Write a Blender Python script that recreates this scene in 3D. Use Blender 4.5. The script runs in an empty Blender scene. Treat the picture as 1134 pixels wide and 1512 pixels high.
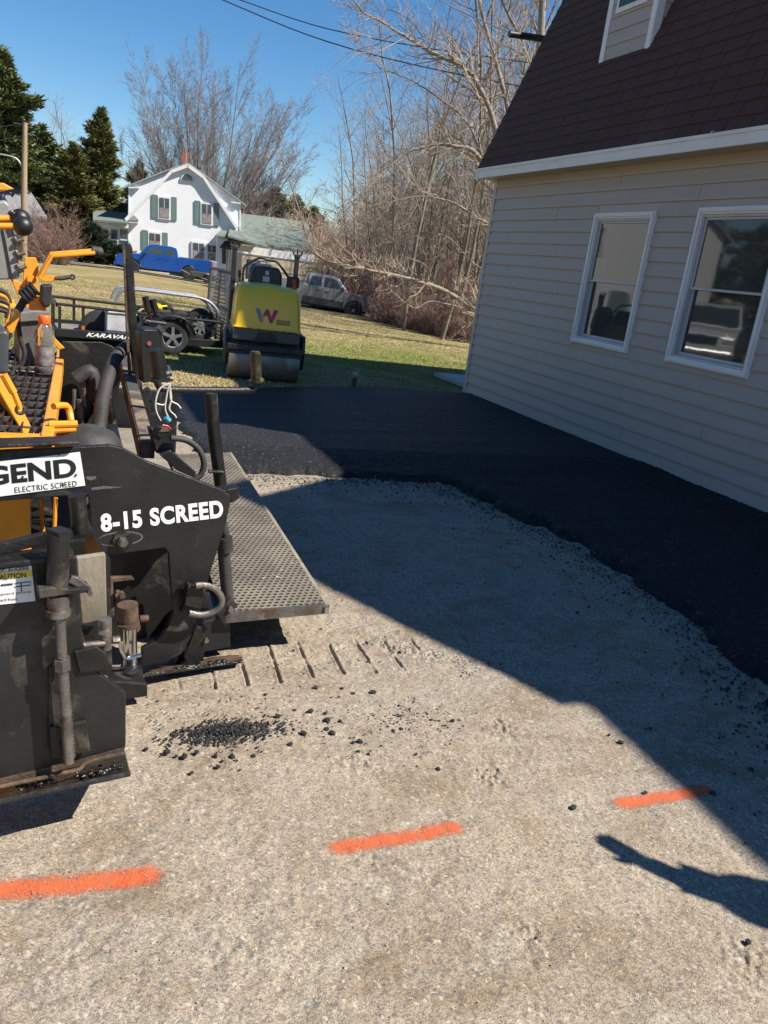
import bpy, bmesh, math, random
import numpy as np
from mathutils import Vector, Matrix, Euler
from math import radians, sin, cos, tan, pi, sqrt, atan2

scene = bpy.context.scene
# ---------------------------------------------------------------- camera
F_PX, CX, CY, CAM_H = 1140.0, 567.0, 756.0, 1.6
_s = tan(radians(7.4))
_a = np.array([101 - CX, 341 - CY, F_PX]); _b = np.array([1101 - CX, 341 + 1000 * _s - CY, F_PX])
_up = np.cross(_a, _b); _up /= np.linalg.norm(_up)
if _up[1] > 0: _up = -_up
_yw = _a / np.linalg.norm(_a); _xw = np.cross(_yw, _up)
RC = np.array([_xw, _yw, _up])                 # rows: world axes in (right, down, forward)
cam_data = bpy.data.cameras.new('camera'); cam = bpy.data.objects.new('camera', cam_data)
scene.collection.objects.link(cam)
_r = RC @ np.array([1., 0, 0]); _u = RC @ np.array([0, -1., 0]); _k = RC @ np.array([0, 0, -1.])
cam.matrix_world = Matrix(((_r[0], _u[0], _k[0], 0), (_r[1], _u[1], _k[1], 0), (_r[2], _u[2], _k[2], CAM_H), (0, 0, 0, 1)))
cam_data.sensor_fit = 'HORIZONTAL'; cam_data.sensor_width = 36.0; cam_data.lens = 36.0 * F_PX / 1134.0
cam_data.clip_start = 0.05; cam_data.clip_end = 2000
scene.camera = cam
# ---------------------------------------------------------------- sky, sun, exposure
KX, KY = 0.76, 0.50                            # shadow offset per metre of height: -x, +y
SUN = Vector((KX, -KY, 1.0)).normalized()
SUN_EL = math.asin(SUN.z); SUN_AZ = atan2(SUN.x, SUN.y)
world = bpy.data.worlds.new('World'); scene.world = world; world.use_nodes = True
nt = world.node_tree; nt.nodes.clear()
sky = nt.nodes.new('ShaderNodeTexSky'); sky.sky_type = 'NISHITA'; sky.sun_disc = False
sky.sun_elevation = SUN_EL; sky.sun_rotation = SUN_AZ
sky.altitude = 300; sky.air_density = 1.0; sky.dust_density = 0.15; sky.ozone_density = 3.0
bg = nt.nodes.new('ShaderNodeBackground'); bg.inputs['Strength'].default_value = 0.076
wo = nt.nodes.new('ShaderNodeOutputWorld')
hs = nt.nodes.new('ShaderNodeHueSaturation'); hs.inputs['Saturation'].default_value = 1.3
nt.links.new(sky.outputs[0], hs.inputs['Color']); nt.links.new(hs.outputs[0], bg.inputs[0]); nt.links.new(bg.outputs[0], wo.inputs[0])
sd = bpy.data.lights.new('sun', 'SUN'); sd.energy = 5.0; sd.angle = radians(0.53); sd.color = (1.0, 0.94, 0.84)
so = bpy.data.objects.new('sun', sd); scene.collection.objects.link(so)
so.rotation_euler = SUN.to_track_quat('Z', 'Y').to_euler(); so.location = (20, -12, 30)
scene.view_settings.view_transform = 'Standard'; scene.view_settings.look = 'None'
scene.view_settings.gamma = 1.0; scene.view_settings.exposure = 0.85
scene.view_settings.use_curve_mapping = False
scene.render.engine = 'CYCLES'
scene.cycles.max_bounces = 6; scene.cycles.transparent_max_bounces = 12
scene.cycles.use_denoising = True
scene.cycles.caustics_reflective = False; scene.cycles.caustics_refractive = False

# ---------------------------------------------------------------- pixel -> place
def ray(u, v):
    d = RC @ np.array([u - CX, v - CY, F_PX]); return d / np.linalg.norm(d)
def gp(u, v, z=0.0):
    d = ray(u, v); t = (z - CAM_H) / d[2]; return Vector((t * d[0], t * d[1], z))
def px_x(u, v, x):
    d = ray(u, v); t = x / d[0]; return Vector((x, t * d[1], CAM_H + t * d[2]))
def px_y(u, v, y):
    d = ray(u, v); t = y / d[1]; return Vector((t * d[0], y, CAM_H + t * d[2]))
def px_r(u, v, r):
    d = ray(u, v); h = sqrt(d[0] ** 2 + d[1] ** 2); t = r / h; return Vector((t * d[0], t * d[1], CAM_H + t * d[2]))
def smooth(t):
    t = min(1.0, max(0.0, t)); return t * t * (3 - 2 * t)
def terrain(x, y):
    k = smooth((y - 13) / 14.0)
    side = max(0.0, x - 3.0)
    return -k * (0.0055 * max(0, y - 13) + 0.052 * 22 * (1 - math.exp(-side / 22.0)))
def at(u, v):
    """where the ray through a pixel meets the terrain"""
    d = ray(u, v); t = 2.0
    for i in range(6000):
        t += 0.05 if t < 60 else 0.2
        z = CAM_H + t * d[2]
        if z <= terrain(t * d[0], t * d[1]): break
    return Vector((t * d[0], t * d[1], terrain(t * d[0], t * d[1])))

# ---------------------------------------------------------------- mesh helpers
COL = scene.collection
def merge(*parts):
    V, Fs, n = [], [], 0
    for (v, f) in parts:
        V.extend(v); Fs.extend([tuple(i + n for i in q) for q in f]); n += len(v)
    return V, Fs
def box(c, s, rz=0.0, rx=0.0, ry=0.0):
    m = Euler((rx, ry, rz)).to_matrix(); c = Vector(c)
    v = [c + m @ Vector((sx * s[0] / 2, sy * s[1] / 2, sz * s[2] / 2)) for sx in (-1, 1) for sy in (-1, 1) for sz in (-1, 1)]
    return v, [(0, 1, 3, 2), (4, 6, 7, 5), (0, 4, 5, 1), (2, 3, 7, 6), (0, 2, 6, 4), (1, 5, 7, 3)]
def bx(x0, x1, y0, y1, z0, z1):
    return box(((x0 + x1) / 2, (y0 + y1) / 2, (z0 + z1) / 2), (abs(x1 - x0), abs(y1 - y0), abs(z1 - z0)))
def frame_axes(d, ref=Vector((0, 0, 1))):
    d = d.normalized()
    if abs(d.dot(ref)) > 0.98: ref = Vector((1, 0, 0))
    a = d.cross(ref).normalized(); return a, d.cross(a).normalized()
def tube(path, r, n=10, cap=True):
    path = [Vector(p) for p in path]; m = len(path)
    rs = r if isinstance(r, (list, tuple)) else [r] * m
    V, Fs = [], []; pa = None
    for i, p in enumerate(path):
        d = (path[min(i + 1, m - 1)] - path[max(i - 1, 0)])
        if d.length < 1e-9: d = Vector((0, 0, 1))
        d.normalize()
        if pa is None: a, b = frame_axes(d)
        else:
            a = pa - d * pa.dot(d)
            if a.length < 1e-6: a, b = frame_axes(d)
            a.normalize(); b = d.cross(a)
        pa = a
        for k in range(n):
            t = 2 * pi * k / n; V.append(p + (a * cos(t) + b * sin(t)) * rs[i])
    for i in range(m - 1):
        for k in range(n):
            k2 = (k + 1) % n; Fs.append((i * n + k, i * n + k2, (i + 1) * n + k2, (i + 1) * n + k))
    if cap:
        Fs.append(tuple(range(n - 1, -1, -1))); Fs.append(tuple((m - 1) * n + k for k in range(n)))
    return V, Fs
def curve(pts, sub=6):
    """Catmull-Rom through points"""
    P = [Vector(p) for p in pts]; out = []
    for i in range(len(P) - 1):
        p0, p1, p2, p3 = P[max(i - 1, 0)], P[i], P[i + 1], P[min(i + 2, len(P) - 1)]
        for k in range(sub):
            t = k / sub
            out.append(0.5 * ((2 * p1) + (p2 - p0) * t + (2 * p0 - 5 * p1 + 4 * p2 - p3) * t * t + (3 * p1 - p0 - 3 * p2 + p3) * t ** 3))
    out.append(P[-1]); return out
def cyl(p0, p1, r, n=16): return tube([p0, p1], r, n)
def prism(outline, ext):
    """closed outline (list of points) extruded by a vector"""
    P = [Vector(p) for p in outline]; e = Vector(ext); n = len(P)
    V = P + [p + e for p in P]
    Fs = [tuple(range(n)), tuple(range(2 * n - 1, n - 1, -1))]
    for i in range(n):
        j = (i + 1) % n; Fs.append((i, i + n, j + n, j))
    return V, Fs
def lathe(profile, c=(0, 0, 0), axis='Z', n=24, cap=True):
    V, Fs = [], []; c = Vector(c); m = len(profile)
    for (r, h) in profile:
        for k in range(n):
            t = 2 * pi * k / n; q = (r * cos(t), r * sin(t), h)
            if axis == 'X': q = (q[2], q[0], q[1])
            elif axis == 'Y': q = (q[0], q[2], q[1])
            V.append(c + Vector(q))
    for i in range(m - 1):
        for k in range(n):
            k2 = (k + 1) % n; Fs.append((i * n + k, i * n + k2, (i + 1) * n + k2, (i + 1) * n + k))
    if cap: Fs.append(tuple(range(n - 1, -1, -1))); Fs.append(tuple((m - 1) * n + k for k in range(n)))
    return V, Fs
def sphere(c, r, n=16, m=10, sc=(1, 1, 1)):
    c = Vector(c); prof = [(max(1e-4, r * sin(pi * i / m)), -r * cos(pi * i / m)) for i in range(m + 1)]
    V, Fs = lathe(prof, (0, 0, 0), 'Z', n)
    return [c + Vector((v.x * sc[0], v.y * sc[1], v.z * sc[2])) for v in V], Fs
def xform(g, M):
    return [M @ Vector(v) for v in g[0]], g[1]

def mesh_from(name, g, mat=None, shade=False):
    me = bpy.data.meshes.new(name)
    me.from_pydata([tuple(v) for v in g[0]], [], g[1])
    if mat is not None: me.materials.append(mat)
    bm = bmesh.new(); bm.from_mesh(me)
    bmesh.ops.recalc_face_normals(bm, faces=bm.faces)
    bm.to_mesh(me); bm.free()
    if shade:
        me.polygons.foreach_set('use_smooth', [True] * len(me.polygons))
        if hasattr(me, 'set_sharp_from_angle'): me.set_sharp_from_angle(angle=radians(35))
    return me
def raw_mesh(name, V, Fv, mat, shade=False):
    """fast: V (n,3) array, Fv (m,k) array"""
    V = np.asarray(V, dtype=np.float32); Fv = np.asarray(Fv, dtype=np.int32); k = Fv.shape[1]
    me = bpy.data.meshes.new(name)
    me.vertices.add(len(V)); me.vertices.foreach_set('co', V.ravel())
    me.loops.add(Fv.size); me.loops.foreach_set('vertex_index', Fv.ravel())
    me.polygons.add(len(Fv)); me.polygons.foreach_set('loop_start', np.arange(0, Fv.size, k, dtype=np.int32))
    me.polygons.foreach_set('loop_total', np.full(len(Fv), k, dtype=np.int32))
    me.polygons.foreach_set('use_smooth', np.full(len(Fv), shade, dtype=bool))
    me.update(calc_edges=True); me.validate()
    if mat is not None: me.materials.append(mat)
    return me
def link(name, me, parent=None):
    o = bpy.data.objects.new(name, me); COL.objects.link(o)
    if parent is not None: setpar(o, parent)
    return o
def setpar(o, parent):
    o.parent = parent
    if parent.get('_world'):                    # children hold place coordinates
        o.matrix_parent_inverse = Matrix.Translation(parent.location).inverted()
def obj(name, g, mat, parent=None, shade=False, bevel=0.0, seg=2):
    o = link(name, mesh_from(name, g, mat, shade), parent)
    if bevel > 0:
        b = o.modifiers.new('bevel', 'BEVEL'); b.width = bevel; b.segments = seg; b.limit_method = 'ANGLE'; b.angle_limit = radians(40)
        b.harden_normals = False
    return o
def tag(o, label=None, cat=None, group=None, kind=None):
    if label: o['label'] = label
    if cat: o['category'] = cat
    if group: o['group'] = group
    if kind: o['kind'] = kind
    return o
def thing(name, label, cat, loc=(0, 0, 0), rz=0.0, group=None, world_children=False):
    o = bpy.data.objects.new(name, None); COL.objects.link(o)
    o.empty_display_size = 0.2
    o.location = loc; o.rotation_euler = (0, 0, rz)
    if world_children: o['_world'] = 1
    return tag(o, label, cat, group)
def copy_tree(o, parent=None):
    c = o.copy(); COL.objects.link(c)
    if parent is not None: c.parent = parent
    for ch in o.children: copy_tree(ch, c)
    return c

# ---------------------------------------------------------------- materials
MATS = {}
def new_mat(name):
    m = bpy.data.materials.new(name); m.use_nodes = True
    n = m.node_tree; b = n.nodes['Principled BSDF']; MATS[name] = m
    return m, n, b
def N(n, t, **kw):
    x = n.nodes.new(t)
    for k, v in kw.items():
        if k in ('operation', 'blend_type', 'data_type', 'feature', 'distance', 'wave_type', 'bands_direction', 'noise_dimensions', 'voronoi_dimensions', 'interpolation_type', 'normalize', 'invert'): setattr(x, k, v)
        else: x.inputs[k].default_value = v
    return x
def ramp(n, src, stops):
    r = n.nodes.new('ShaderNodeValToRGB'); e = r.color_ramp.elements
    while len(e) < len(stops): e.new(0.5)
    for i, (p, c) in enumerate(stops):
        e[i].position = p; e[i].color = (c, c, c, 1) if isinstance(c, (int, float)) else (*c, 1)
    n.links.new(src, r.inputs[0]); return r.outputs[0]
def mixc(n, fac, a, b, mode='MIX'):
    m = n.nodes.new('ShaderNodeMix'); m.data_type = 'RGBA'; m.blend_type = mode
    for s, v in ((m.inputs[0], fac), (m.inputs[6], a), (m.inputs[7], b)):
        if isinstance(v, (int, float)): s.default_value = v
        elif isinstance(v, (tuple, list)): s.default_value = (*v, 1) if len(v) == 3 else v
        else: n.links.new(v, s)
    return m.outputs[2]
def noise(n, scale, detail=4, rough=0.55, vec=None, dist=0.0):
    x = N(n, 'ShaderNodeTexNoise', Scale=scale, Detail=detail, Roughness=rough, Distortion=dist)
    if vec is not None: n.links.new(vec, x.inputs['Vector'])
    return x.outputs['Fac']
def coord(n, kind='Object', scale=None):
    t = n.nodes.new('ShaderNodeTexCoord')
    if scale is None: return t.outputs[kind]
    mp = n.nodes.new('ShaderNodeMapping'); mp.inputs['Scale'].default_value = scale
    n.links.new(t.outputs[kind], mp.inputs[0]); return mp.outputs[0]
def math_n(n, op, a, b=None, c=None):
    m = n.nodes.new('ShaderNodeMath'); m.operation = op
    for i, v in enumerate((a, b, c)):
        if v is None: continue
        if isinstance(v, (int, float)): m.inputs[i].default_value = v
        else: n.links.new(v, m.inputs[i])
    return m.outputs[0]
def bump(n, b, h, strength=0.4, dist=0.01):
    x = N(n, 'ShaderNodeBump', Strength=strength, Distance=dist); n.links.new(h, x.inputs['Height'])
    n.links.new(x.outputs[0], b.inputs['Normal']); return x
def pm(name, col, rough=0.55, metal=0.0, var=0.18, scale=7.0, bmp=0.15, bscale=60.0, dirt=None, dirt_amt=0.5, dscale=3.5, grain=None, coat=0.0, spec=None):
    """general worn surface: colour mottled by noise, optional second colour of dirt or rust, fine relief"""
    if name in MATS: return MATS[name]
    m, n, b = new_mat(name); vec = coord(n, 'Object', grain)
    f = noise(n, scale, 5, 0.6, vec)
    dark = tuple(max(0, c * (1 - var * 1.3)) for c in col); light = tuple(min(1, c * (1 + var)) for c in col)
    c = mixc(n, ramp(n, f, [(0.3, 0.0), (0.7, 1.0)]), dark, light)
    if dirt is not None:
        d = noise(n, dscale, 8, 0.68, vec, 0.4)
        lo = 0.72 - 0.35 * dirt_amt
        mask = ramp(n, d, [(lo, 0.0), (lo + 0.14, 1.0)])
        c = mixc(n, mask, c, dirt)
        rr = mixc(n, mask, (rough,) * 3, (min(1, rough + 0.3),) * 3); n.links.new(rr, b.inputs['Roughness'])
    else:
        b.inputs['Roughness'].default_value = rough
    n.links.new(c, b.inputs['Base Color'])
    b.inputs['Metallic'].default_value = metal
    if coat: b.inputs['Coat Weight'].default_value = coat; b.inputs['Coat Roughness'].default_value = 0.076
    if spec is not None: b.inputs['Specular IOR Level'].default_value = spec
    if bmp: bump(n, b, noise(n, bscale, 4, 0.6, vec), bmp, 0.01)
    return m
# ================================================================ GROUND
rng = np.random.default_rng(7); random.seed(7)
def vnoise(X, Y, scale, seed=0):
    """value noise on arrays"""
    x = X * scale; y = Y * scale
    xi = np.floor(x).astype(np.int64); yi = np.floor(y).astype(np.int64)
    fx = x - xi; fy = y - yi; fx = fx * fx * (3 - 2 * fx); fy = fy * fy * (3 - 2 * fy)
    def h(a, b):
        n = (a * 374761393 + b * 668265263 + seed * 1274126177) & 0x7fffffff
        n = ((n ^ (n >> 13)) * 1274126177) & 0x7fffffff
        return ((n ^ (n >> 16)) & 0xffff) / 65535.0
    return (h(xi, yi) * (1 - fx) + h(xi + 1, yi) * fx) * (1 - fy) + (h(xi, yi + 1) * (1 - fx) + h(xi + 1, yi + 1) * fx) * fy
def fbm(X, Y, scale, octv=4, seed=0, gain=0.5):
    t = 0; a = 1.0; s = 0
    for i in range(octv):
        t = t + a * vnoise(X, Y, scale * 2 ** i, seed + i * 17); s += a; a *= gain
    return t / s
def grid_mesh(name, xs, ys, zf, mat, shade=True):
    X, Y = np.meshgrid(xs, ys); Z = zf(X, Y)
    V = np.stack([X, Y, Z], -1).reshape(-1, 3)
    nx, ny = len(xs), len(ys); I = np.arange(nx * ny).reshape(ny, nx)
    Fq = np.stack([I[:-1, :-1], I[:-1, 1:], I[1:, 1:], I[1:, :-1]], -1).reshape(-1, 4)
    return raw_mesh(name, V, Fq, mat, shade)

# --- lawn material
m_lawn, n, b = new_mat('lawn'); vec = coord(n, 'Object')
big = noise(n, 0.22, 4, 0.6, vec); mid = noise(n, 1.1, 6, 0.62, vec, 0.6); fine = noise(n, 28, 5, 0.7, vec); vfine = noise(n, 120, 3, 0.7, vec)
mixm = math_n(n, 'ADD', math_n(n, 'MULTIPLY', big, 0.7), math_n(n, 'MULTIPLY', mid, 0.5))
c = mixc(n, ramp(n, mixm, [(0.54, 0.0), (0.78, 1.0)]), (0.46, 0.36, 0.20), (0.25, 0.25, 0.085))
yy_n = n.nodes.new('ShaderNodeSeparateXYZ'); n.links.new(vec, yy_n.inputs[0])
band = math_n(n, 'MULTIPLY', ramp(n, math_n(n, 'MULTIPLY', math_n(n, 'ADD', yy_n.outputs[1], math_n(n, 'MULTIPLY', mid, 3.0)), 0.04), [(0.50, 0.0), (0.56, 1.0), (0.66, 1.0), (0.80, 0.0)]), ramp(n, mid, [(0.35, 0.3), (0.6, 0.95)]))
c = mixc(n, band, c, (0.20, 0.235, 0.062))
c = mixc(n, ramp(n, fine, [(0.35, 0.0), (0.68, 1.0)]), mixc(n, 1.0, c, (0.52, 0.50, 0.48), 'MULTIPLY'), mixc(n, 1.0, c, (1.22, 1.2, 1.1), 'MULTIPLY'))
c = mixc(n, ramp(n, vfine, [(0.42, 0.0), (0.62, 1.0)]), mixc(n, 1.0, c, (0.7, 0.7, 0.7), 'MULTIPLY'), c)
n.links.new(c, b.inputs['Base Color']); b.inputs['Roughness'].default_value = 0.95; b.inputs['Specular IOR Level'].default_value = 0.1
bump(n, b, math_n(n, 'ADD', fine, math_n(n, 'MULTIPLY', vfine, 0.5)), 0.9, 0.03)
def terr_np(X, Y):
    k = np.clip((Y - 13) / 14.0, 0, 1); k = k * k * (3 - 2 * k)
    side = np.maximum(0, X - 3.0)
    return -k * (0.0055 * np.maximum(0, Y - 13) + 0.052 * 22 * (1 - np.exp(-side / 22.0)))
def spaced(a, b_, n1): return list(np.linspace(a, b_, n1))
xs = np.array(sorted(set([-700, -300, -150, -90, -60, -40] + spaced(-30, 40, 71) + [50, 65, 90, 150, 300, 700])), float)
ys = np.array(sorted(set([-500, -200, -90, -40, -20, -10] + spaced(-5, 90, 96) + [100, 120, 160, 250, 450, 900])), float)
def lawn_z(X, Y):
    z = terr_np(X, Y) + (fbm(X, Y, 0.6, 3, 3) - 0.5) * 0.05 * np.clip((Y - 11) / 4, 0, 1)
    return z - np.where((Y < 9.2) & (X < 5.7) & (X > -7), 0.10, 0.0)
lawn = link('lawn', grid_mesh('lawn', xs, ys, lawn_z, m_lawn)); tag(lawn, kind='structure')

# --- gravel base of the drive
m_grav, n, b = new_mat('gravel_base'); vec = coord(n, 'Object')
def stones(scale, seed_off):
    mp = n.nodes.new('ShaderNodeMapping'); mp.inputs['Location'].default_value = (seed_off, seed_off * 0.7, 0); n.links.new(vec, mp.inputs[0])
    v = N(n, 'ShaderNodeTexVoronoi', Scale=scale, Randomness=1.0); n.links.new(mp.outputs[0], v.inputs['Vector']); return v
v1 = stones(270, 0.0); v2 = stones(120, 3.1)
patch = noise(n, 0.9, 5, 0.6, vec, 0.5); patch2 = noise(n, 4.2, 6, 0.65, vec, 0.3); mott = noise(n, 22, 4, 0.7, vec)
base = mixc(n, ramp(n, patch, [(0.36, 0), (0.66, 1)]), (0.312, 0.256, 0.19), (0.285, 0.245, 0.2))
base = mixc(n, ramp(n, patch2, [(0.48, 0), (0.70, 0.75)]), base, (0.225, 0.172, 0.112))
base = mixc(n, ramp(n, noise(n, 2.3, 6, 0.7, vec, 0.9), [(0.56, 0), (0.72, 0.55)]), base, (0.38, 0.325, 0.25))
base = mixc(n, ramp(n, mott, [(0.3, 0), (0.7, 1)]), mixc(n, 1.0, base, (0.86, 0.86, 0.86), 'MULTIPLY'), mixc(n, 1.0, base, (1.1, 1.1, 1.1), 'MULTIPLY'))
drt = noise(n, 1.5, 7, 0.72, coord(n, 'Object', (1.0, 1.7, 1.0)), 1.2); base = mixc(n, ramp(n, drt, [(0.50, 0), (0.66, 0.8)]), base, (0.185, 0.138, 0.088))
lgt = noise(n, 0.7, 5, 0.65, coord(n, 'Object', (1.6, 0.8, 1.0)), 0.8); base = mixc(n, ramp(n, lgt, [(0.55, 0), (0.72, 0.5)]), base, (0.36, 0.33, 0.28))
g1 = n.nodes.new('ShaderNodeSeparateColor'); n.links.new(v1.outputs['Color'], g1.inputs[0])
g2 = n.nodes.new('ShaderNodeSeparateColor'); n.links.new(v2.outputs['Color'], g2.inputs[0])
base = mixc(n, ramp(n, g1.outputs[0], [(0.0, 0.0), (1.0, 1.0)]), mixc(n, 1.0, base, (0.58, 0.57, 0.555), 'MULTIPLY'), mixc(n, 1.0, base, (1.36, 1.36, 1.38), 'MULTIPLY'))
base = mixc(n, ramp(n, g2.outputs[1], [(0.955, 0.0), (0.97, 0.4)]), base, (0.56, 0.52, 0.46))
base = mixc(n, ramp(n, g2.outputs[0], [(0.90, 0.0), (0.92, 0.6)]), base, (0.11, 0.105, 0.10))
n.links.new(base, b.inputs['Base Color']); b.inputs['Roughness'].default_value = 0.9; b.inputs['Specular IOR Level'].default_value = 0.25
hh = math_n(n, 'ADD', math_n(n, 'MULTIPLY', math_n(n, 'SUBTRACT', 1.0, v1.outputs['Distance']), 0.5), math_n(n, 'MULTIPLY', mott, 1.2))
hh = math_n(n, 'ADD', hh, math_n(n, 'MULTIPLY', ramp(n, g2.outputs[1], [(0.95, 0), (0.98, 1)]), 0.5))
bump(n, b, hh, 0.55, 0.005)

GROOVES = [((885, 135), (955, 238)), ((793, 135), (865, 245)), ((705, 140), (775, 250)), ((622, 155), (672, 255)), ((520, 145), (572, 262)),
           ((425, 150), (468, 280)), ((335, 190), (363, 288)), ((245, 240), (257, 300)), ((135, 265), (145, 300)), ((1040, 122), (1070, 150))]
GROOVES = [(gp(200 + a[0] / 2.18, 880 + a[1] / 2.18), gp(200 + c_[0] / 2.18, 880 + c_[1] / 2.18)) for a, c_ in GROOVES]
SCUFFS = [gp(u, v) for u, v in ((130, 1430), (220, 1455), (345, 1405), (560, 1290), (620, 1295), (800, 1385), (1105, 1420), (740, 1075), (720, 1140), (545, 1130), (640, 965), (590, 955), (500, 965), (1040, 1080), (780, 880), (860, 960), (640, 780), (990, 1470))]
def seg_dist(X, Y, a, c_):
    dx, dy = c_.x - a.x, c_.y - a.y; L = dx * dx + dy * dy
    t = np.clip(((X - a.x) * dx + (Y - a.y) * dy) / L, 0, 1)
    return np.hypot(X - a.x - t * dx, Y - a.y - t * dy)
def grav_z(X, Y):
    z = 0.000 + (fbm(X, Y, 1.2, 3, 11) - 0.5) * 0.02 + (fbm(X, Y, 9, 3, 5) - 0.5) * 0.008 + (fbm(X, Y, 45, 2, 8) - 0.5) * 0.005
    rough = np.clip((fbm(X, Y, 0.9, 3, 31) - 0.5) * 5, 0, 1)
    z += rough * (fbm(X, Y, 20, 3, 21) - 0.5) * 0.014
    for s in SCUFFS:
        r = np.hypot((X - s.x), (Y - s.y) * 1.0); w = np.exp(-(r / 0.085) ** 2)
        z += w * np.clip(fbm(X, Y, 9, 2, 78) * 2.4 - 0.7, 0, 1) * ((fbm(X, Y, 60, 2, 77, 0.8) - 0.5) * 0.034)
    for a, c_ in GROOVES:
        d = seg_dist(X, Y, a, c_); z -= (0.019 * np.exp(-(d / 0.0046) ** 2) - 0.004 * np.exp(-((d - 0.011) / 0.006) ** 2)) * np.clip(fbm(X, Y, 14, 2, 61) * 2.6 - 0.55, 0.0, 1)
    return z
xs = np.concatenate([np.linspace(-7, -0.8, 30)[:-1], np.concatenate([np.arange(-0.8, 0.42, 0.0065), np.arange(0.42, 1.95, 0.0042), np.arange(1.95, 3.4, 0.0068)]), np.linspace(3.4, 5.64, 20)])
ys = np.concatenate([np.linspace(-5, 0.8, 25)[:-1], np.concatenate([np.arange(0.8, 2.3, 0.0062), np.arange(2.3, 3.1, 0.0055), np.arange(3.1, 3.3, 0.012)]), np.arange(3.3, 6.0, 0.018), np.linspace(6.0, 9.3, 30)])
gravel = link('gravel_driveway', grid_mesh('gravel_driveway', xs, ys, grav_z, m_grav)); tag(gravel, kind='structure')

# --- fresh asphalt mat
def asphalt_mat(name, rough_lo, rough_hi, light):
    m, n, b = new_mat(name); vec = coord(n, 'Object')
    v = N(n, 'ShaderNodeTexVoronoi', Scale=85.0, Randomness=1.0); n.links.new(vec, v.inputs['Vector'])
    s = n.nodes.new('ShaderNodeSeparateColor'); n.links.new(v.outputs['Color'], s.inputs[0])
    pt = noise(n, 1.3, 5, 0.6, vec, 0.6)
    c = mixc(n, s.outputs[0], (0.0035 * light, 0.004 * light, 0.005 * light), (0.017 * light, 0.0165 * light, 0.018 * light))
    c = mixc(n, ramp(n, pt, [(0.35, 0), (0.7, 1)]), c, mixc(n, 1.0, c, (1.35, 1.35, 1.38), 'MULTIPLY'))
    c = mixc(n, ramp(n, s.outputs[1], [(0.985, 0), (0.99, 0.5)]), c, (0.2, 0.19, 0.18))
    n.links.new(c, b.inputs['Base Color'])
    lanes = noise(n, 2.6, 3, 0.5, coord(n, 'Object', (0.25, 1.8, 1)), 0.3)
    r = math_n(n, 'ADD', ramp(n, s.outputs[2], [(0, rough_lo), (1, rough_hi)]), math_n(n, 'MULTIPLY', math_n(n, 'SUBTRACT', lanes, 0.5), 0.3)); n.links.new(r, b.inputs['Roughness'])
    h = math_n(n, 'ADD', math_n(n, 'SUBTRACT', 1.0, v.outputs['Distance']), math_n(n, 'MULTIPLY', noise(n, 200, 2, 0.6, vec), 0.5))
    b.inputs['Specular IOR Level'].default_value = 0.32
    bump(n, b, h, 0.7, 0.008); return m
m_asph = asphalt_mat('fresh_asphalt', 0.6, 0.95, 1.0)
m_asph2 = asphalt_mat('rolled_asphalt', 0.5, 0.8, 1.5)
EDGE = [(1.0, 5.62), (1.4, 5.58), (1.9, 5.55), (2.45, 5.52), (2.92, 5.42), (2.96, 5.12), (3.02, 4.6), (3.13, 4.13), (3.17, 3.5), (3.10, 2.81), (2.93, 2.3), (2.76, 2.02),
        (2.7, 1.2), (2.75, 0.2), (2.8, -2.5), (5.7, -2.5), (5.7, 10.36), (4.99, 10.29), (4.2, 10.42), (3.7, 10.22), (3.0, 9.98), (2.3, 9.66), (1.6, 9.36), (1.05, 9.08), (0.95, 8.0), (0.92, 7.0), (0.95, 6.2)]
def poly_sd(X, Y, P):
    d = np.full(X.shape, 1e9); ins = np.zeros(X.shape, bool); n_ = len(P)
    for i in range(n_):
        (x0, y0), (x1, y1) = P[i], P[(i + 1) % n_]
        L = (x1 - x0) ** 2 + (y1 - y0) ** 2
        t = np.clip(((X - x0) * (x1 - x0) + (Y - y0) * (y1 - y0)) / L, 0, 1)
        d = np.minimum(d, np.hypot(X - x0 - t * (x1 - x0), Y - y0 - t * (y1 - y0)))
        cnd = ((y0 > Y) != (y1 > Y)); xi = (x1 - x0) * (Y - y0) / ((y1 - y0) if y1 != y0 else 1e-9) + x0
        ins ^= cnd & (X < xi)
    return np.where(ins, d, -d)
def asph_z(X, Y):
    sd_ = poly_sd(X, Y, EDGE)
    far = np.clip((Y - 8.0), 0, 1)
    sd_ = sd_ + (fbm(X, Y, 5, 4, 41, 0.65) - 0.5) * (0.22 - 0.15 * far) + (fbm(X, Y, 30, 2, 43) - 0.5) * 0.06
    s = np.clip(sd_ / 0.13, 0, 1); z = -0.03 + 0.075 * s * s * (3 - 2 * s)
    loose = np.clip((6.45 - Y) / 0.08, 0, 1); near = np.clip((5.95 - Y) / 0.25, 0, 1)
    z = z + np.where(s > 0.6, 1, 0) * loose * 0.010 * (1 - 0.4 * near)
    z = z + (fbm(X, Y, 28, 3, 51) - 0.5) * (0.006 + 0.016 * loose) * s + (fbm(X, Y, 2.0, 2, 57) - 0.5) * 0.012 * s
    return np.where(sd_ < -0.02, -0.06, z)
def asph_mesh(name, xs, ys, mat):
    X, Y = np.meshgrid(xs, ys); Z = asph_z(X, Y)
    V = np.stack([X, Y, Z], -1).reshape(-1, 3); nx, ny = len(xs), len(ys); I = np.arange(nx * ny).reshape(ny, nx)
    Fq = np.stack([I[:-1, :-1], I[:-1, 1:], I[1:, 1:], I[1:, :-1]], -1).reshape(-1, 4)
    keep = (Z.ravel()[Fq] > -0.045).any(1); Fq = Fq[keep]
    used = np.unique(Fq); mp = np.full(len(V), -1); mp[used] = np.arange(len(used))
    return raw_mesh(name, V[used], mp[Fq], mat, True)
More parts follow.
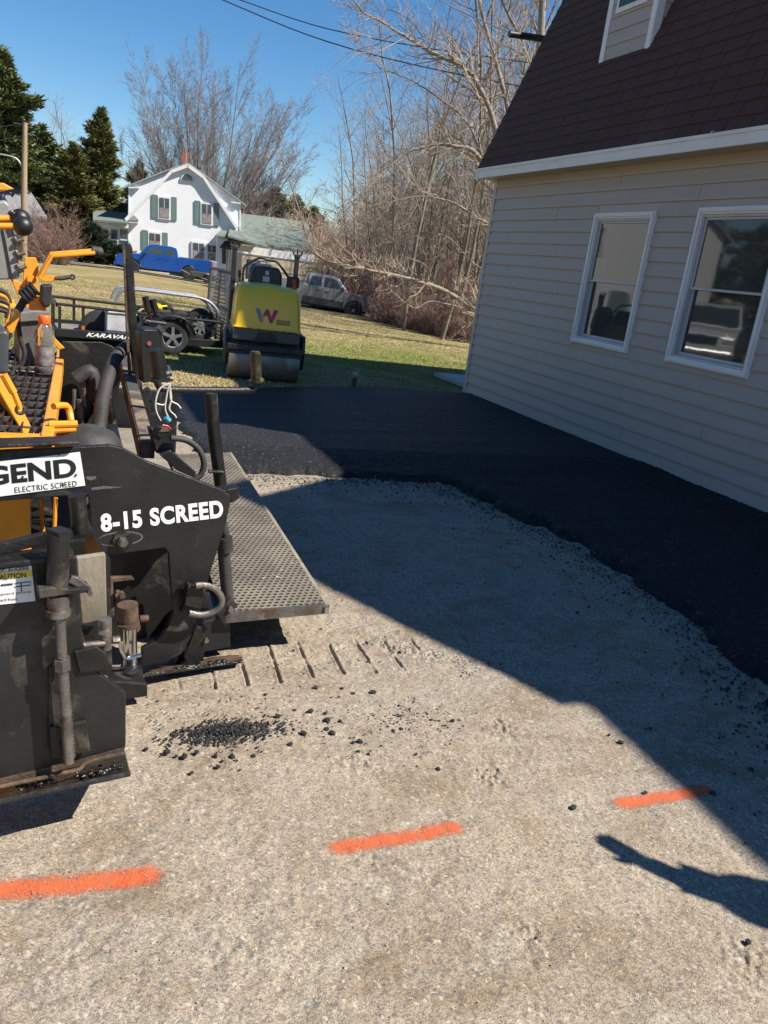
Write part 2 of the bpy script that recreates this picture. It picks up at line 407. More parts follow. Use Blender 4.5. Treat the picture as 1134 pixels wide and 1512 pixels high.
a1 = link('asphalt_mat', asph_mesh('asphalt_mat', np.arange(0.8, 5.62, 0.022), np.arange(-2.5, 6.45, 0.022), m_asph)); tag(a1, kind='structure')
a2 = link('asphalt_mat_rolled', asph_mesh('asphalt_mat_rolled', np.arange(0.8, 5.62, 0.04), np.arange(6.43, 10.6, 0.04), m_asph2)); tag(a2, kind='structure')

# --- loose stones of asphalt (uncountable crumbs) and bigger chunks
OCT = np.array([(1, 0, 0), (-1, 0, 0), (0, 1, 0), (0, -1, 0), (0, 0, 1), (0, 0, -1)], float)
OCTF = np.array([(0, 2, 4), (2, 1, 4), (1, 3, 4), (3, 0, 4), (2, 0, 5), (1, 2, 5), (3, 1, 5), (0, 3, 5)])
def crumbs(name, pts, sizes, mat, kind='stuff'):
    n_ = len(pts); P = np.asarray(pts); S = np.asarray(sizes)
    jit = rng.uniform(0.55, 1.25, (n_, 6, 1)) * np.array([1, 1, 0.75]); ang = rng.uniform(0, 2 * pi, n_)
    o = OCT[None] * jit + rng.normal(0, 0.18, (n_, 6, 3))
    ca, sa = np.cos(ang)[:, None], np.sin(ang)[:, None]
    x = o[:, :, 0] * ca - o[:, :, 1] * sa; y = o[:, :, 0] * sa + o[:, :, 1] * ca
    V = np.stack([x, y, o[:, :, 2]], -1) * S[:, None, None] + P[:, None, :]
    Fx = OCTF[None] + (np.arange(n_) * 6)[:, None, None]
    o_ = link(name, raw_mesh(name, V.reshape(-1, 3), Fx.reshape(-1, 3), mat)); return tag(o_, kind=kind)
m_crumb = pm('asphalt_crumb', (0.017, 0.017, 0.018), 0.5, 0, 0.4, 60, 0.5, 300)
pts, sz = [], []
pile = gp(330, 1083)
for i in range(900):
    a = rng.normal(0, 1, 2); p = gp(335 + a[0] * 38, 1083 + a[1] * 9 - a[0] * 3)
    w = math.exp(-(a[0] ** 2 + a[1] ** 2) / 2); pts.append((p.x, p.y, 0.004 + rng.uniform(0, 0.016) * w)); sz.append(rng.uniform(0.003, 0.008))
for i in range(420):
    u = rng.uniform(215, 690); v = rng.normal(1065, 32); p = gp(u, v); pts.append((p.x, p.y, 0.004)); sz.append(rng.uniform(0.0022, 0.0055))
for i in range(160):
    p = gp(rng.normal(600, 35), rng.normal(1058, 12)); pts.append((p.x, p.y, 0.004)); sz.append(rng.uniform(0.003, 0.007))
for i in range(260):
    p = gp(rng.normal(690, 30), rng.normal(1000, 14)); pts.append((p.x, p.y, 0.005)); sz.append(rng.uniform(0.002, 0.006))
for i in range(len(EDGE)):
    (x0, y0), (x1, y1) = EDGE[i], EDGE[(i + 1) % len(EDGE)]
    if i > 14: break
    nrm = np.array([-(y1 - y0), x1 - x0]); L = np.hypot(*nrm); nrm /= max(L, 1e-6)
    for k in range(int(420 * L)):
        t = rng.uniform(); off = abs(rng.normal(0, 0.16)) * (1 if rng.uniform() < .8 else 2.2) - 0.05
        x = x0 + (x1 - x0) * t - nrm[0] * off * -1 * (-1); y = y0 + (y1 - y0) * t - nrm[1] * off
        xx = x0 + (x1 - x0) * t + nrm[0] * -off; yy = y0 + (y1 - y0) * t + nrm[1] * -off
        pts.append((xx, yy, 0.006)); sz.append(rng.uniform(0.003, 0.009) * (1.3 if rng.uniform() < .1 else 1))
for i in range(700):
    p = gp(rng.uniform(380, 900), rng.uniform(715, 1000)); pts.append((p.x, p.y, 0.005)); sz.append(rng.uniform(0.002, 0.006))
cr = crumbs('asphalt_crumbs', pts, sz, m_crumb)
CH = [(283, 1143), (272, 1120), (290, 1113), (260, 1118), (318, 1118), (322, 1134), (328, 1125), (343, 1119), (374, 1118), (216, 1108), (246, 1113), (428, 1101), (435, 1050), (458, 1053), (480, 1055),
      (521, 1098), (531, 1097), (528, 1112), (544, 1115), (483, 1066), (482, 1079), (502, 1067), (490, 1085), (551, 1025), (500, 1031), (521, 1026), (505, 1018), (572, 1075), (580, 1082), (592, 1078),
      (614, 1115), (647, 1137), (846, 1194), (433, 962), (541, 951), (466, 1018), (392, 1027), (636, 1065), (668, 1066), (1104, 1393), (952, 1172), (1108, 1138), (978, 1028), (916, 1098), (1052, 1174), (960, 1077), (590, 965), (410, 1060), (395, 1084), (448, 1085)]
base_me = []
for k in range(6):
    bmx = bmesh.new(); bmesh.ops.create_icosphere(bmx, subdivisions=1, radius=1.0)
    for v_ in bmx.verts: v_.co = v_.co * random.uniform(0.7, 1.15); v_.co.z *= 0.75
    me = bpy.data.meshes.new('asphalt_chunk'); bmx.to_mesh(me); bmx.free(); me.materials.append(m_crumb); base_me.append(me)
for k, (u, v) in enumerate(CH):
    p = gp(u, v); s = random.uniform(0.009, 0.0145) * (0.75 if k % 3 == 0 else 1.0)
    o = link('asphalt_chunk', base_me[k % 6]); o.location = (p.x, p.y, s * 0.62); o.scale = (s, s, s); o.rotation_euler = (0, 0, random.uniform(0, 6))
    near_pile = (u < 470)
    tag(o, 'small black asphalt chunk lying around the crumb pile beside the screed' if near_pile else 'small black asphalt chunk lying alone on open tan gravel',
        'asphalt chunk', 'black chunks around the crumb pile' if near_pile else 'black chunks on open gravel')
# --- light pebbles in the gravel
pts, sz = [], []
for i in range(900):
    p = gp(rng.uniform(0, 1134), rng.uniform(930, 1512)); pts.append((p.x, p.y, 0.004)); sz.append(rng.uniform(0.0012, 0.003))
m_peb = pm('pebble', (0.34, 0.30, 0.25), 0.7, 0, 0.35, 90, 0)
crumbs('gravel_pebbles', pts, sz, m_peb)

# --- orange sprayed strokes
m_spray, n, b = new_mat('orange_spray')
vec = coord(n, 'Generated')
sp = n.nodes.new('ShaderNodeSeparateXYZ'); n.links.new(vec, sp.inputs[0])
ey = math_n(n, 'ABSOLUTE', math_n(n, 'SUBTRACT', sp.outputs[1], 0.5)); ex = math_n(n, 'ABSOLUTE', math_n(n, 'SUBTRACT', sp.outputs[0], 0.5))
fy = ramp(n, ey, [(0.06, 1.0), (0.22, 0.66), (0.34, 0.2), (0.5, 0.0)]); fx = ramp(n, ex, [(0.40, 1.0), (0.5, 0.0)])
ob = coord(n, 'Object'); nz = math_n(n, 'ADD', math_n(n, 'MULTIPLY', noise(n, 330, 2, 0.7, ob), 0.8), math_n(n, 'MULTIPLY', noise(n, 30, 4, 0.65, ob), 0.4))
den = math_n(n, 'MULTIPLY', math_n(n, 'MULTIPLY', fy, fx), ramp(n, noise(n, 7, 3, 0.6, ob), [(0.25, 0.72), (0.7, 1.08)]))
al = ramp(n, math_n(n, 'ADD', math_n(n, 'MULTIPLY', den, 0.62), math_n(n, 'MULTIPLY', math_n(n, 'SUBTRACT', nz, 0.6), 1.5)), [(0.20, 0.0), (0.66, 0.92)])
al = math_n(n, 'MULTIPLY', al, ramp(n, den, [(0.0, 0.0), (0.35, 1.0)]))
bump(n, b, math_n(n, 'ADD', noise(n, 330, 2, 0.7, ob), noise(n, 90, 3, 0.7, ob)), 0.8, 0.006)
n.links.new(al, b.inputs['Alpha'])
n.links.new(mixc(n, noise(n, 180, 3, 0.6, ob), (0.62, 0.09, 0.025), (0.86, 0.19, 0.055)), b.inputs['Base Color']); b.inputs['Roughness'].default_value = 0.8
for (u0, v0, u1, v1, lab) in ((-160, 1331, 258, 1290, 'orange spray paint stroke on gravel under the paver end gate'),
                              (474, 1257, 692, 1219, 'orange spray paint stroke on open sunlit gravel between two others'),
                              (899, 1190, 1058, 1165, 'orange spray paint stroke running into the garage shadow')):
    a, c_ = gp(u0, v0), gp(u1, v1); d = (c_ - a); L = d.length; ang = atan2(d.y, d.x); wv = 0.11 if u0 > 0 else 0.135
    xs_ = np.linspace(-L / 2, L / 2, 60); ys_ = np.linspace(-wv / 2, wv / 2, 10)
    mx, my = (a.x + c_.x) / 2, (a.y + c_.y) / 2
    def zf(X, Y):
        Xw = mx + X * cos(ang) - Y * sin(ang); Yw = my + X * sin(ang) + Y * cos(ang)
        return grav_z(Xw, Yw) + 0.0025
    me = grid_mesh('spray_paint_mark', xs_, ys_, zf, m_spray)
    o = link('spray_paint_mark', me); o.location = (mx, my, 0); o.rotation_euler = (0, 0, ang)
    tag(o, lab, 'paint mark', 'orange spray marks across the drive')

# --- grass blades on the nearer lawn
m_blade, n, b = new_mat('grass_blade')
gi = n.nodes.new('ShaderNodeNewGeometry'); vec = coord(n, 'Object')
pt = noise(n, 0.22, 4, 0.6, vec); md = noise(n, 1.1, 6, 0.62, vec, 0.6)
mk = ramp(n, math_n(n, 'ADD', math_n(n, 'MULTIPLY', pt, 0.7), math_n(n, 'MULTIPLY', md, 0.5)), [(0.55, 0), (0.76, 1)])
cc = mixc(n, mk, (0.47, 0.38, 0.215), (0.26, 0.27, 0.085))
yy_n = n.nodes.new('ShaderNodeSeparateXYZ'); n.links.new(vec, yy_n.inputs[0])
band = math_n(n, 'MULTIPLY', ramp(n, math_n(n, 'MULTIPLY', math_n(n, 'ADD', yy_n.outputs[1], math_n(n, 'MULTIPLY', md, 3.0)), 0.04), [(0.50, 0.0), (0.56, 1.0), (0.66, 1.0), (0.80, 0.0)]), ramp(n, md, [(0.35, 0.3), (0.6, 0.95)]))
cc = mixc(n, band, cc, (0.24, 0.29, 0.075))
cc = mixc(n, gi.outputs['Random Per Island'], mixc(n, 1.0, cc, (0.6, 0.62, 0.6), 'MULTIPLY'), mixc(n, 1.0, cc, (1.15, 1.1, 1.05), 'MULTIPLY'))
n.links.new(cc, b.inputs['Base Color']); b.inputs['Roughness'].default_value = 0.9; b.inputs['Specular IOR Level'].default_value = 0.15
nb = 120000
yy = 9.2 + (rng.uniform(0, 1, nb) ** 1.7) * 24; ang = rng.uniform(radians(-6), radians(52), nb); xx = np.tan(ang) * yy
keep = ~((poly_sd(xx, yy, EDGE) > -0.02) | ((xx > 5.3) & (xx < 13) & (yy < 10.6)) | ((yy < 9.4) & (xx < 1.2)))
keep &= (vnoise(xx, yy, 1.6, 91) + rng.uniform(0, 0.7, nb)) > 0.55
xx, yy = xx[keep], yy[keep]; nb = len(xx); zz = terr_np(xx, yy) + (fbm(xx, yy, 0.6, 3, 3) - 0.5) * 0.05 * np.clip((yy - 11) / 4, 0, 1) - 0.004
h = rng.uniform(0.012, 0.036, nb); w = rng.uniform(0.003, 0.007, nb) * (1 + yy / 14); a = rng.uniform(0, pi, nb); lx, ly = rng.normal(0, 0.03, nb), rng.normal(0, 0.03, nb)
V = np.stack([np.stack([xx - np.cos(a) * w, yy - np.sin(a) * w, zz], -1), np.stack([xx + np.cos(a) * w, yy + np.sin(a) * w, zz], -1), np.stack([xx + lx, yy + ly, zz + h], -1)], 1)
gb = link('lawn_grass', raw_mesh('lawn_grass', V.reshape(-1, 3), np.arange(nb * 3).reshape(-1, 3), m_blade)); tag(gb, kind='stuff')
# --- fallen leaves by the wood
m_leaf, n, b = new_mat('fallen_leaf'); gi = n.nodes.new('ShaderNodeNewGeometry')
n.links.new(ramp(n, gi.outputs['Random Per Island'], [(0, (0.16, 0.09, 0.045)), (0.5, (0.33, 0.20, 0.11)), (1, (0.50, 0.38, 0.25))]), b.inputs['Base Color']); b.inputs['Roughness'].default_value = 0.9
nl = 16000
yy = 15.5 + rng.uniform(0, 1, nl) ** 1.2 * 30; xx = np.tan(radians(29) + np.abs(rng.normal(0, radians(13), nl)) - radians(9) * np.clip((24 - yy) / 9, -.4, 1) * -1) * yy
zz = terr_np(xx, yy) + 0.03; s = rng.uniform(0.025, 0.06, nl); a = rng.uniform(0, 2 * pi, nl); tl = rng.normal(0, 0.4, nl) * s
V = np.stack([np.stack([xx + s * np.cos(a + k * pi / 2), yy + s * np.sin(a + k * pi / 2), zz + (tl if k % 2 else -tl)], -1) for k in range(4)], 1)
lf = link('fallen_leaves', raw_mesh('fallen_leaves', V.reshape(-1, 3), np.arange(nl * 4).reshape(-1, 4), m_leaf)); tag(lf, kind='stuff')
# ================================================================ GARAGE
W = 5.566; GY0, GY1 = -3.0, 10.42; CO = 0.1435
m_side = pm('tan_vinyl_siding', (0.415, 0.36, 0.32), 0.5, 0, 0.05, 1.3, 0.05, 14, grain=(1, 0.35, 4))
m_white = pm('white_vinyl', (0.76, 0.76, 0.77), 0.42, 0, 0.04, 3, 0.0)
m_whitep = pm('white_paint', (0.74, 0.74, 0.74), 0.55, 0, 0.06, 4, 0.05)
m_trimtan = pm('tan_trim', (0.50, 0.44, 0.38), 0.5, 0, 0.06, 3, 0.05)
m_conc = pm('concrete', (0.34, 0.32, 0.29), 0.85, 0, 0.2, 9, 0.4, 50)
m_sash = pm('grey_sash', (0.48, 0.48, 0.5), 0.4, 0, 0.05, 3, 0)
m_glass, n, b = new_mat('window_glass')
b.inputs['Base Color'].default_value = (0.045, 0.05, 0.052, 1); b.inputs['Roughness'].default_value = 0.03; b.inputs['IOR'].default_value = 1.5
bump(n, b, noise(n, 2.2, 2, 0.5, coord(n, 'Object')), 0.035, 0.02)
m_shin, n, b = new_mat('brown_shingle'); gi = n.nodes.new('ShaderNodeNewGeometry'); vec = coord(n, 'Object')
c = ramp(n, gi.outputs['Random Per Island'], [(0, (0.036, 0.018, 0.015)), (0.5, (0.062, 0.031, 0.025)), (1, (0.108, 0.053, 0.040))])
gr = noise(n, 260, 3, 0.7, vec); c = mixc(n, ramp(n, gr, [(0.35, 0), (0.65, 1)]), mixc(n, 1.0, c, (0.6, 0.6, 0.6), 'MULTIPLY'), mixc(n, 1.0, c, (1.5, 1.45, 1.4), 'MULTIPLY'))
big = noise(n, 0.9, 4, 0.6, vec, 0.4); c = mixc(n, ramp(n, big, [(0.58, 0), (0.75, 0.75)]), c, (0.12, 0.062, 0.048))
n.links.new(c, b.inputs['Base Color']); b.inputs['Roughness'].default_value = 0.9; bump(n, b, gr, 0.6, 0.004)

garage = thing('garage_building', 'tan vinyl sided garage with dark brown shingled gambrel roof beside the fresh asphalt', 'garage', (W + 3.2, 3.7, 0), world_children=True)
# core walls (set just behind the planks)
EX, EZ, BXg, BZg, RX, RZ = 5.30, 3.12, 6.34, 5.70, 8.86, 6.80
W2 = 2 * RX - W
obj('wall', merge(bx(W + 0.08, W + 0.2, GY0, GY1 - 0.01, 0.0, 3.1), bx(W2 - 0.15, W2, GY0, GY1 - 0.01, 0.0, 3.1)), m_side, garage)
obj('foundation', bx(W + 0.012, W2 - 0.02, GY0 + 0.03, GY1 - 0.03, -0.1, 0.06), m_conc, garage)
for yy_, th in ((GY1 - 0.005, 0.1), (GY0 + 0.1, 0.1)):
    ol = [(W + 0.005, yy_, 0.02), (W2 - 0.005, yy_, 0.02), (W2 - 0.005, yy_, 3.05), (2 * RX - BXg - 0.05, yy_, BZg - 0.08), (RX, yy_, RZ - 0.1), (BXg + 0.05, yy_, BZg - 0.08), (W + 0.005, yy_, 3.05)]
    obj('gable_wall', prism(ol, (0, -th, 0)), m_side, garage)
# clapboards, one object each, cut round the windows
WIN = [(6.862, 7.895, 1.09, 2.525), (5.19, 6.256, 1.10, 2.545)]
WIN2 = WIN + [(2.4, 3.45, 1.10, 2.545), (0.2, 1.25, 1.10, 2.545)]
plank_cache = {}
def plank(y0, y1, z, dx=0.0):
    L = y1 - y0; key = round(L, 3)
    if key not in plank_cache:
        t = 0.021
        ol = [(0.03, 0, -0.012), (-t, 0, -0.012), (-t, 0, 0.006), (0.0, 0, CO), (0.03, 0, CO)]
        plank_cache[key] = mesh_from('siding_plank', prism(ol, (0, L, 0)), m_side)
    o = link('siding_plank', plank_cache[key], garage); o.location = (W - 0.005 - dx, y0, z + random.uniform(-0.0012, 0.0012))
z = 0.045
while z < 3.0:
    segs = [(GY0 + 0.02, GY1 - 0.06)]
    for (a, c_, z0, z1) in WIN2:
        if z + CO > z0 + 0.01 and z < z1 - 0.02:
            out = []
            for (s0, s1) in segs:
                if a > s0 and c_ < s1: out += [(s0, a + 0.01), (c_ - 0.01, s1)]
                else: out.append((s0, s1))
            segs = out
    row = int(round((z - 0.045) / CO)); seams = [GY0 + 1.1 + (row * 1.27) % 3.66 + 3.66 * k for k in range(4)]
    for s0, s1 in segs:
        cuts = [s0] + [q for q in seams if s0 + 0.3 < q < s1 - 0.3] + [s1]
        for k, (c0_, c1_) in enumerate(zip(cuts[:-1], cuts[1:])): plank(c0_, c1_ - (0.002 if k < len(cuts) - 2 else 0), z, 0.0022 * (k % 2))
    for (a, c_, z0, z1) in WIN2:
        if z < z0 - 0.005 and z + CO > z0 + 0.01: obj('siding_plank', prism([(W + 0.025, a + 0.0105, z - 0.012), (W - 0.022, a + 0.0105, z - 0.012), (W - 0.022, a + 0.0105, z + 0.006), (W - 0.012, a + 0.0105, z0 - 0.001), (W + 0.025, a + 0.0105, z0 - 0.001)], (0, c_ - a - 0.021, 0)), m_side, garage)
        if z < z1 - 0.02 and z + CO > z1 + 0.005: obj('siding_plank', prism([(W + 0.025, a + 0.0105, z1 + 0.001), (W - 0.012, a + 0.0105, z1 + 0.001), (W - 0.005, a + 0.0105, z + CO), (W + 0.025, a + 0.0105, z + CO)], (0, c_ - a - 0.021, 0)), m_side, garage)
    z += CO
obj('corner_board', merge(bx(W - 0.03, W + 0.06, GY1 - 0.07, GY1 + 0.012, 0.03, 3.02)), m_trimtan, garage, bevel=0.004)
def window(y0, y1, z0, z1):
    w = thing('window', None, None, (0, 0, 0)); setpar(w, garage); w['_world'] = 0; del w['_world']
    xf = W - 0.055; t = 0.062
    def fr(x0, x1, a0, a1, b0, b1, tt):
        return merge(bx(x0, x1, a0, a1, b1 - tt, b1), bx(x0, x1, a0, a1, b0, b0 + tt), bx(x0, x1, a0, a0 + tt, b0 + tt, b1 - tt), bx(x0, x1, a1 - tt, a1, b0 + tt, b1 - tt))
    obj('frame', merge(fr(xf + 0.012, W + 0.03, y0, y1, z0, z1, t), fr(xf - 0.008, xf + 0.0115, y0 + 0.014, y1 - 0.014, z0 + 0.014, z1 - 0.014, 0.030), bx(xf - 0.014, xf - 0.0085, y0 + 0.02, y1 - 0.02, z1 - 0.030, z1 - 0.018)), m_white, w, bevel=0.004)
    ya, yb, za, zb = y0 + t, y1 - t, z0 + t, z1 - t; zm = (za + zb) / 2
    obj('inner_frame', fr(W - 0.03, W + 0.06, ya + 0.001, yb - 0.001, za + 0.001, zb - 0.001, 0.022), m_sash, w, bevel=0.002)
    ya += 0.023; yb -= 0.023; za += 0.023; zb -= 0.023
    obj('sash', merge(fr(W - 0.012, W + 0.018, ya, yb, zm - 0.018, zb, 0.024)), m_sash, w, bevel=0.003)
    obj('sash', merge(fr(W + 0.021, W + 0.05, ya, yb, za, zm + 0.018, 0.03)), m_sash, w, bevel=0.003)
    obj('pane', bx(W + 0.002, W + 0.006, ya + 0.02, yb - 0.02, zm + 0.003, zb - 0.02), m_glass, w)
    obj('pane', bx(W + 0.034, W + 0.038, ya + 0.026, yb - 0.026, za + 0.026, zm - 0.01), m_glass, w)
    return w
for i, wv in enumerate(WIN2): window(*wv)
# eaves
obj('fascia', bx(EX - 0.022, EX, GY0 - 0.15, GY1 + 0.14, EZ - 0.125, EZ - 0.004), m_whitep, garage, bevel=0.003)
obj('drip_edge', bx(EX - 0.034, EX - 0.0225, GY0 - 0.15, GY1 + 0.14, EZ - 0.03, EZ + 0.002), m_whitep, garage)
obj('soffit', bx(EX + 0.001, W - 0.004, GY0 - 0.12, GY1 + 0.1, EZ - 0.112, EZ - 0.10), m_trimtan, garage)
for (u, v) in ((684 + 190 / 2.52, 622 / 2.52), (684 + 347 / 2.52, 597 / 2.52), (684 + 585 / 2.52, 557 / 2.52), (684 + 930 / 2.52, 493 / 2.52)):
    p = px_x(u, v, EX - 0.03)
    obj('gutter_hook', tube(curve([(EX - 0.02, p.y, p.z + 0.012), (EX - 0.05, p.y, p.z + 0.005), (EX - 0.055, p.y - 0.015, p.z - 0.015), (EX - 0.03, p.y - 0.03, p.z - 0.012)], 3), 0.004, 6), m_whitep, garage, True)
# roof decks
def deck(p0, p1, th=0.03):
    d = (Vector((p1[0] - p0[0], 0, p1[1] - p0[1]))).normalized(); nn = Vector((-d.z, 0, d.x)) * th
    if nn.z < 0: nn = -nn
    ol = [Vector((p0[0], GY0 - 0.15, p0[1])), Vector((p1[0], GY0 - 0.15, p1[1])), Vector((p1[0], GY0 - 0.15, p1[1])) - nn, Vector((p0[0], GY0 - 0.15, p0[1])) - nn]
    return prism(ol, (0, GY1 - GY0 + 0.28, 0))
m_deck = pm('roof_deck', (0.05, 0.04, 0.035), 0.9)
roof = obj('roof', merge(deck((EX, EZ), (BXg, BZg)), deck((2 * RX - EX, EZ), (2 * RX - BXg, BZg))), m_deck, garage)
obj('upper_roof', merge(deck((BXg - 0.02, BZg), (RX, RZ)), deck((2 * RX - BXg + 0.02, BZg), (RX, RZ))), m_shin, garage)
# shingle tabs on the lower slope facing the drive
sl = Vector((BXg - EX, 0, BZg - EZ)); SL = sl.length; sl.normalize(); sn = Vector((-sl.z, 0, sl.x))
if sn.x > 0: sn = -sn
EXPO, TABW = 0.143, 0.305
def proj(p):
    c_ = RC.T @ (np.array(p, float) - np.array([0, 0, CAM_H])); 
    return (CX + F_PX * c_[0] / c_[2], CY + F_PX * c_[1] / c_[2], c_[2]) if c_[2] > 0 else (-1e5, 0, -1)
tabs = []
rows = int(SL / EXPO) + 1
for r in range(rows):
    y = GY0 - 0.15 - (0.5 if r % 2 else 0) * TABW - (0.07 if r % 3 == 0 else 0)
    while y < GY1 + 0.13:
        y0, y1 = max(y, GY0 - 0.15), min(y + TABW, GY1 + 0.13)
        if y1 - y0 > 0.04:
            ctr = Vector((EX, (y0 + y1) / 2, EZ)) + sl * (r * EXPO + EXPO / 2)
            u, v, dd = proj(ctr)
            tabs.append((-(1e6 / dd ** 2) if (dd > 0 and -20 < u < 1160 and -20 < v < 300) else (abs(u) if dd > 0 else 1e6), r, y0, y1))
        y += TABW
tabs.sort()
def tab_geo(r, y0, y1, rel=None):
    gap = 0.009; lift = random.uniform(0.0, 0.003)
    a = Vector((EX, 0, EZ)) + sl * (r * EXPO - 0.012 + random.uniform(-0.002, 0.002)); t = min(SL, r * EXPO + EXPO + 0.03); bq = Vector((EX, 0, EZ)) + sl * t
    th0, th1 = 0.014 + lift, 0.003
    P = [a + sn * 0.002, a + sn * th0, bq + sn * th1, bq + sn * 0.001]
    P = [Vector((p.x, y0 + gap / 2, p.z)) for p in P]
    return prism(P, (0, y1 - y0 - gap, 0))
for k, (s, r, y0, y1) in enumerate(tabs[:300]):
    obj('shingle', tab_geo(r, y0, y1), m_shin, roof)
rest = obj('shingle_field', merge(*[tab_geo(r, y0, y1) for (s, r, y0, y1) in tabs[300:]]), m_shin, roof); tag(rest, kind='stuff')
# rake board on the far gable
for (p0, p1) in (((EX, EZ), (BXg, BZg)), ((BXg, BZg), (RX, RZ))):
    d = Vector((p1[0] - p0[0], 0, p1[1] - p0[1])).normalized(); nn = Vector((d.z, 0, -d.x))
    ol = [Vector((p0[0], GY1 + 0.131, p0[1])), Vector((p1[0], GY1 + 0.131, p1[1])), Vector((p1[0], GY1 + 0.131, p1[1])) + nn * 0.14, Vector((p0[0], GY1 + 0.131, p0[1])) + nn * 0.14]
    obj('rake_board', prism(ol, (0, 0.02, 0)), m_whitep, garage)
# dormers
def dormer(yc, hw=0.44, ztop=5.25, peak=5.86, roofw=0.72, shed=False, xf=5.75):
    d = thing('dormer', None, None); setpar(d, garage)
    zb = EZ + (xf - EX) / (BXg - EX) * (BZg - EZ); xb = 7.2
    def xs_at(z): return EX + (z - EZ) * (BXg - EX) / (BZg - EZ)
    obj('wall', merge(bx(xf + 0.02, xb, yc - hw + 0.01, yc + hw - 0.01, zb - 0.05, ztop)), m_side, d)
    z = zb + 0.0
    ol = [(0.02, 0, -0.01), (-0.016, 0, -0.01), (-0.016, 0, 0.006), (0, 0, CO), (0.02, 0, CO)]
    while z < ztop - 0.02:
        o = obj('siding_plank', prism([(xf + q[0], yc - hw + 0.06, z + q[2]) for q in ol], (0, 2 * hw - 0.12, 0)), m_side, d); z += CO
    for s in (-1, 1):
        obj('corner_board', merge(bx(xf - 0.02, xf + 0.03, yc + s * (hw - 0.035) - 0.035, yc + s * (hw - 0.035) + 0.035, zb - 0.04, ztop), bx(xf - 0.018, xf + 0.08, yc + s * (hw + 0.006) - 0.006, yc + s * (hw + 0.006) + 0.006, zb - 0.02, ztop)), m_white, d, bevel=0.003)
        # cheek siding
        zz = zb + 0.02
        while zz < ztop - 0.03:
            x0 = xf + 0.085; x1 = max(x0 + 0.05, xs_at(zz + CO) + 0.1)
            ol2 = [(x0, yc + s * (hw - 0.01), zz - 0.01), (x0, yc + s * (hw + 0.016), zz - 0.01), (x0, yc + s * (hw + 0.016), zz + 0.006), (x0, yc + s * hw, zz + CO), (x0, yc + s * (hw - 0.01), zz + CO)]
            obj('siding_plank', prism(ol2, (x1 - x0, 0, 0)), m_side, d); zz += CO
    if not shed: obj('gable', prism([(xf + 0.004, yc - hw, ztop), (xf + 0.004, yc + hw, ztop), (xf + 0.004, yc, peak - 0.1)], (0.12, 0, 0)), m_side, d)
    if shed:
        obj('roof', prism([(xf - 0.2, yc - roofw, ztop - 0.02), (xf - 0.2, yc - roofw, ztop + 0.06), (8.2, yc - roofw, 6.52), (8.2, yc - roofw, 6.44)], (0, 2 * roofw, 0)), m_shin, d)
        obj('fascia', bx(xf - 0.222, xf - 0.2005, yc - roofw, yc + roofw, ztop - 0.05, ztop + 0.062), m_whitep, d)
    for s in ((-1, 1) if not shed else ()):
        e = Vector((xf - 0.2, yc + s * roofw, ztop - 0.06)); pk = Vector((xf - 0.2, yc, peak))
        nn = Vector((0, s * (peak - ztop + 0.06), roofw)).normalized() * 0.05
        obj('roof', prism([e, pk, pk + nn, e + nn], (xb - xf + 0.9, 0, 0)), m_shin, d)
    zw0, zw1 = zb + 0.45, ztop - 0.06
    if zw1 - zw0 > 0.25 and hw < 1:
        w_ = obj('window', merge(bx(xf - 0.035, xf - 0.0165, yc - 0.27, yc + 0.27, zw0, zw1)), m_white, d, bevel=0.004)
        obj('pane', bx(xf - 0.04, xf - 0.0355, yc - 0.22, yc + 0.22, zw0 + 0.05, zw1 - 0.05), m_glass, w_)
    return d
DORMERS = [(8.25, 0.44, 5.76, 5.9, 0.49, True), (5.2, 0.70, 5.78, 5.9, 0.82, True), (1.5, 1.2, 4.86, 6.35, 1.62, False)]
for dd in DORMERS: dormer(*dd)

# cable sleeve and wires at the roof edge
m_blk = pm('black_plastic', (0.012, 0.012, 0.013), 0.45, 0, 0.3, 12, 0.1)
m_wire = pm('black_wire', (0.015, 0.015, 0.016), 0.6)
m_alu = pm('aluminium_wire', (0.55, 0.53, 0.5), 0.4, 0.6, 0.1)
a, c_ = px_y(752, 50, 10.75), px_y(806, 58, 10.75)
t = thing('service_cable', 'grey overhead cable ending in a thick black sleeve at the garage roof edge', 'cable', c_, world_children=True)
ext = c_ + (c_ - a) * 1.2 + Vector((0.2, -0.3, -0.1))
obj('sleeve', tube([a, c_, ext], 0.045, 12), m_blk, t, True)
far = px_y(625, -12, 16.0); far2 = far + (far - a) * 1.6
obj('wire', tube(curve([a + (c_ - a) * 0.1, (a + far) / 2 + Vector((0, 0, -0.02)), far, far2], 6), 0.012, 6), m_alu, t, True)
obj('mast', tube([ext, Vector((ext.x, ext.y, 3.2))], 0.04, 10), m_blk, t, True)
for lab, pA, pB, rr in (('upper thin black overhead wire crossing the sky', (300, -18, 30), (960, 118, 20), 0.016), ('lower thin black overhead wire crossing the sky', (250, -32, 30), (960, 165, 20), 0.018)):
    A_, B_ = px_y(*pA), px_y(*pB); mid_ = px_y(525, 52, 26) if 'upper' in lab else px_y(525, 74, 26)
    A2 = A_ + (A_ - mid_) * 2.0; B2 = B_ + (B_ - mid_) * 1.2
    tag(obj('overhead_wire', tube(curve([A2, A_, mid_, B_, B2], 8), rr, 6), m_wire, None, True), lab, 'wire', 'overhead wires')

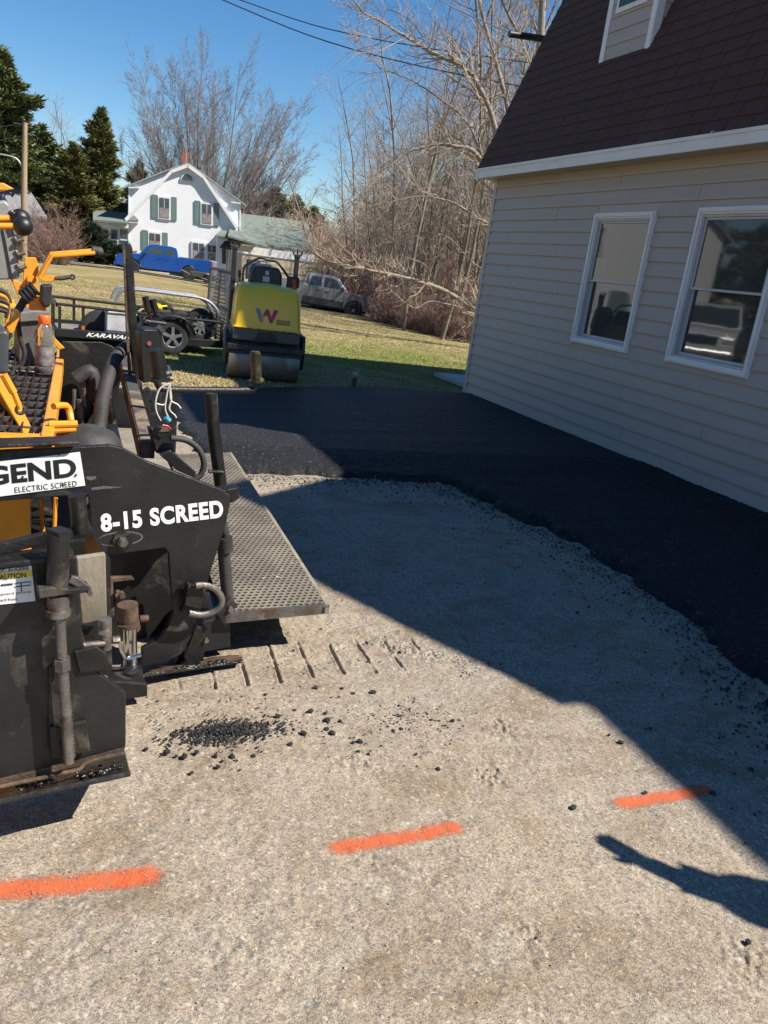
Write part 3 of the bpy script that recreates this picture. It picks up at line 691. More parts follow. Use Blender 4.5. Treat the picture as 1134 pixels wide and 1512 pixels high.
# pale green concrete pad behind the garage corner and the small garden lamp
m_pad = pm('pale_green_paint', (0.30, 0.36, 0.33), 0.75, 0, 0.12, 4, 0.2)
a, b_, c_, d_ = gp(640, 556), gp(690, 574), gp(705, 572), gp(705, 557)
pad = obj('step_pad', prism([(a.x, a.y, 0.005), (W + 0.25, GY1 + 0.16, 0.005), (W + 1.6, GY1 + 0.16, 0.005), (W + 1.6, a.y, 0.005)], (0, 0, 0.07)), m_pad, None, bevel=0.008)
tag(pad, 'pale green painted slab on the grass at the garage corner', 'slab')
p = at(522, 573)
lamp = thing('garden_lamp', 'small brown garden stub post with pale round globe on the grass edge', 'garden lamp', (p.x, p.y, 0.0))
m_gp = pm('brown_post', (0.10, 0.06, 0.05), 0.7, 0, 0.3); m_globe = pm('tan_globe', (0.50, 0.36, 0.24), 0.6, 0, 0.15)
obj('post', lathe([(0.035, 0), (0.038, 0.02), (0.034, 0.03), (0.034, 0.11), (0.042, 0.115), (0.042, 0.13), (0.02, 0.14)], n=14), m_gp, lamp, True)
obj('globe', sphere((0, 0, 0.178), 0.047, 16, 10), m_globe, lamp, True)
# ================================================================ ASPHALT PAVER (rear screed end)
YAW = 0.153
def pp(u, v, y0):
    d = ray(u, v); t = y0 / (d[1] - YAW * d[0]); return Vector((t * d[0], t * d[1], CAM_H + t * d[2]))
cA = lambda x, y: (x / 2.835, 240 + y / 2.835)
cB = lambda x, y: (x / 2.835, 560 + y / 2.835)
cC = lambda x, y: (x / 2.835, 850 + y / 2.835)
dB = lambda x, y: (x / 4.725, 640 + y / 4.725)
dC = lambda x, y: (120 + x / 4.3615, 780 + y / 4.3615)
z7 = lambda x, y: (x / 5.6, 430 + y / 5.6)
z8 = lambda x, y: (150 + x / 4.536, 500 + y / 4.536)
INTO = Vector((-YAW, 1, 0)).normalized()
def plate(pts, y0, th, conv=lambda x, y: (x, y)):
    return prism([pp(*conv(*p), y0) for p in pts], INTO * th)
def rod(pts, y0, rpx, n=12, conv=lambda x, y: (x, y), sub=0):
    P = [pp(*conv(*p[:2]), p[2] if len(p) > 2 else y0) for p in pts]
    r = rpx * (P[0] - Vector((0, 0, CAM_H))).length / F_PX
    if sub: P = curve(P, sub)
    return tube(P, r, n)
def washer(u, v, y0, rpx, th, n=20):
    p = pp(u, v, y0); r = rpx * (p - Vector((0, 0, CAM_H))).length / F_PX
    return tube([p, p - INTO * th], r, n)
RUST = (0.13, 0.062, 0.03)
m_pblk = pm('paver_black_paint', (0.011, 0.011, 0.011), 0.46, 0, 0.5, 5, 0.22, 60, dirt=(0.07, 0.06, 0.05), dirt_amt=0.46, dscale=4, spec=0.5)
m_pblk2 = pm('paver_black_worn', (0.014, 0.0135, 0.013), 0.42, 0.15, 0.4, 9, 0.3, 60, dirt=(0.075, 0.06, 0.048), dirt_amt=0.5, dscale=7)
m_steel = pm('worn_steel', (0.22, 0.205, 0.19), 0.42, 0.75, 0.35, 14, 0.3, 70, dirt=(0.12, 0.085, 0.06), dirt_amt=0.7, dscale=9)
m_chrome = pm('rod_chrome', (0.55, 0.55, 0.56), 0.12, 1.0, 0.05, 5, 0)
m_rust = pm('rusty_steel', (0.115, 0.072, 0.046), 0.75, 0.3, 0.45, 14, 0.5, 60, dirt=(0.05, 0.04, 0.035), dirt_amt=0.6, dscale=12)
m_tanpl = pm('dusty_tan_plate', (0.25, 0.215, 0.165), 0.8, 0.1, 0.2, 8, 0.3, 50, dirt=(0.15, 0.115, 0.08), dirt_amt=0.5, dscale=6, grain=(1, 1, 0.5))
m_or = pm('paver_orange', (0.78, 0.30, 0.022), 0.38, 0, 0.12, 6, 0.08, 40, dirt=(0.36, 0.15, 0.03), dirt_amt=0.3, dscale=8)
m_tar = pm('tar_smear', (0.012, 0.011, 0.010), 0.22, 0, 0.5, 20, 0.9, 45)
m_rub = pm('black_rubber', (0.016, 0.016, 0.016), 0.6, 0, 0.3, 10, 0.25, 50)
m_hose = pm('dusty_hose', (0.035, 0.032, 0.03), 0.65, 0, 0.4, 9, 0.3, 60)
m_grey = pm('grey_console', (0.24, 0.24, 0.23), 0.5, 0.2, 0.2, 6, 0.2)
m_sign = pm('white_sign', (0.72, 0.72, 0.71), 0.45, 0, 0.05, 20, 0.03, dirt=(0.3, 0.28, 0.26), dirt_amt=0.12, dscale=18)
m_ink = pm('black_ink', (0.012, 0.012, 0.012), 0.5, 0, 0.2)
m_letw = pm('white_letters', (0.78, 0.78, 0.77), 0.45, 0, 0.04, 20, 0)
m_yel = pm('caution_yellow', (0.75, 0.55, 0.04), 0.5, 0, 0.08)

paver = thing('asphalt_paver', 'black and orange asphalt paver with its screed end resting on the gravel', 'paver', (0.2, 4.0, 0.0), world_children=True)
Y_SP = 2.70
def text_mesh(body, bold=0.0, spacing=1.0):
    cu = bpy.data.curves.new('lettering', 'FONT'); cu.body = body; cu.size = 1.0; cu.extrude = 0.0; cu.offset = bold; cu.space_character = spacing
    o = bpy.data.objects.new('lettering', cu); COL.objects.link(o)
    dg = bpy.context.evaluated_depsgraph_get(); me = bpy.data.meshes.new_from_object(o.evaluated_get(dg))
    bpy.data.objects.remove(o, do_unlink=True); bpy.data.curves.remove(cu)
    V = np.array([v.co[:] for v in me.vertices]); Fs = [tuple(p.vertices) for p in me.polygons]
    bpy.data.meshes.remove(me); return V, Fs
def lettering(name, body, corners, mat, parent, lift, bold=0.0, spacing=1.0):
    """text stretched over the quad bottom-left, bottom-right, top-right, top-left (places in the scene)"""
    V, Fs = text_mesh(body, bold, spacing); mn, mx_ = V.min(0), V.max(0)
    bl, br, tr, tl = [Vector(q) for q in corners]; nn = (br - bl).cross(tl - bl).normalized() * lift
    out = []
    for v in V:
        s = (v[0] - mn[0]) / (mx_[0] - mn[0]); t = (v[1] - mn[1]) / (mx_[1] - mn[1])
        out.append(bl * (1 - s) * (1 - t) + br * s * (1 - t) + tr * s * t + tl * (1 - s) * t + nn)
    me = bpy.data.meshes.new(name); me.from_pydata([tuple(v) for v in out], [], Fs); me.materials.append(mat)
    return link(name, me, parent)

# side plate with its arm
SP = [(-260, 312), (335, 283), (460, 275), (520, 290), (620, 345), (930, 462), (962, 485), (966, 515), (945, 610), (875, 830), (835, 985), (800, 1085), (760, 1150), (691, 1189), (594, 1205), (594, 1127),
      (652, 1098), (704, 1040), (727, 975), (717, 884), (706, 725), (688, 706), (480, 735), (415, 728), (388, 695), (372, 485), (230, 492), (-260, 535)]
sp_ = obj('side_plate', plate(SP, Y_SP, 0.022, cB), m_pblk, paver, bevel=0.004)
obj('arm_channel', plate([(-260, 300), (320, 276), (338, 268), (330, 262), (-260, 282)], Y_SP - 0.035, 0.09, cB), m_pblk2, paver, bevel=0.006)
Q = lambda pts, y0, conv: [pp(*conv(*p), y0) for p in pts]
sgn = obj('sign', prism(Q([(-230, 520), (357, 445), (335, 305), (-230, 373)], Y_SP - 0.004, cB), INTO * 0.003), m_sign, paver)
lettering('sign_letters', 'LEGEND', Q([(-205, 463), (322, 408), (315, 328), (-212, 382)], Y_SP - 0.004, cB), m_ink, sgn, 0.0012, 0.035)
lettering('sign_letters', 'ELECTRIC SCREED', Q([(62, 475), (322, 447), (320, 424), (60, 452)], Y_SP - 0.004, cB), m_ink, sgn, 0.0012, 0.0, 1.1)
for (x, y) in ((95, 408), (268, 438), (318, 400), (245, 315)): obj('rivet', washer(*cB(x, y), Y_SP - 0.004, 1.6, 0.004, 8), m_steel, sgn)
lettering('plate_letters', '8-15 SCREED', Q([(424, 640), (936, 578), (930, 504), (418, 564)], Y_SP, cB), m_letw, sp_, 0.0015, 0.042, 1.1)
m_scr = pm('scratched_paint', (0.09, 0.085, 0.08), 0.7, 0, 0.3, 60, 0.3)
for sc_ in ([(360, 408), (400, 405), (405, 416), (380, 424), (362, 418)], [(380, 455), (430, 447), (470, 449), (512, 452), (470, 457), (385, 464)]):
    obj('scratch', plate(sc_, Y_SP - 0.0012, 0.001, cB), m_scr, sp_)
# slot and its bolt
def ell(cx, cy, rx, ry, tilt, k=20): return [(cx + rx * cos(t) * cos(tilt) - ry * sin(t) * sin(tilt), cy + rx * cos(t) * sin(tilt) + ry * sin(t) * cos(tilt)) for t in [2 * pi * i / k for i in range(k)]]
obj('slot_rim', plate(ell(503, 668, 97, 31, -0.09), Y_SP - 0.0015, 0.001, cB), m_steel, sp_)
obj('slot', plate(ell(503, 668, 90, 24, -0.09), Y_SP - 0.003, 0.002, cB), m_ink, sp_)
obj('washer', washer(*cB(511, 673), Y_SP - 0.003, 13.5, 0.012), m_pblk2, sp_, True)
obj('bolt_head', merge(washer(*cB(511, 678), Y_SP - 0.015, 7.5, 0.018, 6), washer(*cB(511, 682), Y_SP - 0.033, 4.2, 0.02, 12)), m_steel, sp_)
# tie link behind the plate edge and D shackle
obj('lug', plate([(905, 470), (1000, 452), (1003, 500), (968, 520), (968, 505)], Y_SP + 0.05, 0.06, cB), m_pblk2, paver, bevel=0.004)
obj('strut', merge(rod([(932, 600), (945, 665)], Y_SP + 0.07, 6, 12, cB), rod([(940, 660), (945, 720)], Y_SP + 0.07, 11, 12, cB), rod([(935, 700), (958, 975)], Y_SP + 0.08, 9, 14, cB)), m_hose, paver, True)
for k in range(7): obj('strut_thread', washer(*cB(933 + k * 1.6, 606 + k * 8), Y_SP + 0.071, 6.8, 0.002, 12), m_steel, paver)
obj('bracket', merge(plate([(640, 545), (715, 385), (760, 365), (800, 420), (770, 530), (735, 520)], Y_SP - 0.02, 0.02, dC), plate([(665, 500), (690, 365), (790, 400), (770, 525)], Y_SP - 0.06, 0.04, dC)), m_pblk2, paver, bevel=0.003)
obj('shackle', rod([(735, 372), (790, 368), (850, 385), (895, 430), (905, 475), (880, 520), (820, 550), (755, 558), (690, 545)], Y_SP - 0.075, 5.0, 10, dC, 4), m_steel, paver, True)
tb = obj('tab', plate([(870, 555), (965, 445), (1010, 500), (930, 570), (935, 640)], Y_SP - 0.03, 0.01, dC), m_pblk2, paver, bevel=0.002)
obj('bolt_head', washer(*dC(958, 518), Y_SP - 0.03, 4.5, 0.012, 6), m_steel, tb)
# body behind the shackle, foot plate
obj('screed_end_box', plate([(690, 690), (790, 600), (960, 560), (963, 770), (800, 800), (600, 880)], Y_SP + 0.06, 0.25, dC), m_pblk, paver, bevel=0.006)
obj('stiffener', plate([(665, 830), (715, 700), (730, 625), (775, 640), (795, 710), (790, 855), (680, 885)], Y_SP - 0.005, 0.014, dC), m_pblk2, paver, bevel=0.003)
obj('bolt_head', washer(*dC(803, 718), Y_SP - 0.005, 3.5, 0.012, 6), m_steel, paver)
ft = Q([(395, 960), (1030, 852), (1000, 785), (960, 765), (600, 880), (395, 915)], Y_SP - 0.03, dC)
obj('foot_plate', prism([pp(*dC(395, 945), 2.62), pp(*dC(1032, 852), 2.66), pp(*dC(1003, 790), 2.84), pp(*dC(500, 880), 2.84)], (0, 0, -0.012)), m_rust, paver)
obj('foot_edge', tube([pp(*dC(395, 950), 2.62), pp(*dC(700, 905), 2.64), pp(*dC(1032, 855), 2.66)], 0.007, 8), m_tar, paver)
for k in range(26):
    t = random.random(); q = pp(*dC(420 + 500 * t, 935 - 82 * t), 2.64 + 0.06 * random.random())
    obj('tar_lump', sphere(q, random.uniform(0.006, 0.013), 7, 5, (1.3, 1, 0.7)), m_tar, paver)
# dark chamber seen through the cut-out, with cylinder, rod and block
obj('chamber_back', plate([(150, 130), (600, 110), (610, 880), (160, 950)], Y_SP + 0.33, 0.03, dC), m_pblk, paver)
obj('chamber_roof', prism(Q([(160, 150), (590, 118)], Y_SP + 0.025, dC) + Q([(590, 118), (160, 150)], Y_SP + 0.32, dC), (0, 0, 0.01)), m_pblk, paver)
obj('chamber_bracket', merge(plate([(178, 318), (330, 315), (345, 335), (205, 350), (215, 560), (190, 600)], Y_SP + 0.03, 0.02, dC)), m_rust, paver, bevel=0.003)
obj('chamber_bolt', merge(washer(*dC(232, 415), Y_SP + 0.03, 5, 0.02, 6), washer(*dC(255, 418), Y_SP + 0.03, 4, 0.03, 12)), m_rust, paver)
obj('cylinder', merge(rod([(298, 490), (308, 640)], Y_SP - 0.05, 14, 18, dC), rod([(300, 600), (312, 655)], Y_SP - 0.055, 15, 18, dC), rod([(375, 585), (430, 582)], Y_SP - 0.02, 5.5, 12, dC)), m_rust, paver, True)
obj('cylinder', rod([(312, 640), (318, 900)], Y_SP - 0.08, 9.5, 16, dC), m_chrome, paver, True)
obj('block', merge(plate([(180, 985), (425, 1000), (430, 1085), (290, 1105), (195, 1010)], Y_SP - 0.2, 0.12, dC)), m_pblk2, paver, bevel=0.006)
obj('collar', merge(rod([(322, 905), (328, 985)], Y_SP - 0.12, 15, 18, dC)), m_pblk2, paver, True)
obj('clip', rod([(215, 720), (240, 715), (265, 800), (300, 835), (385, 815)], Y_SP - 0.16, 2.6, 8, dC, 4), m_chrome, paver, True)
# perforated walkway behind the screed
P_nr, P_nl, P_fr, P_fl = gp(487, 893, 0.22), gp(345, 906, 0.22), gp(342, 668, 0.22), gp(270, 672, 0.22)
P_fl.x = P_fr.x - 0.46; P_nl.x = P_nr.x - 0.46
m_walk, n, b = new_mat('perforated_walkway'); vec = coord(n, 'Object')
mp = n.nodes.new('ShaderNodeMapping'); mp.inputs['Scale'].default_value = (36, 36, 1); n.links.new(vec, mp.inputs[0])
sp = n.nodes.new('ShaderNodeSeparateXYZ'); n.links.new(mp.outputs[0], sp.inputs[0])
rowi = math_n(n, 'FLOOR', sp.outputs[1]); xo = math_n(n, 'ADD', sp.outputs[0], math_n(n, 'MULTIPLY', math_n(n, 'MODULO', rowi, 2.0), 0.5))
fx_ = math_n(n, 'SUBTRACT', math_n(n, 'FRACT', xo), 0.5); fy_ = math_n(n, 'SUBTRACT', math_n(n, 'FRACT', sp.outputs[1]), 0.5)
rr = math_n(n, 'SQRT', math_n(n, 'ADD', math_n(n, 'MULTIPLY', fx_, fx_), math_n(n, 'MULTIPLY', fy_, fy_)))
hole = ramp(n, rr, [(0.26, 1.0), (0.31, 0.0)]); rim = ramp(n, rr, [(0.30, 1.0), (0.45, 0.0)])
dustn = noise(n, 4.5, 6, 0.65, vec); c = mixc(n, ramp(n, dustn, [(0.35, 0), (0.7, 1)]), (0.15, 0.125, 0.095), (0.30, 0.25, 0.185))
c = mixc(n, ramp(n, noise(n, 26, 3, 0.6, vec), [(0.66, 0), (0.72, 0.8)]), c, (0.5, 0.47, 0.42))
c = mixc(n, hole, c, (0.02, 0.018, 0.016)); n.links.new(c, b.inputs['Base Color']); b.inputs['Roughness'].default_value = 0.6; b.inputs['Metallic'].default_value = 0.25
bump(n, b, math_n(n, 'SUBTRACT', rim, math_n(n, 'MULTIPLY', hole, 1.6)), 0.6, 0.006)
walk = obj('walkway', prism([P_nl, P_nr, P_fr, P_fl], (0, 0, -0.012)), m_walk, paver)
dwn = Vector((0, 0, -0.052)); ins_ = Vector((-0.018, 0, 0))
obj('walkway_edge', prism([P_nr + Vector((0.0, 0, 0.001)), P_fr + Vector((0, 0, 0.001)), P_fr + ins_ + Vector((0, 0, 0.001)), P_nr + ins_ + Vector((0, 0, 0.001))], (0, 0, -0.043)), m_tanpl, walk)
fy0 = Vector((0, -0.015, 0))
nl2, nr2 = P_nl + Vector((0, 0.014, 0.002)), P_nr + Vector((-0.0182, 0.014, 0.002))
obj('walkway_end', prism([nl2, nr2, nr2 + Vector((0, -0.016, 0)), nl2 + Vector((0, -0.016, 0))], (0, 0, -0.043)), m_steel, walk)
obj('walkway_end_opening', prism([P_nr + Vector((-0.042, -0.0035, -0.008)), P_nr + Vector((-0.022, -0.0035, -0.008)), P_nr + Vector((-0.022, -0.0035, -0.037)), P_nr + Vector((-0.042, -0.0035, -0.037))], (0, 0.004, 0)), m_ink, walk)
# screed body and far end
obj('screed_body', merge(bx(-0.9, 0.56, 3.1, 5.55, 0.03, 0.34), bx(-0.9, 0.30, 3.1, 5.5, 0.34, 0.44)), m_pblk2, paver, bevel=0.01)
obj('screed_shelf', bx(0.30, 0.555, 3.1, 5.5, 0.342, 0.36), m_tanpl, paver, bevel=0.004)
obj('far_side_plate', bx(-0.5, 0.72, 5.56, 5.6, 0.02, 0.62), m_pblk, paver, bevel=0.006)
for k in range(9):
    x = random.uniform(0.02, 0.22); y = 3.2 + k * 0.23
    obj('screed_block', box((x, y, 0.47 + 0.03 * (k % 3)), (0.09 + 0.03 * (k % 2), 0.10, 0.07 + 0.05 * (k % 3)), 0.1 * (k % 4)), (m_tanpl, m_pblk2, m_steel, m_hose)[k % 4], paver, bevel=0.006)
for k in range(7):
    x = 0.05 + 0.025 * k; obj('screed_stud', cyl((x, 3.3 + 0.22 * k, 0.4), (x, 3.3 + 0.22 * k, 0.62 - 0.02 * k), 0.016, 10), m_steel, paver, True)
for k in range(6): obj('cooling_fin', box((0.30, 3.52 + 0.035 * k, 0.50), (0.16, 0.012, 0.10)), m_tanpl, paver)
obj('finned_motor', merge(cyl((0.25, 3.5, 0.47), (0.25, 3.75, 0.47), 0.07, 16)), m_pblk2, paver, True)
# end gate nearest the spray line
Y_EG = 1.905
GATE = [(-160, 855), (113, 822), (119, 905), (121, 945), (139, 989), (186, 1023), (186, 1100), (183, 1113), (120, 1132), (-160, 1200)]
gate = obj('end_gate', plate(GATE, Y_EG, 0.02), m_pblk, paver, bevel=0.004)
obj('gate_channel', plate([(-160, 862), (110, 826), (110, 818), (-160, 852)], Y_EG - 0.03, 0.07), m_pblk2, paver, bevel=0.004)
obj('gate_rib', plate([(96, 968), (110, 1000), (109, 1072), (72, 1078), (72, 985)], Y_EG - 0.012, 0.011), m_pblk, gate, bevel=0.003)
obj('gate_gusset', plate([(73, 1075), (128, 1065), (134, 1110), (76, 1122)], Y_EG - 0.025, 0.012), m_pblk2, gate, bevel=0.004)
obj('gate_plate', plate([(109, 962), (142, 955), (158, 965), (160, 990), (118, 995)], Y_EG - 0.01, 0.008), m_pblk2, gate, bevel=0.003)
obj('gate_shoe', prism([pp(-160, 1222, Y_EG - 0.05), pp(192, 1144, Y_EG - 0.03), pp(184, 1112, Y_EG + 0.19), pp(-160, 1180, Y_EG + 0.15)], (0, 0, 0.012)), m_tar, paver, bevel=0.003)
obj('gate_shoe_lip', tube([pp(-160, 1219, Y_EG - 0.05), pp(60, 1170, Y_EG - 0.04), pp(192, 1142, Y_EG - 0.03)], 0.008, 8), m_pblk2, paver, True)
obj('gate_bottom_bar', tube(curve([pp(-160, 1205, Y_EG - 0.015), pp(0, 1162, Y_EG - 0.015), pp(70, 1147, Y_EG - 0.02), pp(80, 1143, Y_EG - 0.03), pp(115, 1137, Y_EG - 0.03), pp(130, 1125, Y_EG - 0.015), pp(183, 1112, Y_EG - 0.012)], 4), 0.006, 8), m_rust, paver, True)
for k in range(46):
    t = random.random(); q = pp(20 + 165 * t, 1172 - 38 * t - random.random() * 14, Y_EG - 0.02 + 0.05 * random.random())
    obj('tar_lump', sphere(q, random.uniform(0.004, 0.010), 7, 5, (1.4, 1, 0.6)), m_tar, paver)
obj('rust_band', plate([(-160, 1188), (120, 1121), (183, 1103), (183, 1110), (120, 1130), (-160, 1198)], Y_EG - 0.0015, 0.001), m_rust, gate)
# screw jack on the gate
obj('jack_tube', merge(rod([(246, 645), (240, 868)], Y_EG - 0.05, 14.5, 20, cB), rod([(248, 628), (246, 660)], Y_EG - 0.05, 15.5, 4, cB)), m_pblk2, paver, True)
obj('jack_collar', merge(rod([(245, 905), (243, 990)], Y_EG - 0.05, 14, 16, cB), rod([(243, 960), (242, 985)], Y_EG - 0.05, 16.5, 16, cB), rod([(252, 900), (250, 960)], Y_EG - 0.05, 12, 16, cB)), m_steel, paver, True)
obj('jack_screw', rod([(88, 900), (92, 980), (102, 1126)], Y_EG - 0.05, 7.0, 14), m_steel, paver, True)
for k in range(22): obj('screw_thread', washer(92.5 + k * 0.46, 990 + k * 6.0, Y_EG - 0.049, 7.6, 0.0025, 12), m_steel, paver)
obj('jack_nut', rod([(92, 972), (93, 988)], Y_EG - 0.05, 11, 6), m_steel, paver)
obj('jack_plate', plate([(160, 885), (215, 870), (290, 880), (375, 875), (385, 890), (360, 895), (270, 905), (165, 920)], Y_EG - 0.075, 0.05, cB), m_pblk2, paver, bevel=0.003)
obj('jack_lever', plate([(300, 825), (330, 830), (385, 875), (380, 895), (360, 892), (285, 852)], Y_EG - 0.06, 0.012, cB), m_steel, paver, bevel=0.003)
obj('bolt_head', washer(*dB(622, 1103), Y_EG - 0.07, 4, 0.012, 8), m_steel, paver)
obj('handle_bar', merge(plate([(-200, 735), (210, 640), (375, 625), (372, 660), (212, 688), (-200, 785)], Y_EG + 0.02, 0.018, cB)), m_pblk2, paver, bevel=0.003)
obj('handle_grip', merge(rod([(322, 488), (338, 640)], Y_EG + 0.03, 11.5, 18, cB), rod([(318, 484), (323, 500)], Y_EG + 0.03, 10, 18, cB)), m_pblk2, paver, True)
obj('cross_rod', merge(rod([(-200, 345), (440, 283)], Y_EG + 0.02, 4.8, 12, cC), rod([(440, 180), (440, 300)], Y_EG + 0.06, 9, 14, cC)), m_steel, paver, True)
obj('clamp', merge(rod([(440, 240), (441, 305)], Y_EG + 0.03, 8.5, 12, cC), rod([(470, 270), (500, 268)], Y_EG + 0.03, 5.5, 6, cC)), m_steel, paver, True)
obj('tan_backing_plate', plate([(113, 824), (156, 818), (158, 914), (121, 922)], Y_EG + 0.12, 0.02), m_tanpl, paver, bevel=0.003)
obj('gate_post', plate([(157, 826), (163, 826), (166, 1000), (160, 1000)], Y_EG + 0.3, 0.35), m_pblk, paver)
obj('lower_link', plate([(121, 930), (155, 920), (162, 1000), (139, 990)], Y_EG + 0.16, 0.2), m_pblk, paver)
# caution decal
dec = obj('caution_decal', prism(Q([(-70, 951), (148, 928), (132, 780), (-70, 806)], Y_EG - 0.003, cB), INTO * 0.0025), m_sign, gate)
obj('decal_band', prism(Q([(-70, 843), (136, 826), (133, 800), (-70, 822)], Y_EG - 0.0045, cB), INTO * 0.001), m_yel, dec)
lettering('decal_letters', 'HYDRAULIC AUGERS', Q([(-108, 820), (120, 797), (118, 783), (-110, 806)], Y_EG - 0.003, cB), m_ink, dec, 0.001, 0.02)
lettering('decal_letters', 'CAUTION', Q([(-22, 842), (110, 830), (108, 808), (-24, 820)], Y_EG - 0.0046, cB), m_ink, dec, 0.001, 0.02)
lettering('decal_letters', 'Keep guard points', Q([(-60, 912), (130, 896), (129, 884), (-60, 900)], Y_EG - 0.003, cB), m_ink, dec, 0.001)
lettering('decal_letters', 'toward front.', Q([(-30, 934), (75, 924), (74, 911), (-30, 921)], Y_EG - 0.003, cB), m_ink, dec, 0.001)
obj('decal_drawing', merge(rod([(60, 870), (128, 862), (128, 848), (62, 855)], Y_EG - 0.004, 0.6, 6, cB), rod([(88, 852), (90, 890)], Y_EG - 0.004, 0.6, 6, cB), *[rod([(4 + 10 * k, 862 - k), (10 + 10 * k, 857 - k), (13 + 10 * k, 862 - k), (8 + 10 * k, 866 - k), (4 + 10 * k, 862 - k)], Y_EG - 0.004, 0.5, 5, cB) for k in range(5)]), m_ink, dec)

# ---- deck with grating, orange frame
ZG = 0.92
def gz(u, v, z=ZG): return gp(u, v, z)
TR, BR, TLc = gz(96, 513), gz(57, 649), gz(-60, 540)
xg0, xg1 = -0.62, -0.06
yg0, yg1 = BR.y + 0.05, TR.y - 0.1
nb1 = int((xg1 - xg0) / 0.036); nb2 = int((yg1 - yg0) / 0.15)
mb = mesh_from('grating_bar', bx(-0.003, 0.003, 0, yg1 - yg0, -0.026, 0), m_pblk2)
for k in range(nb1 + 1):
    o = link('grating_bar', mb, paver); o.location = (xg0 + k * 0.036, yg0, ZG)
mc = mesh_from('grating_cross_bar', bx(0, xg1 - xg0, -0.006, 0.006, -0.02, -0.002), m_steel)
for k in range(nb2 + 1):
    o = link('grating_cross_bar', mc, paver); o.location = (xg0, yg0 + k * 0.15, ZG)
obj('deck_pan', bx(-0.7, -0.07, yg0, yg1, 0.74, 0.76), m_rust, paver)
obj('deck_frame', merge(prism([Vector((xg1 + 0.005, yg1 + 0.05, ZG - 0.06)), Vector((xg1 + 0.045, yg1 + 0.05, ZG - 0.06)), Vector((xg1 + 0.045, yg1 + 0.05, ZG + 0.02)), Vector((xg1 + 0.005, yg1 + 0.05, ZG + 0.02))], (-0.03, -(yg1 - yg0) - 0.1, 0))), m_or, paver, bevel=0.006)
obj('deck_frame', bx(-0.7, xg1 + 0.01, yg0 - 0.07, yg0 - 0.01, ZG - 0.07, ZG + 0.012), m_or, paver, bevel=0.005)
obj('deck_beam', prism([gz(-30, 527, 1.02), gz(43, 655, 0.895), gz(58, 652, 0.895), gz(-5, 527, 1.02)], (0, 0, -0.09)), m_or, paver, bevel=0.006)
obj('deck_side', bx(-0.75, -0.12, 2.82, 2.85, 0.1, 0.9), m_or, paver, bevel=0.006)
obj('deck_hook', merge(rod([(79, 600, 2.95), (98, 599, 3.0), (103, 610, 3.0), (105, 622, 2.98)], 3, 4.5, 10, sub=3), rod([(72, 627, 2.92), (114, 626, 2.92)], 3, 5.0, 10), rod([(72, 636, 2.92), (112, 634, 2.92)], 3, 4.0, 10)), m_or, paver, True)
obj('deck_eye_rod', merge(rod([(5, 553), (20, 580)], 2.9, 5, 8), rod([(18, 575), (30, 603)], 2.9, 3.6, 8)), m_or, paver, True)
obj('deck_eye', rod([(30 + 6 * cos(t), 605 + 6 * sin(t)) for t in [2 * pi * i / 12 for i in range(13)]], 2.9, 2.4, 8), m_hose, paver, True)
obj('strut_orange', merge(rod([(28, 738), (30, 830)], 3.05, 4, 8), rod([(25, 770), (45, 735)], 3.05, 4, 8), rod([(60, 735), (66, 830)], 3.2, 3, 8), rod([(82, 735), (78, 830)], 3.25, 3, 8)), m_or, paver, True)
obj('tractor_body', merge(bx(-3.2, -0.35, 3.3, 5.6, 0.25, 0.70), bx(-3.0, -1.0, 3.4, 5.4, 0.7, 1.25)), m_or, paver, bevel=0.03)
obj('track', merge(bx(-3.3, -0.8, 3.15, 3.45, 0.02, 0.5)), m_rub, paver, bevel=0.1, seg=4)
obj('track', merge(bx(-3.3, -0.8, 5.35, 5.65, 0.02, 0.5)), m_rub, paver, bevel=0.1, seg=4)
# dome, bin, hose, beam, post
obj('dome', xform(lathe([(0.125, 0.0), (0.12, 0.05), (0.095, 0.09), (0.04, 0.115), (0.002, 0.12)], n=24), Matrix.Translation(pp(130, 674, 2.95))), m_hose, paver, True)
BIN = [(88, 515), (92, 504), (150, 505), (166, 511), (177, 522), (176, 548), (150, 585), (120, 640), (84, 665)]
obj('guard_bin', plate(BIN, 4.55, 0.012), m_pblk2, paver, bevel=0.004)
obj('guard_bin_side', plate([(177, 522), (186, 530), (160, 640), (118, 645), (150, 585), (176, 548)], 4.5, 0.03), m_pblk, paver)
obj('bin_pipe', rod([(112, 560), (132, 548), (138, 565), (138, 590)], 4.45, 10, 12, sub=4), m_hose, paver, True)
obj('linkage', merge(rod([(110, 575), (107, 640)], 4.0, 2.5, 8), rod([(124, 573), (125, 600)], 4.0, 2.5, 8), rod([(118, 590), (118, 640)], 4.0, 4.5, 8), rod([(140, 595), (150, 630)], 4.0, 3, 8), rod([(160, 585), (166, 625)], 4.0, 5, 8)), m_steel, paver, True)
obj('big_hose', rod([(200, 508, 4.25), (186, 513, 4.2), (170, 530, 4.1), (158, 562, 3.95), (150, 600, 3.8), (146, 640, 3.65)], 4.0, 8.6, 14, sub=5), m_hose, paver, True)
def beam(pts, w, h, mat, name):
    P = [Vector(p) for p in pts]; g_ = []
    for a_, c2 in zip(P[:-1], P[1:]):
        d = (c2 - a_).normalized(); s = Vector((d.y, -d.x, 0)).normalized() * w / 2; upv = s.cross(d).normalized() * h / 2
        if upv.z < 0: upv = -upv
        g_.append(prism([a_ - s - upv, a_ + s - upv, a_ + s + upv, a_ - s + upv], c2 - a_))
    return obj(name, merge(*g_), mat, paver, bevel=0.004)
m_beam = pm('worn_orange_beam', (0.30, 0.22, 0.13), 0.6, 0.2, 0.3, 8, 0.3, 50, dirt=(0.06, 0.055, 0.06), dirt_amt=0.85, dscale=4.5)
b0, b1 = pp(184, 535, 4.5), pp(218, 665, 3.05)
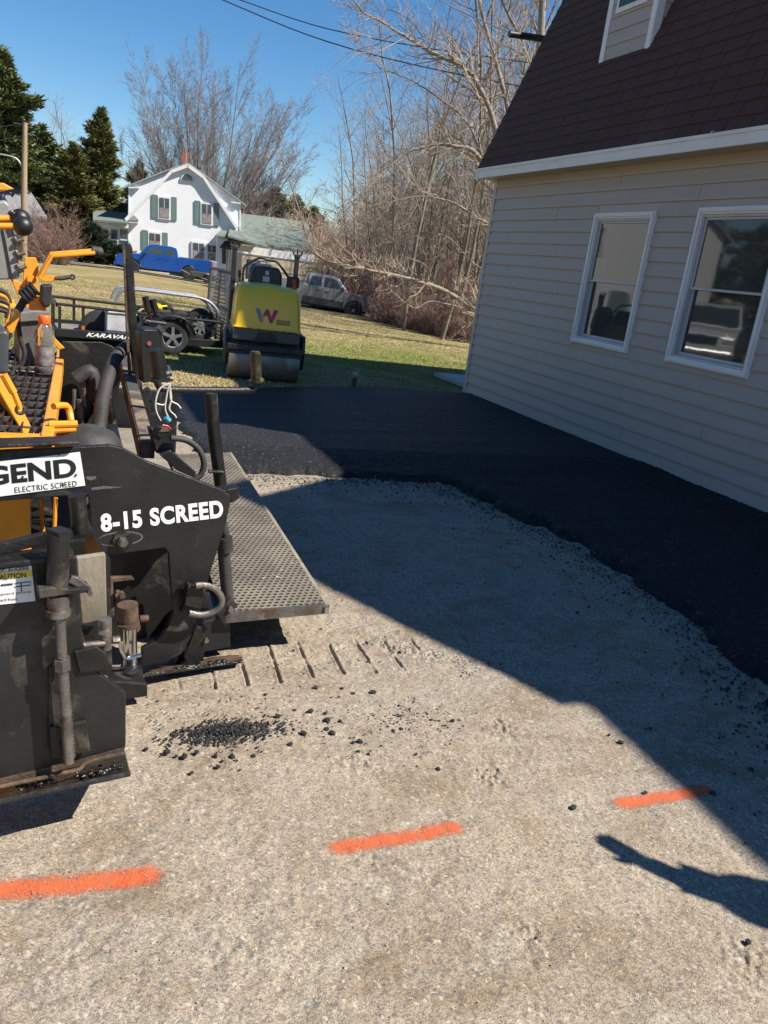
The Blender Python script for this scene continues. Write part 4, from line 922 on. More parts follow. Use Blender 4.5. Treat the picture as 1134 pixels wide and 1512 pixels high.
beam([b0, b1], 0.055, 0.07, m_beam, 'beam')
obj('beam_side', prism([b0 + Vector((-0.032, 0, 0.03)), b1 + Vector((-0.032, 0, 0.03)), b1 + Vector((-0.032, 0, -0.05)), b0 + Vector((-0.032, 0, -0.05))], (0.004, 0, 0)), m_rust, paver)
obj('post', merge(plate([(183, 366), (186, 358), (192, 357), (196, 366), (203, 480), (215, 622), (218, 645), (206, 645), (203, 600), (191, 480)], 4.1, 0.05)), m_pblk2, paver, bevel=0.008)
obj('post_web', plate([(182, 368), (185, 361), (188, 480), (199, 600), (200, 630), (190, 560), (186, 480)], 4.085, 0.012), m_rust, paver)
cbx = obj('control_box', plate([(206, 492), (212, 486), (238, 487), (240, 495), (244, 560), (212, 566)], 3.9, 0.1), m_pblk, paver, bevel=0.006)
obj('lamp_lens', washer(220, 507, 3.9, 3.2, 0.006, 12), pm('red_brown_lens', (0.25, 0.08, 0.05), 0.4), cbx)
obj('box_edge_bolt', merge(*[rod([(232 + k * 2.2, 484 + k * 2.4), (236 + k * 2.2, 480 + k * 2.4)], 3.9, 1.6, 6) for k in range(4)]), m_steel, cbx)
# grips on the T bar
obj('bar_grip', merge(rod([(231, 518), (236, 560)], 3.1, 10.5, 18), rod([(229, 516), (231, 522)], 3.1, 8.5, 18), rod([(236, 558), (236.5, 562)], 3.1, 14, 18)), m_pblk2, paver, True)
m_oily = pm('oily_grip', (0.035, 0.033, 0.02), 0.25, 0.1, 0.5, 20, 0.3, 40, dirt=(0.16, 0.14, 0.04), dirt_amt=0.6, dscale=22)
obj('bar_grip', merge(rod([(377, 522), (379, 562)], 3.0, 7.6, 18), rod([(377, 519), (377, 525)], 3.0, 6.2, 18), rod([(379, 560), (379.3, 564)], 3.0, 11, 18)), m_oily, paver, True)
obj('grip_bolts', merge(rod([(248, 540), (248, 548)], 3.1, 3, 8), rod([(243, 552), (253, 550)], 3.1, 5, 8), rod([(243, 560), (254, 558)], 3.1, 5, 8)), m_steel, paver, True)
obj('t_bar', merge(rod([(232, 562), (236, 572), (248, 575), (300, 576), (365, 576), (376, 573), (380, 563)], 3.0, 5.0, 12, sub=4)), m_pblk, paver, True)
obj('t_bar_pole', merge(rod([(311, 580), (316, 640), (326, 718)], 3.0, 9.2, 18), rod([(303, 581), (319, 581)], 3.0, 4.5, 10)), m_pblk2, paver, True)
obj('pole_bolt', rod([(308, 696), (330, 697)], 2.97, 2.6, 8), m_pblk2, paver, True)
obj('spring_column', merge(rod([(217, 575), (226, 610)], 3.5, 3.6, 10), *[washer(217 + k * 1.3, 576 + k * 4.6, 3.49, 4.8, 0.004, 10) for k in range(8)]), m_rub, paver, True)
obj('box_bracket', plate([(222, 634), (252, 632), (256, 668), (232, 670)], 2.98, 0.06), m_pblk, paver, bevel=0.003)
obj('bracket_rust', plate([(224, 633), (251, 631), (250, 637), (226, 639)], 2.975, 0.02), m_rust, paver)
obj('bracket_lower', plate([(236, 672), (252, 665), (290, 697), (288, 706), (262, 695)], 2.9, 0.02), m_pblk, paver, bevel=0.003)
obj('hose_loop', rod([(252, 647), (275, 650), (293, 663), (301, 683), (297, 700), (287, 708)], 2.95, 4.5, 12, sub=5), m_hose, paver, True)
obj('hose_loop', rod([(256, 668), (266, 680), (272, 695)], 2.95, 2.4, 10, sub=4), m_hose, paver, True)
m_ww = pm('white_wire', (0.66, 0.63, 0.55), 0.5)
for pts_ in ([(250, 566), (236, 574), (230, 592), (231, 608), (238, 622)], [(250, 566), (246, 585), (244, 605), (250, 618)], [(251, 567), (252, 590), (262, 597), (267, 603)], [(250, 566), (253, 588), (250, 604), (258, 613), (260, 617)], [(231, 596), (240, 598), (243, 596)]):
    obj('cable', rod(pts_, 2.96, 1.15, 6, sub=5), m_ww, paver, True)
obj('connector', merge(rod([(244, 616), (250, 622)], 2.95, 4.2, 8)), pm('blue_tape', (0.05, 0.30, 0.42), 0.5), paver, True)
obj('cable', rod([(240, 628), (247, 629), (252, 634)], 2.95, 1.6, 6, sub=3), pm('red_wire', (0.5, 0.03, 0.03), 0.4), paver, True)
# ---- console at the left
obj('console', plate([(-60, 296), (8, 297), (14, 303), (30, 400), (28, 412), (-60, 416)], 4.2, 0.25), m_grey, paver, bevel=0.008)
obj('console_slot', plate([(2, 338), (5, 338), (19, 410), (15, 411)], 4.195, 0.004), m_ink, paver)
for k in range(5): obj('switch', merge(rod([(20 + k * 2.2, 316 + k * 20), (31 + k * 2.0, 313 + k * 20)], 4.18, 2.6, 8), rod([(16 + k * 2.2, 310 + k * 20), (24 + k * 2.2, 322 + k * 20)], 4.2, 3.0, 8)), m_steel, paver, True)
obj('console_sunshade', plate([(-40, 268), (5, 270), (21, 279), (10, 281), (-40, 280)], 4.3, 0.3), m_or, paver, bevel=0.004)
for k, (u, v, u2, v2) in enumerate(((30, 323, 4.2, 0), (34, 334, 4.05, 0))):
    p_ = pp(u, v, u2); r_ = 12.0 * (p_ - Vector((0, 0, 1.6))).length / F_PX
    lv = obj('lever', rod([(-60, v + 2), (0, v), (u - 6, v)], u2, 4.0, 12), m_or, paver, True)
    obj('knob', sphere(p_, r_, 20, 14), m_blk, lv, True)
obj('console_bracket', plate([(37, 380), (53, 380), (57, 392), (56, 430), (70, 460), (58, 458), (34, 452), (16, 412), (34, 418)], 4.3, 0.02), m_or, paver, bevel=0.003)
obj('pivot_bolt', washer(46, 412, 4.3, 5.5, 0.03, 14), m_or, paver, True)
lv = obj('lever', merge(rod([(57, 410), (75, 375), (138, 370)], 4.25, 2.8, 10), rod([(60, 408), (77, 378), (140, 373.5)], 4.15, 2.8, 10)), m_or, paver, True)
obj('lever_grip', merge(rod([(136, 370), (146, 372), (150, 373)], 4.2, 6.5, 14), sphere(pp(145, 372, 4.2), 0.026, 14, 10)), m_hose, lv, True)
lv = obj('lever', plate([(56, 406), (84, 407), (83, 414), (66, 416), (57, 411)], 4.2, 0.012), m_or, paver, bevel=0.002)
obj('lever_rod', rod([(82, 411), (92, 411), (104, 409)], 4.2, 2.6, 8), m_hose, lv, True)
obj('lever_eye', rod([(107 + 3 * cos(t), 409 + 3 * sin(t)) for t in [2 * pi * i / 12 for i in range(13)]], 4.2, 1.5, 8), m_hose, lv, True)
lv = obj('throttle_arm', plate([(8, 480), (18, 470), (30, 455), (33, 458), (20, 492), (14, 492)], 3.7, 0.02), m_or, paver, bevel=0.003)
obj('throttle_rod', rod([(27, 458), (38, 440)], 3.7, 5, 12), m_rub, lv, True)
obj('throttle_grip', merge(rod([(33, 440), (52, 425)], 3.65, 8, 16), *[rod([(34 + k * 5, 439 - k * 4), (37 + k * 5, 437 - k * 4)], 3.65, 10, 16) for k in range(4)]), m_rub, lv, True)
obj('rubber_pad', plate([(61, 421), (78, 420), (75, 452), (66, 456), (60, 445)], 4.2, 0.06), m_rub, paver, bevel=0.01)
obj('pad_arm', plate([(36, 452), (60, 440), (68, 458), (45, 458)], 4.25, 0.02), m_or, paver, bevel=0.003)
for k in range(5): obj('hydraulic_line', rod([(-20, 425 + k * 7), (5 + 2 * k, 430 + k * 8), (14 + k, 445 + k * 9), (10, 470 + 8 * k)], 4.0, 3.2, 10, sub=4), (m_hose, m_or, m_hose, pm('brass_fitting', (0.45, 0.33, 0.10), 0.35, 0.8), m_rub)[k], paver, True)
obj('control_pedestal', plate([(-60, 487), (10, 488), (14, 495), (12, 552), (-60, 560)], 3.3, 0.3), pm('dark_grey_box', (0.05, 0.055, 0.06), 0.5), paver, bevel=0.012)
bat = obj('battery_box', plate([(29, 470), (70, 470), (72, 536), (27, 545)], 4.6, 0.25), m_grey and pm('battery_grey', (0.10, 0.095, 0.09), 0.55, 0, 0.3, 8, 0.2), paver, bevel=0.01)
obj('battery_lid', plate([(28, 462), (45, 459), (74, 460), (73, 473), (30, 476)], 4.58, 0.28), pm('battery_lid_grey', (0.17, 0.165, 0.155), 0.55, 0, 0.2, 8, 0.2), bat, bevel=0.006)
obj('battery_cable', rod([(26, 475), (30, 500), (36, 520), (32, 538), (20, 545)], 4.4, 3.2, 10, sub=4), m_hose, paver, True)
obj('deck_back_rail', plate([(73, 473), (82, 500), (96, 514), (88, 516), (76, 505), (68, 475)], 4.5, 0.02), m_or, paver, bevel=0.003)
obj('yellow_hydraulic_body', merge(rod([(2, 432), (16, 455)], 4.1, 7, 12), *[rod([(4 + k * 3, 436 + k * 5), (6 + k * 3, 439 + k * 5)], 4.1, 8.5, 12) for k in range(4)]), m_or, paver, True)

# ---- drink bottle standing on the deck grating
bp = gz(66, 552); 
bot = thing('drink_bottle', 'clear plastic drink bottle with orange cap standing on the paver deck grating', 'bottle', (bp.x, bp.y, ZG + 0.001))
bs = 76.0 * (bp - Vector((0, 0, 1.6))).length / F_PX
m_pet, n, b = new_mat('clear_plastic'); b.inputs['Base Color'].default_value = (0.85, 0.80, 0.72, 1); b.inputs['Roughness'].default_value = 0.08; b.inputs['Transmission Weight'].default_value = 0.9; b.inputs['IOR'].default_value = 1.2
prof = [(0.10, 0.0), (0.15, 0.01), (0.158, 0.03), (0.158, 0.12), (0.150, 0.14), (0.158, 0.16), (0.158, 0.26), (0.148, 0.28), (0.158, 0.30), (0.158, 0.40), (0.146, 0.44), (0.155, 0.5), (0.165, 0.56), (0.165, 0.66), (0.15, 0.74), (0.10, 0.83), (0.082, 0.86), (0.08, 0.87)]
obj('body', lathe([(r * bs, h * bs) for r, h in prof], n=28), m_pet, bot, True)
obj('drink', lathe([(r * bs, h * bs) for r, h in ((0.09, 0.012), (0.145, 0.02), (0.150, 0.035), (0.150, 0.10))], n=24), pm('yellow_drink', (0.42, 0.38, 0.04), 0.15), bot, True)
obj('label', lathe([(0.1605 * bs, 0.16 * bs), (0.162 * bs, 0.17 * bs), (0.162 * bs, 0.47 * bs), (0.1605 * bs, 0.48 * bs)], n=28), pm('grey_label', (0.22, 0.20, 0.19), 0.35, 0.1, 0.5, 30, 0, dirt=(0.5, 0.46, 0.42), dirt_amt=0.5, dscale=18), bot, True)
obj('cap', lathe([(0.098 * bs, 0.865 * bs), (0.1 * bs, 0.87 * bs), (0.1 * bs, 0.985 * bs), (0.09 * bs, 1.0 * bs)], n=24), pm('orange_cap', (0.85, 0.14, 0.02), 0.4, 0, 0.03), bot, True)
# ================================================================ ROAD ROLLER
m_ry = pm('roller_yellow', (0.86, 0.54, 0.003), 0.3, 0, 0.05, 4, 0.03, 20, coat=0.4)
m_rg = pm('roller_grey', (0.10, 0.11, 0.115), 0.45, 0, 0.1, 6, 0.1)
m_rd = pm('roller_dark', (0.02, 0.023, 0.028), 0.42, 0, 0.2, 8, 0.1)
m_drum = pm('drum_steel', (0.24, 0.22, 0.195), 0.5, 0.55, 0.25, 5, 0.25, 40, dirt=(0.15, 0.125, 0.10), dirt_amt=0.55, dscale=3)
m_dust = pm('dusty_steel_tube', (0.10, 0.10, 0.105), 0.5, 0.5, 0.2, 6, 0.1)
roller = thing('road_roller', 'yellow and grey tandem road roller parked on the grass edge facing the drive', 'roller', (2.45, 10.45, 0.0), radians(-8)); roller.scale = (0.92, 0.92, 0.92)
hw = 0.515
for yy_ in (0.0, 1.25):
    dr = obj('drum', lathe([(0.22, -hw), (0.275, -hw), (0.285, -hw + 0.012), (0.285, hw - 0.012), (0.275, hw), (0.22, hw)], (0, yy_, 0.285), 'X', 48), m_drum, roller, True)
    obj('drum_hub', lathe([(0.12, -hw - 0.004), (0.12, hw + 0.004)], (0, yy_, 0.285), 'X', 20), m_rd, dr, True)
fr_ = obj('front_frame', merge(box((0, -0.27, 0.475), (1.09, 0.05, 0.085)), box((0, -0.255, 0.40), (1.07, 0.03, 0.065)), box((0, 0.1, 0.60), (0.98, 0.75, 0.04))), m_rd, roller, bevel=0.012)
for k in (-0.44, -0.27, 0.27, 0.44): obj('frame_bolt', lathe([(0.012, -0.305), (0.012, -0.294)], (k, 0, 0.50), 'Y', 8), m_steel, fr_)
for s in (-1, 1):
    obj('drum_yoke', merge(prism([(s * 0.525, -0.16, 0.70), (s * 0.525, 0.30, 0.70), (s * 0.525, 0.26, 0.45), (s * 0.525, 0.10, 0.16), (s * 0.525, -0.12, 0.20), (s * 0.525, -0.24, 0.46)], (s * 0.055, 0, 0))), m_rd, roller, bevel=0.02)
low = obj('lower_body', prism([(-0.48, -0.28, 0.575), (0.48, -0.28, 0.575), (0.475, -0.295, 0.73), (0.40, -0.31, 0.745), (-0.40, -0.31, 0.745), (-0.475, -0.295, 0.73)], (0, 1.0, 0)), m_rg, roller, bevel=0.02)
obj('light_recess', prism([(-0.17, -0.315, 0.60), (0.13, -0.315, 0.60), (0.10, -0.315, 0.69), (0.07, -0.315, 0.71), (-0.10, -0.315, 0.71), (-0.13, -0.315, 0.69)], (0, 0.03, 0)), m_rd, low, bevel=0.004)
obj('tow_eye', merge(box((-0.015, -0.325, 0.65), (0.016, 0.025, 0.10)), box((-0.015, -0.318, 0.728), (0.03, 0.012, 0.02))), m_dust, low)
# hood: loft of rounded sections from base to crown
def rrect(w, y0, y1, r, z, k=5):
    P = []
    for (cx_, cy_, a0) in ((w - r, y0 + r, -90), (w - r, y1 - r, 0), (-w + r, y1 - r, 90), (-w + r, y0 + r, 180)):
        for i in range(k + 1):
            a = radians(a0 + 90 * i / k); P.append(Vector((cx_ + r * cos(a), cy_ + r * sin(a), z)))
    return P
sec = [(0.495, -0.33, 0.66, 0.05, 0.735), (0.495, -0.335, 0.66, 0.05, 0.76), (0.478, -0.325, 0.66, 0.06, 0.77), (0.470, -0.305, 0.66, 0.07, 0.95), (0.462, -0.275, 0.66, 0.08, 1.12), (0.452, -0.245, 0.66, 0.09, 1.22), (0.428, -0.19, 0.66, 0.11, 1.30), (0.385, -0.10, 0.64, 0.14, 1.345), (0.30, 0.04, 0.60, 0.16, 1.36)]
V, Fs = [], []
for s_ in sec: V += rrect(*s_)
kk = 24
for i in range(len(sec) - 1):
    for k in range(kk): Fs.append((i * kk + k, i * kk + (k + 1) % kk, (i + 1) * kk + (k + 1) % kk, (i + 1) * kk + k))
Fs.append(tuple(range((len(sec) - 1) * kk, len(sec) * kk))); Fs.append(tuple(range(kk - 1, -1, -1)))
hood = link('hood', mesh_from('hood', (V, Fs), m_ry, True), roller)
ss = hood.modifiers.new('s', 'SUBSURF'); ss.levels = 1; ss.render_levels = 2
obj('hood_crown', lathe([(0.2, 0), (0.19, 0.012), (0.15, 0.018), (0.002, 0.02)], (0, 0.2, 1.352), 'Z', 28), m_ry, hood, True)
for k in (-0.36, -0.25, -0.13, 0.11, 0.22, 0.33): obj('hood_bolt', lathe([(0.011, -0.345), (0.011, -0.333)], (k, 0, 0.752), 'Y', 8), m_rd, hood)
def on_hood(x, z):      # front face of the hood
    t = (z - 0.77) / 0.33; return Vector((x, -0.329 + 0.062 * t - 0.012, z))
def decal(poly, mat, name='logo'):
    return obj(name, prism([on_hood(*p) for p in poly], (0, 0.006, 0)), mat, hood)
decal([(-0.19, 1.035), (-0.125, 1.035), (-0.065, 0.86), (-0.11, 0.855)], pm('logo_grey', (0.22, 0.23, 0.24), 0.4))
decal([(-0.075, 0.955), (-0.035, 1.035), (0.005, 1.035), (0.04, 0.93), (0.075, 1.035), (0.14, 1.035), (0.06, 0.855), (0.025, 0.855), (-0.01, 0.945), (-0.05, 0.945), (-0.065, 0.91)], pm('logo_red', (0.45, 0.015, 0.07), 0.4))
for body, z0 in (('WACKER', 0.878), ('NEUSON', 0.842)):
    lettering('logo_letters', body, [on_hood(0.115, z0), on_hood(0.315, z0), on_hood(0.315, z0 + 0.03), on_hood(0.115, z0 + 0.03)], m_ink, hood, 0.002, 0.03, 1.1)
# seat, dash and hoop
seat = obj('seat', merge(box((0.0, 0.95, 1.15), (0.5, 0.45, 0.12)), prism([(-0.23, 1.1, 1.2), (0.23, 1.1, 1.2), (0.21, 1.1, 1.52), (0.15, 1.1, 1.63), (-0.15, 1.1, 1.63), (-0.21, 1.1, 1.52)], (0, 0.12, 0))), m_rd, roller, bevel=0.04, seg=3)
dash = obj('dashboard', prism([(-0.24, 0.50, 1.33), (0.24, 0.50, 1.33), (0.235, 0.50, 1.5), (0.18, 0.50, 1.6), (-0.16, 0.50, 1.6), (-0.225, 0.50, 1.5)], (0, 0.14, 0)), m_rd, roller, bevel=0.03, seg=3)
obj('dash_label', merge(box((0.0, 0.497, 1.42), (0.10, 0.006, 0.08)), box((0.01, 0.497, 1.51), (0.05, 0.006, 0.06))), pm('decal_white', (0.5, 0.5, 0.5), 0.5), dash)
obj('guard_hoop', tube(curve([(-0.33, 0.62, 1.30), (-0.33, 0.62, 1.52), (-0.28, 0.62, 1.60), (-0.10, 0.62, 1.71), (0.0, 0.62, 1.69), (0.12, 0.62, 1.69), (0.18, 0.62, 1.66), (0.31, 0.62, 1.52), (0.34, 0.62, 1.46), (0.33, 0.62, 1.30)], 5), 0.018, 10), m_rd, roller, True)
obj('rear_frame', merge(box((0, 1.2, 0.66), (0.98, 0.85, 0.16)), box((0, 1.45, 0.86), (0.9, 0.4, 0.26))), m_rg, roller, bevel=0.03)
obj('floor', box((0, 0.85, 0.78), (0.95, 0.5, 0.04)), m_rd, roller, bevel=0.01)
for s in (-1, 1):
    mt = (m_rd if s < 0 else m_rd)
    p_ = obj('rollover_post', merge(box((s * 0.47, 0.80, 1.25), (0.07, 0.09, 1.1)), box((s * 0.47, 0.80, 1.80), (0.085, 0.10, 0.06))), mt, roller, bevel=0.012)
    for dz, dx in ((1.86, 0.0), (1.84, 0.05), (1.84, -0.05)): obj('post_pin', cyl((s * 0.47 + dx, 0.78, dz - 0.03), (s * 0.47 + dx * 1.4, 0.78, dz + 0.03), 0.013, 8), m_rd, p_, True)
obj('control_lever', merge(tube([(-0.36, 0.7, 1.2), (-0.38, 0.66, 1.45)], 0.014, 8), tube([(-0.38, 0.66, 1.40), (-0.39, 0.65, 1.5)], 0.022, 8)), m_rd, roller, True)
obj('hose', tube(curve([(0.40, 0.5, 1.3), (0.43, 0.52, 1.42), (0.40, 0.5, 1.45), (0.44, 0.5, 1.36), (0.46, 0.5, 1.15), (0.47, 0.5, 0.95)], 5), 0.02, 8), pm('orange_red_hose', (0.75, 0.10, 0.02), 0.5), roller, True)
obj('fuel_can', box((0.42, 0.62, 1.42), (0.17, 0.2, 0.16)), m_rd, roller, bevel=0.02)

# ================================================================ UTILITY TRAILER
ZR = 0.42
_w = at(253, 523); trz = radians(5.0)
_d = Vector((cos(trz), sin(trz), 0)); _n = Vector((-sin(trz), cos(trz), 0)); _o = _w + _n * 0.19
def _on(u, v):
    d = Vector(ray(u, v)); t = _o.dot(_n) / d.dot(_n); return Vector((0, 0, CAM_H)) + d * t
TA, TB = _on(88, 495), _on(322, 500)
ZR = (TA.z + TB.z) / 2 - 0.02
tdir = (TB - TA); tdir.z = 0; TL = tdir.length
trailer = thing('utility_trailer', 'black utility trailer with upright mesh ramp carrying small wheels and tyres on the lawn', 'trailer', (TA.x, TA.y, 0.0), trz)
TWd = 1.35
m_tb = pm('trailer_black', (0.016, 0.017, 0.019), 0.42, 0.1, 0.2, 8, 0.1)
m_galv = pm('galvanised', (0.42, 0.43, 0.44), 0.38, 0.7, 0.15, 20, 0.1)
for y_ in (0, TWd):
    obj('bottom_rail', bx(-0.05, TL + 0.1, y_ - 0.03, y_ + 0.03, ZR - 0.06, ZR + 0.055), m_tb, trailer, bevel=0.006)
    obj('top_rail', tube([(-0.03, y_, ZR + 0.40), (TL + 0.1, y_, ZR + 0.34)], 0.022, 10), m_tb, trailer, True)
    for x_ in (0.0, 0.32, 1.15, 1.9, TL + 0.05): obj('stake', bx(x_ - 0.02, x_ + 0.02, y_ - 0.02, y_ + 0.02, ZR + 0.05, ZR + 0.37), m_tb, trailer)
obj('front_rail', merge(bx(-0.06, -0.02, 0, TWd, ZR - 0.05, ZR + 0.05), bx(-0.05, -0.02, 0, TWd, ZR + 0.36, ZR + 0.41), bx(-0.05, -0.02, 0.6, 0.64, ZR, ZR + 0.4)), m_tb, trailer)
obj('floor', bx(-0.02, TL + 0.08, 0.03, TWd - 0.03, ZR - 0.02, ZR - 0.005), pm('grey_boards', (0.20, 0.17, 0.14), 0.8, 0, 0.3, 5, 0.3), trailer)
lettering('trailer_letters', 'KARAVAN', [(0.36, -0.031, ZR - 0.03), (0.98, -0.031, ZR - 0.03), (1.02, -0.031, ZR + 0.03), (0.40, -0.031, ZR + 0.03)], m_letw, trailer, 0.002, 0.03, 1.05)
obj('side_marker', bx(0.30, 0.34, -0.036, -0.0305, ZR + 0.06, ZR + 0.12), pm('amber_lens', (0.45, 0.12, 0.03), 0.3), trailer)
wheel_p = at(253, 523); wl = Matrix.Rotation(-trz, 3, 'Z') @ (wheel_p - Vector((TA.x, TA.y, 0))); wx = wl.x
m_tyre = pm('tyre_rubber', (0.022, 0.022, 0.021), 0.75, 0, 0.3, 12, 0.3, 60)
m_rim = pm('silver_rim', (0.62, 0.62, 0.63), 0.28, 0.85, 0.08, 9, 0.05)
def wheel(name, c, r, w, parent, rim=m_rim, spokes=5, rr=0.62):
    o = obj(name, lathe([(r * 0.60, -w / 2 * 0.85), (r * 0.82, -w / 2), (r * 0.95, -w / 2 * 0.86), (r, -w / 2 * 0.55), (r, w / 2 * 0.55), (r * 0.95, w / 2 * 0.86), (r * 0.82, w / 2), (r * 0.60, w / 2 * 0.85)], c, 'Y', 32, False), m_tyre, parent, True)
    g_ = [lathe([(r * rr, -w / 2 * 0.88), (r * rr, -w / 2 * 0.70), (r * rr * 0.9, -w / 2 * 0.62), (r * rr * 0.86, -w / 2 * 0.4)], c, 'Y', 28, False), lathe([(r * rr, w / 2 * 0.88), (r * rr, w / 2 * 0.70), (r * rr * 0.9, w / 2 * 0.62), (r * rr * 0.86, w / 2 * 0.4)], c, 'Y', 28, False), lathe([(r * 0.17, -w / 2 * 0.9), (r * 0.19, -w / 2 * 0.6), (r * 0.19, w / 2 * 0.6), (r * 0.17, w / 2 * 0.9)], c, 'Y', 16)]
    for s in (-1, 1):
        for k in range(spokes):
            a = 2 * pi * k / spokes + 0.3; d = Vector((cos(a), 0, sin(a)))
            q = Vector(c) + Vector((0, s * w / 2 * 0.72, 0)) + d * r * rr * 0.52
            g_.append(box(q, (r * rr * 0.9, w * 0.08, r * 0.17), 0, 0, -a))
    obj('rim', merge(*g_), rim, o, False)
    obj('rim_disc', lathe([(r * rr * 0.96, -0.01), (r * rr * 0.96, 0.01)], c, 'Y', 24), m_rd, o)
    return o
for y_ in (-0.19, TWd + 0.19):
    wheel('wheel', (wx, y_, 0.262), 0.262, 0.13, trailer)
    fen = []
    V, Fs = [], []
    for k in range(15):
        a = radians(8 + 164 * k / 14)
        for dy in (-0.12, 0.12):
            V.append(Vector((wx + 0.34 * cos(a), y_ + dy, 0.27 + 0.32 * sin(a))))
    for k in range(14): Fs.append((2 * k, 2 * k + 1, 2 * k + 3, 2 * k + 2))
    fo = obj('fender', (V, Fs), m_tb, trailer, True); so_ = fo.modifiers.new('t', 'SOLIDIFY'); so_.thickness = 0.01
# upright mesh ramp across the rear end
rp = obj('ramp_gate', merge(*[tube(q, 0.022, 8) for q in ([(TL + 0.13, 0, ZR), (TL + 0.17, 0, ZR + 1.12)], [(TL + 0.13, TWd, ZR), (TL + 0.17, TWd, ZR + 1.12)], [(TL + 0.17, 0, ZR + 1.12), (TL + 0.17, TWd, ZR + 1.12)], [(TL + 0.13, TWd / 2, ZR), (TL + 0.17, TWd / 2, ZR + 1.12)], [(TL + 0.15, 0, ZR + .55), (TL + 0.15, TWd, ZR + .55)])]), pm('grey_gate', (0.10, 0.105, 0.11), 0.5, 0.2), trailer, True)
gm = []
for k in range(26):
    y_ = TWd * k / 25
    gm.append(tube([(TL + 0.135, y_, ZR + 0.02), (TL + 0.165, min(TWd, y_ + 0.5), ZR + 0.02 + 1.08 * (min(TWd, y_ + 0.5) - y_) / 0.5)], 0.004, 4))
    gm.append(tube([(TL + 0.139, y_, ZR + 0.02), (TL + 0.169, max(0, y_ - 0.5), ZR + 0.02 + 1.08 * (y_ - max(0, y_ - 0.5)) / 0.5)], 0.004, 4))
    if k % 2 == 0:
        z_ = ZR + 0.04 + k / 25
        gm.append(tube([(TL + 0.137, 0, z_), (TL + 0.167, min(TWd, (ZR + 1.1 - z_) / 2.16), min(ZR + 1.1, z_ + TWd * 2.16))], 0.004, 4))
mm = obj('mesh', merge(*gm), pm('grey_mesh', (0.12, 0.12, 0.12), 0.5, 0.3), rp); tag(mm, kind='stuff')
for y_ in (0.10, 0.55):
    obj('hoop_rail', tube(curve([(TL - 1.55, y_, ZR + 0.50), (TL - 1.5, y_, ZR + 0.62), (TL - 1.36, y_, ZR + 0.70), (TL - 0.6, y_, ZR + 0.69), (TL - 0.22, y_, ZR + 0.66), (TL - 0.02, y_, ZR + 0.52), (TL + 0.05, y_, ZR + 0.30)], 5), 0.024, 10), m_galv, trailer, True)
# loads lying in the trailer, each its own thing
def loc_tr(x, y, z): return Vector((TA.x, TA.y, 0)) + Matrix.Rotation(trz, 3, 'Z') @ Vector((x, y, z))
m_yrim = pm('yellow_rim', (0.70, 0.50, 0.02), 0.4)
def load_wheel(x, y, z, r, w, rot, lab, rim, spokes=5):
    t_ = thing('small_wheel', lab, 'wheel', loc_tr(x, y, z), 0, 'wheels carried in the trailer'); t_.rotation_euler = rot
    wheel('tyre', (0, 0, 0), r, w, t_, rim, spokes, 0.66); return t_
load_wheel(TL - 0.86, 0.35, ZR + 0.42, 0.21, 0.16, (radians(-68), 0.0, trz), 'lawn tractor wheel with bright yellow rim on top of the trailer load', m_yrim, 3)
load_wheel(TL - 0.52, 0.45, ZR + 0.22, 0.21, 0.12, (0.15, 0, trz + 0.2), 'small black tyre standing under the yellow rimmed wheel in the trailer', m_rd)
load_wheel(TL - 0.22, 0.25, ZR + 0.26, 0.26, 0.10, (0.1, 0, trz), 'spoked motorcycle wheel standing at the trailer ramp', m_galv, 9)
load_wheel(TL - 0.75, 0.9, ZR + 0.2, 0.20, 0.15, (0.2, 0, trz + 0.5), 'plain black tyre lying against the far trailer rail', m_rd)
bxo = obj('plastic_bin', merge(box((0, 0, 0.16), (0.42, 0.5, 0.32)), box((0, 0, 0.33), (0.46, 0.54, 0.03))), pm('pale_bin', (0.45, 0.45, 0.47), 0.5), None, bevel=0.015)
bxo.location = loc_tr(TL - 1.45, 0.45, ZR); bxo.rotation_euler = (0, 0, trz); tag(bxo, 'pale grey plastic bin standing inside the utility trailer', 'bin')
# big tyre at the trailer nose
t_ = thing('trailer_tyre', 'large black tyre standing behind the rail at the trailer nose', 'tyre', loc_tr(0.72, 0.55, ZR + 0.02), trz)
obj('tread', lathe([(0.24, -0.11), (0.36, -0.12), (0.42, -0.10), (0.43, 0.0), (0.42, 0.10), (0.36, 0.12), (0.24, 0.11)], (0, 0, -0.10), 'Y', 32), m_tyre, t_, True)
# two grips standing at the far end of the paver screed
obj('far_grip', merge(rod([(214, 438), (219, 460)], 5.3, 4.6, 14), rod([(219, 459), (224, 476)], 5.3, 2.2, 8)), m_pblk2, paver, True)
obj('far_grip', merge(rod([(225, 442), (231, 464)], 5.3, 4.6, 14), rod([(230, 463), (228, 480)], 5.3, 2.2, 8)), m_pblk2, paver, True)
obj('far_grip_bar', merge(rod([(215, 474), (245, 478)], 5.3, 3, 8), rod([(226, 478), (224, 500)], 5.3, 4, 8)), m_pblk2, paver, True)

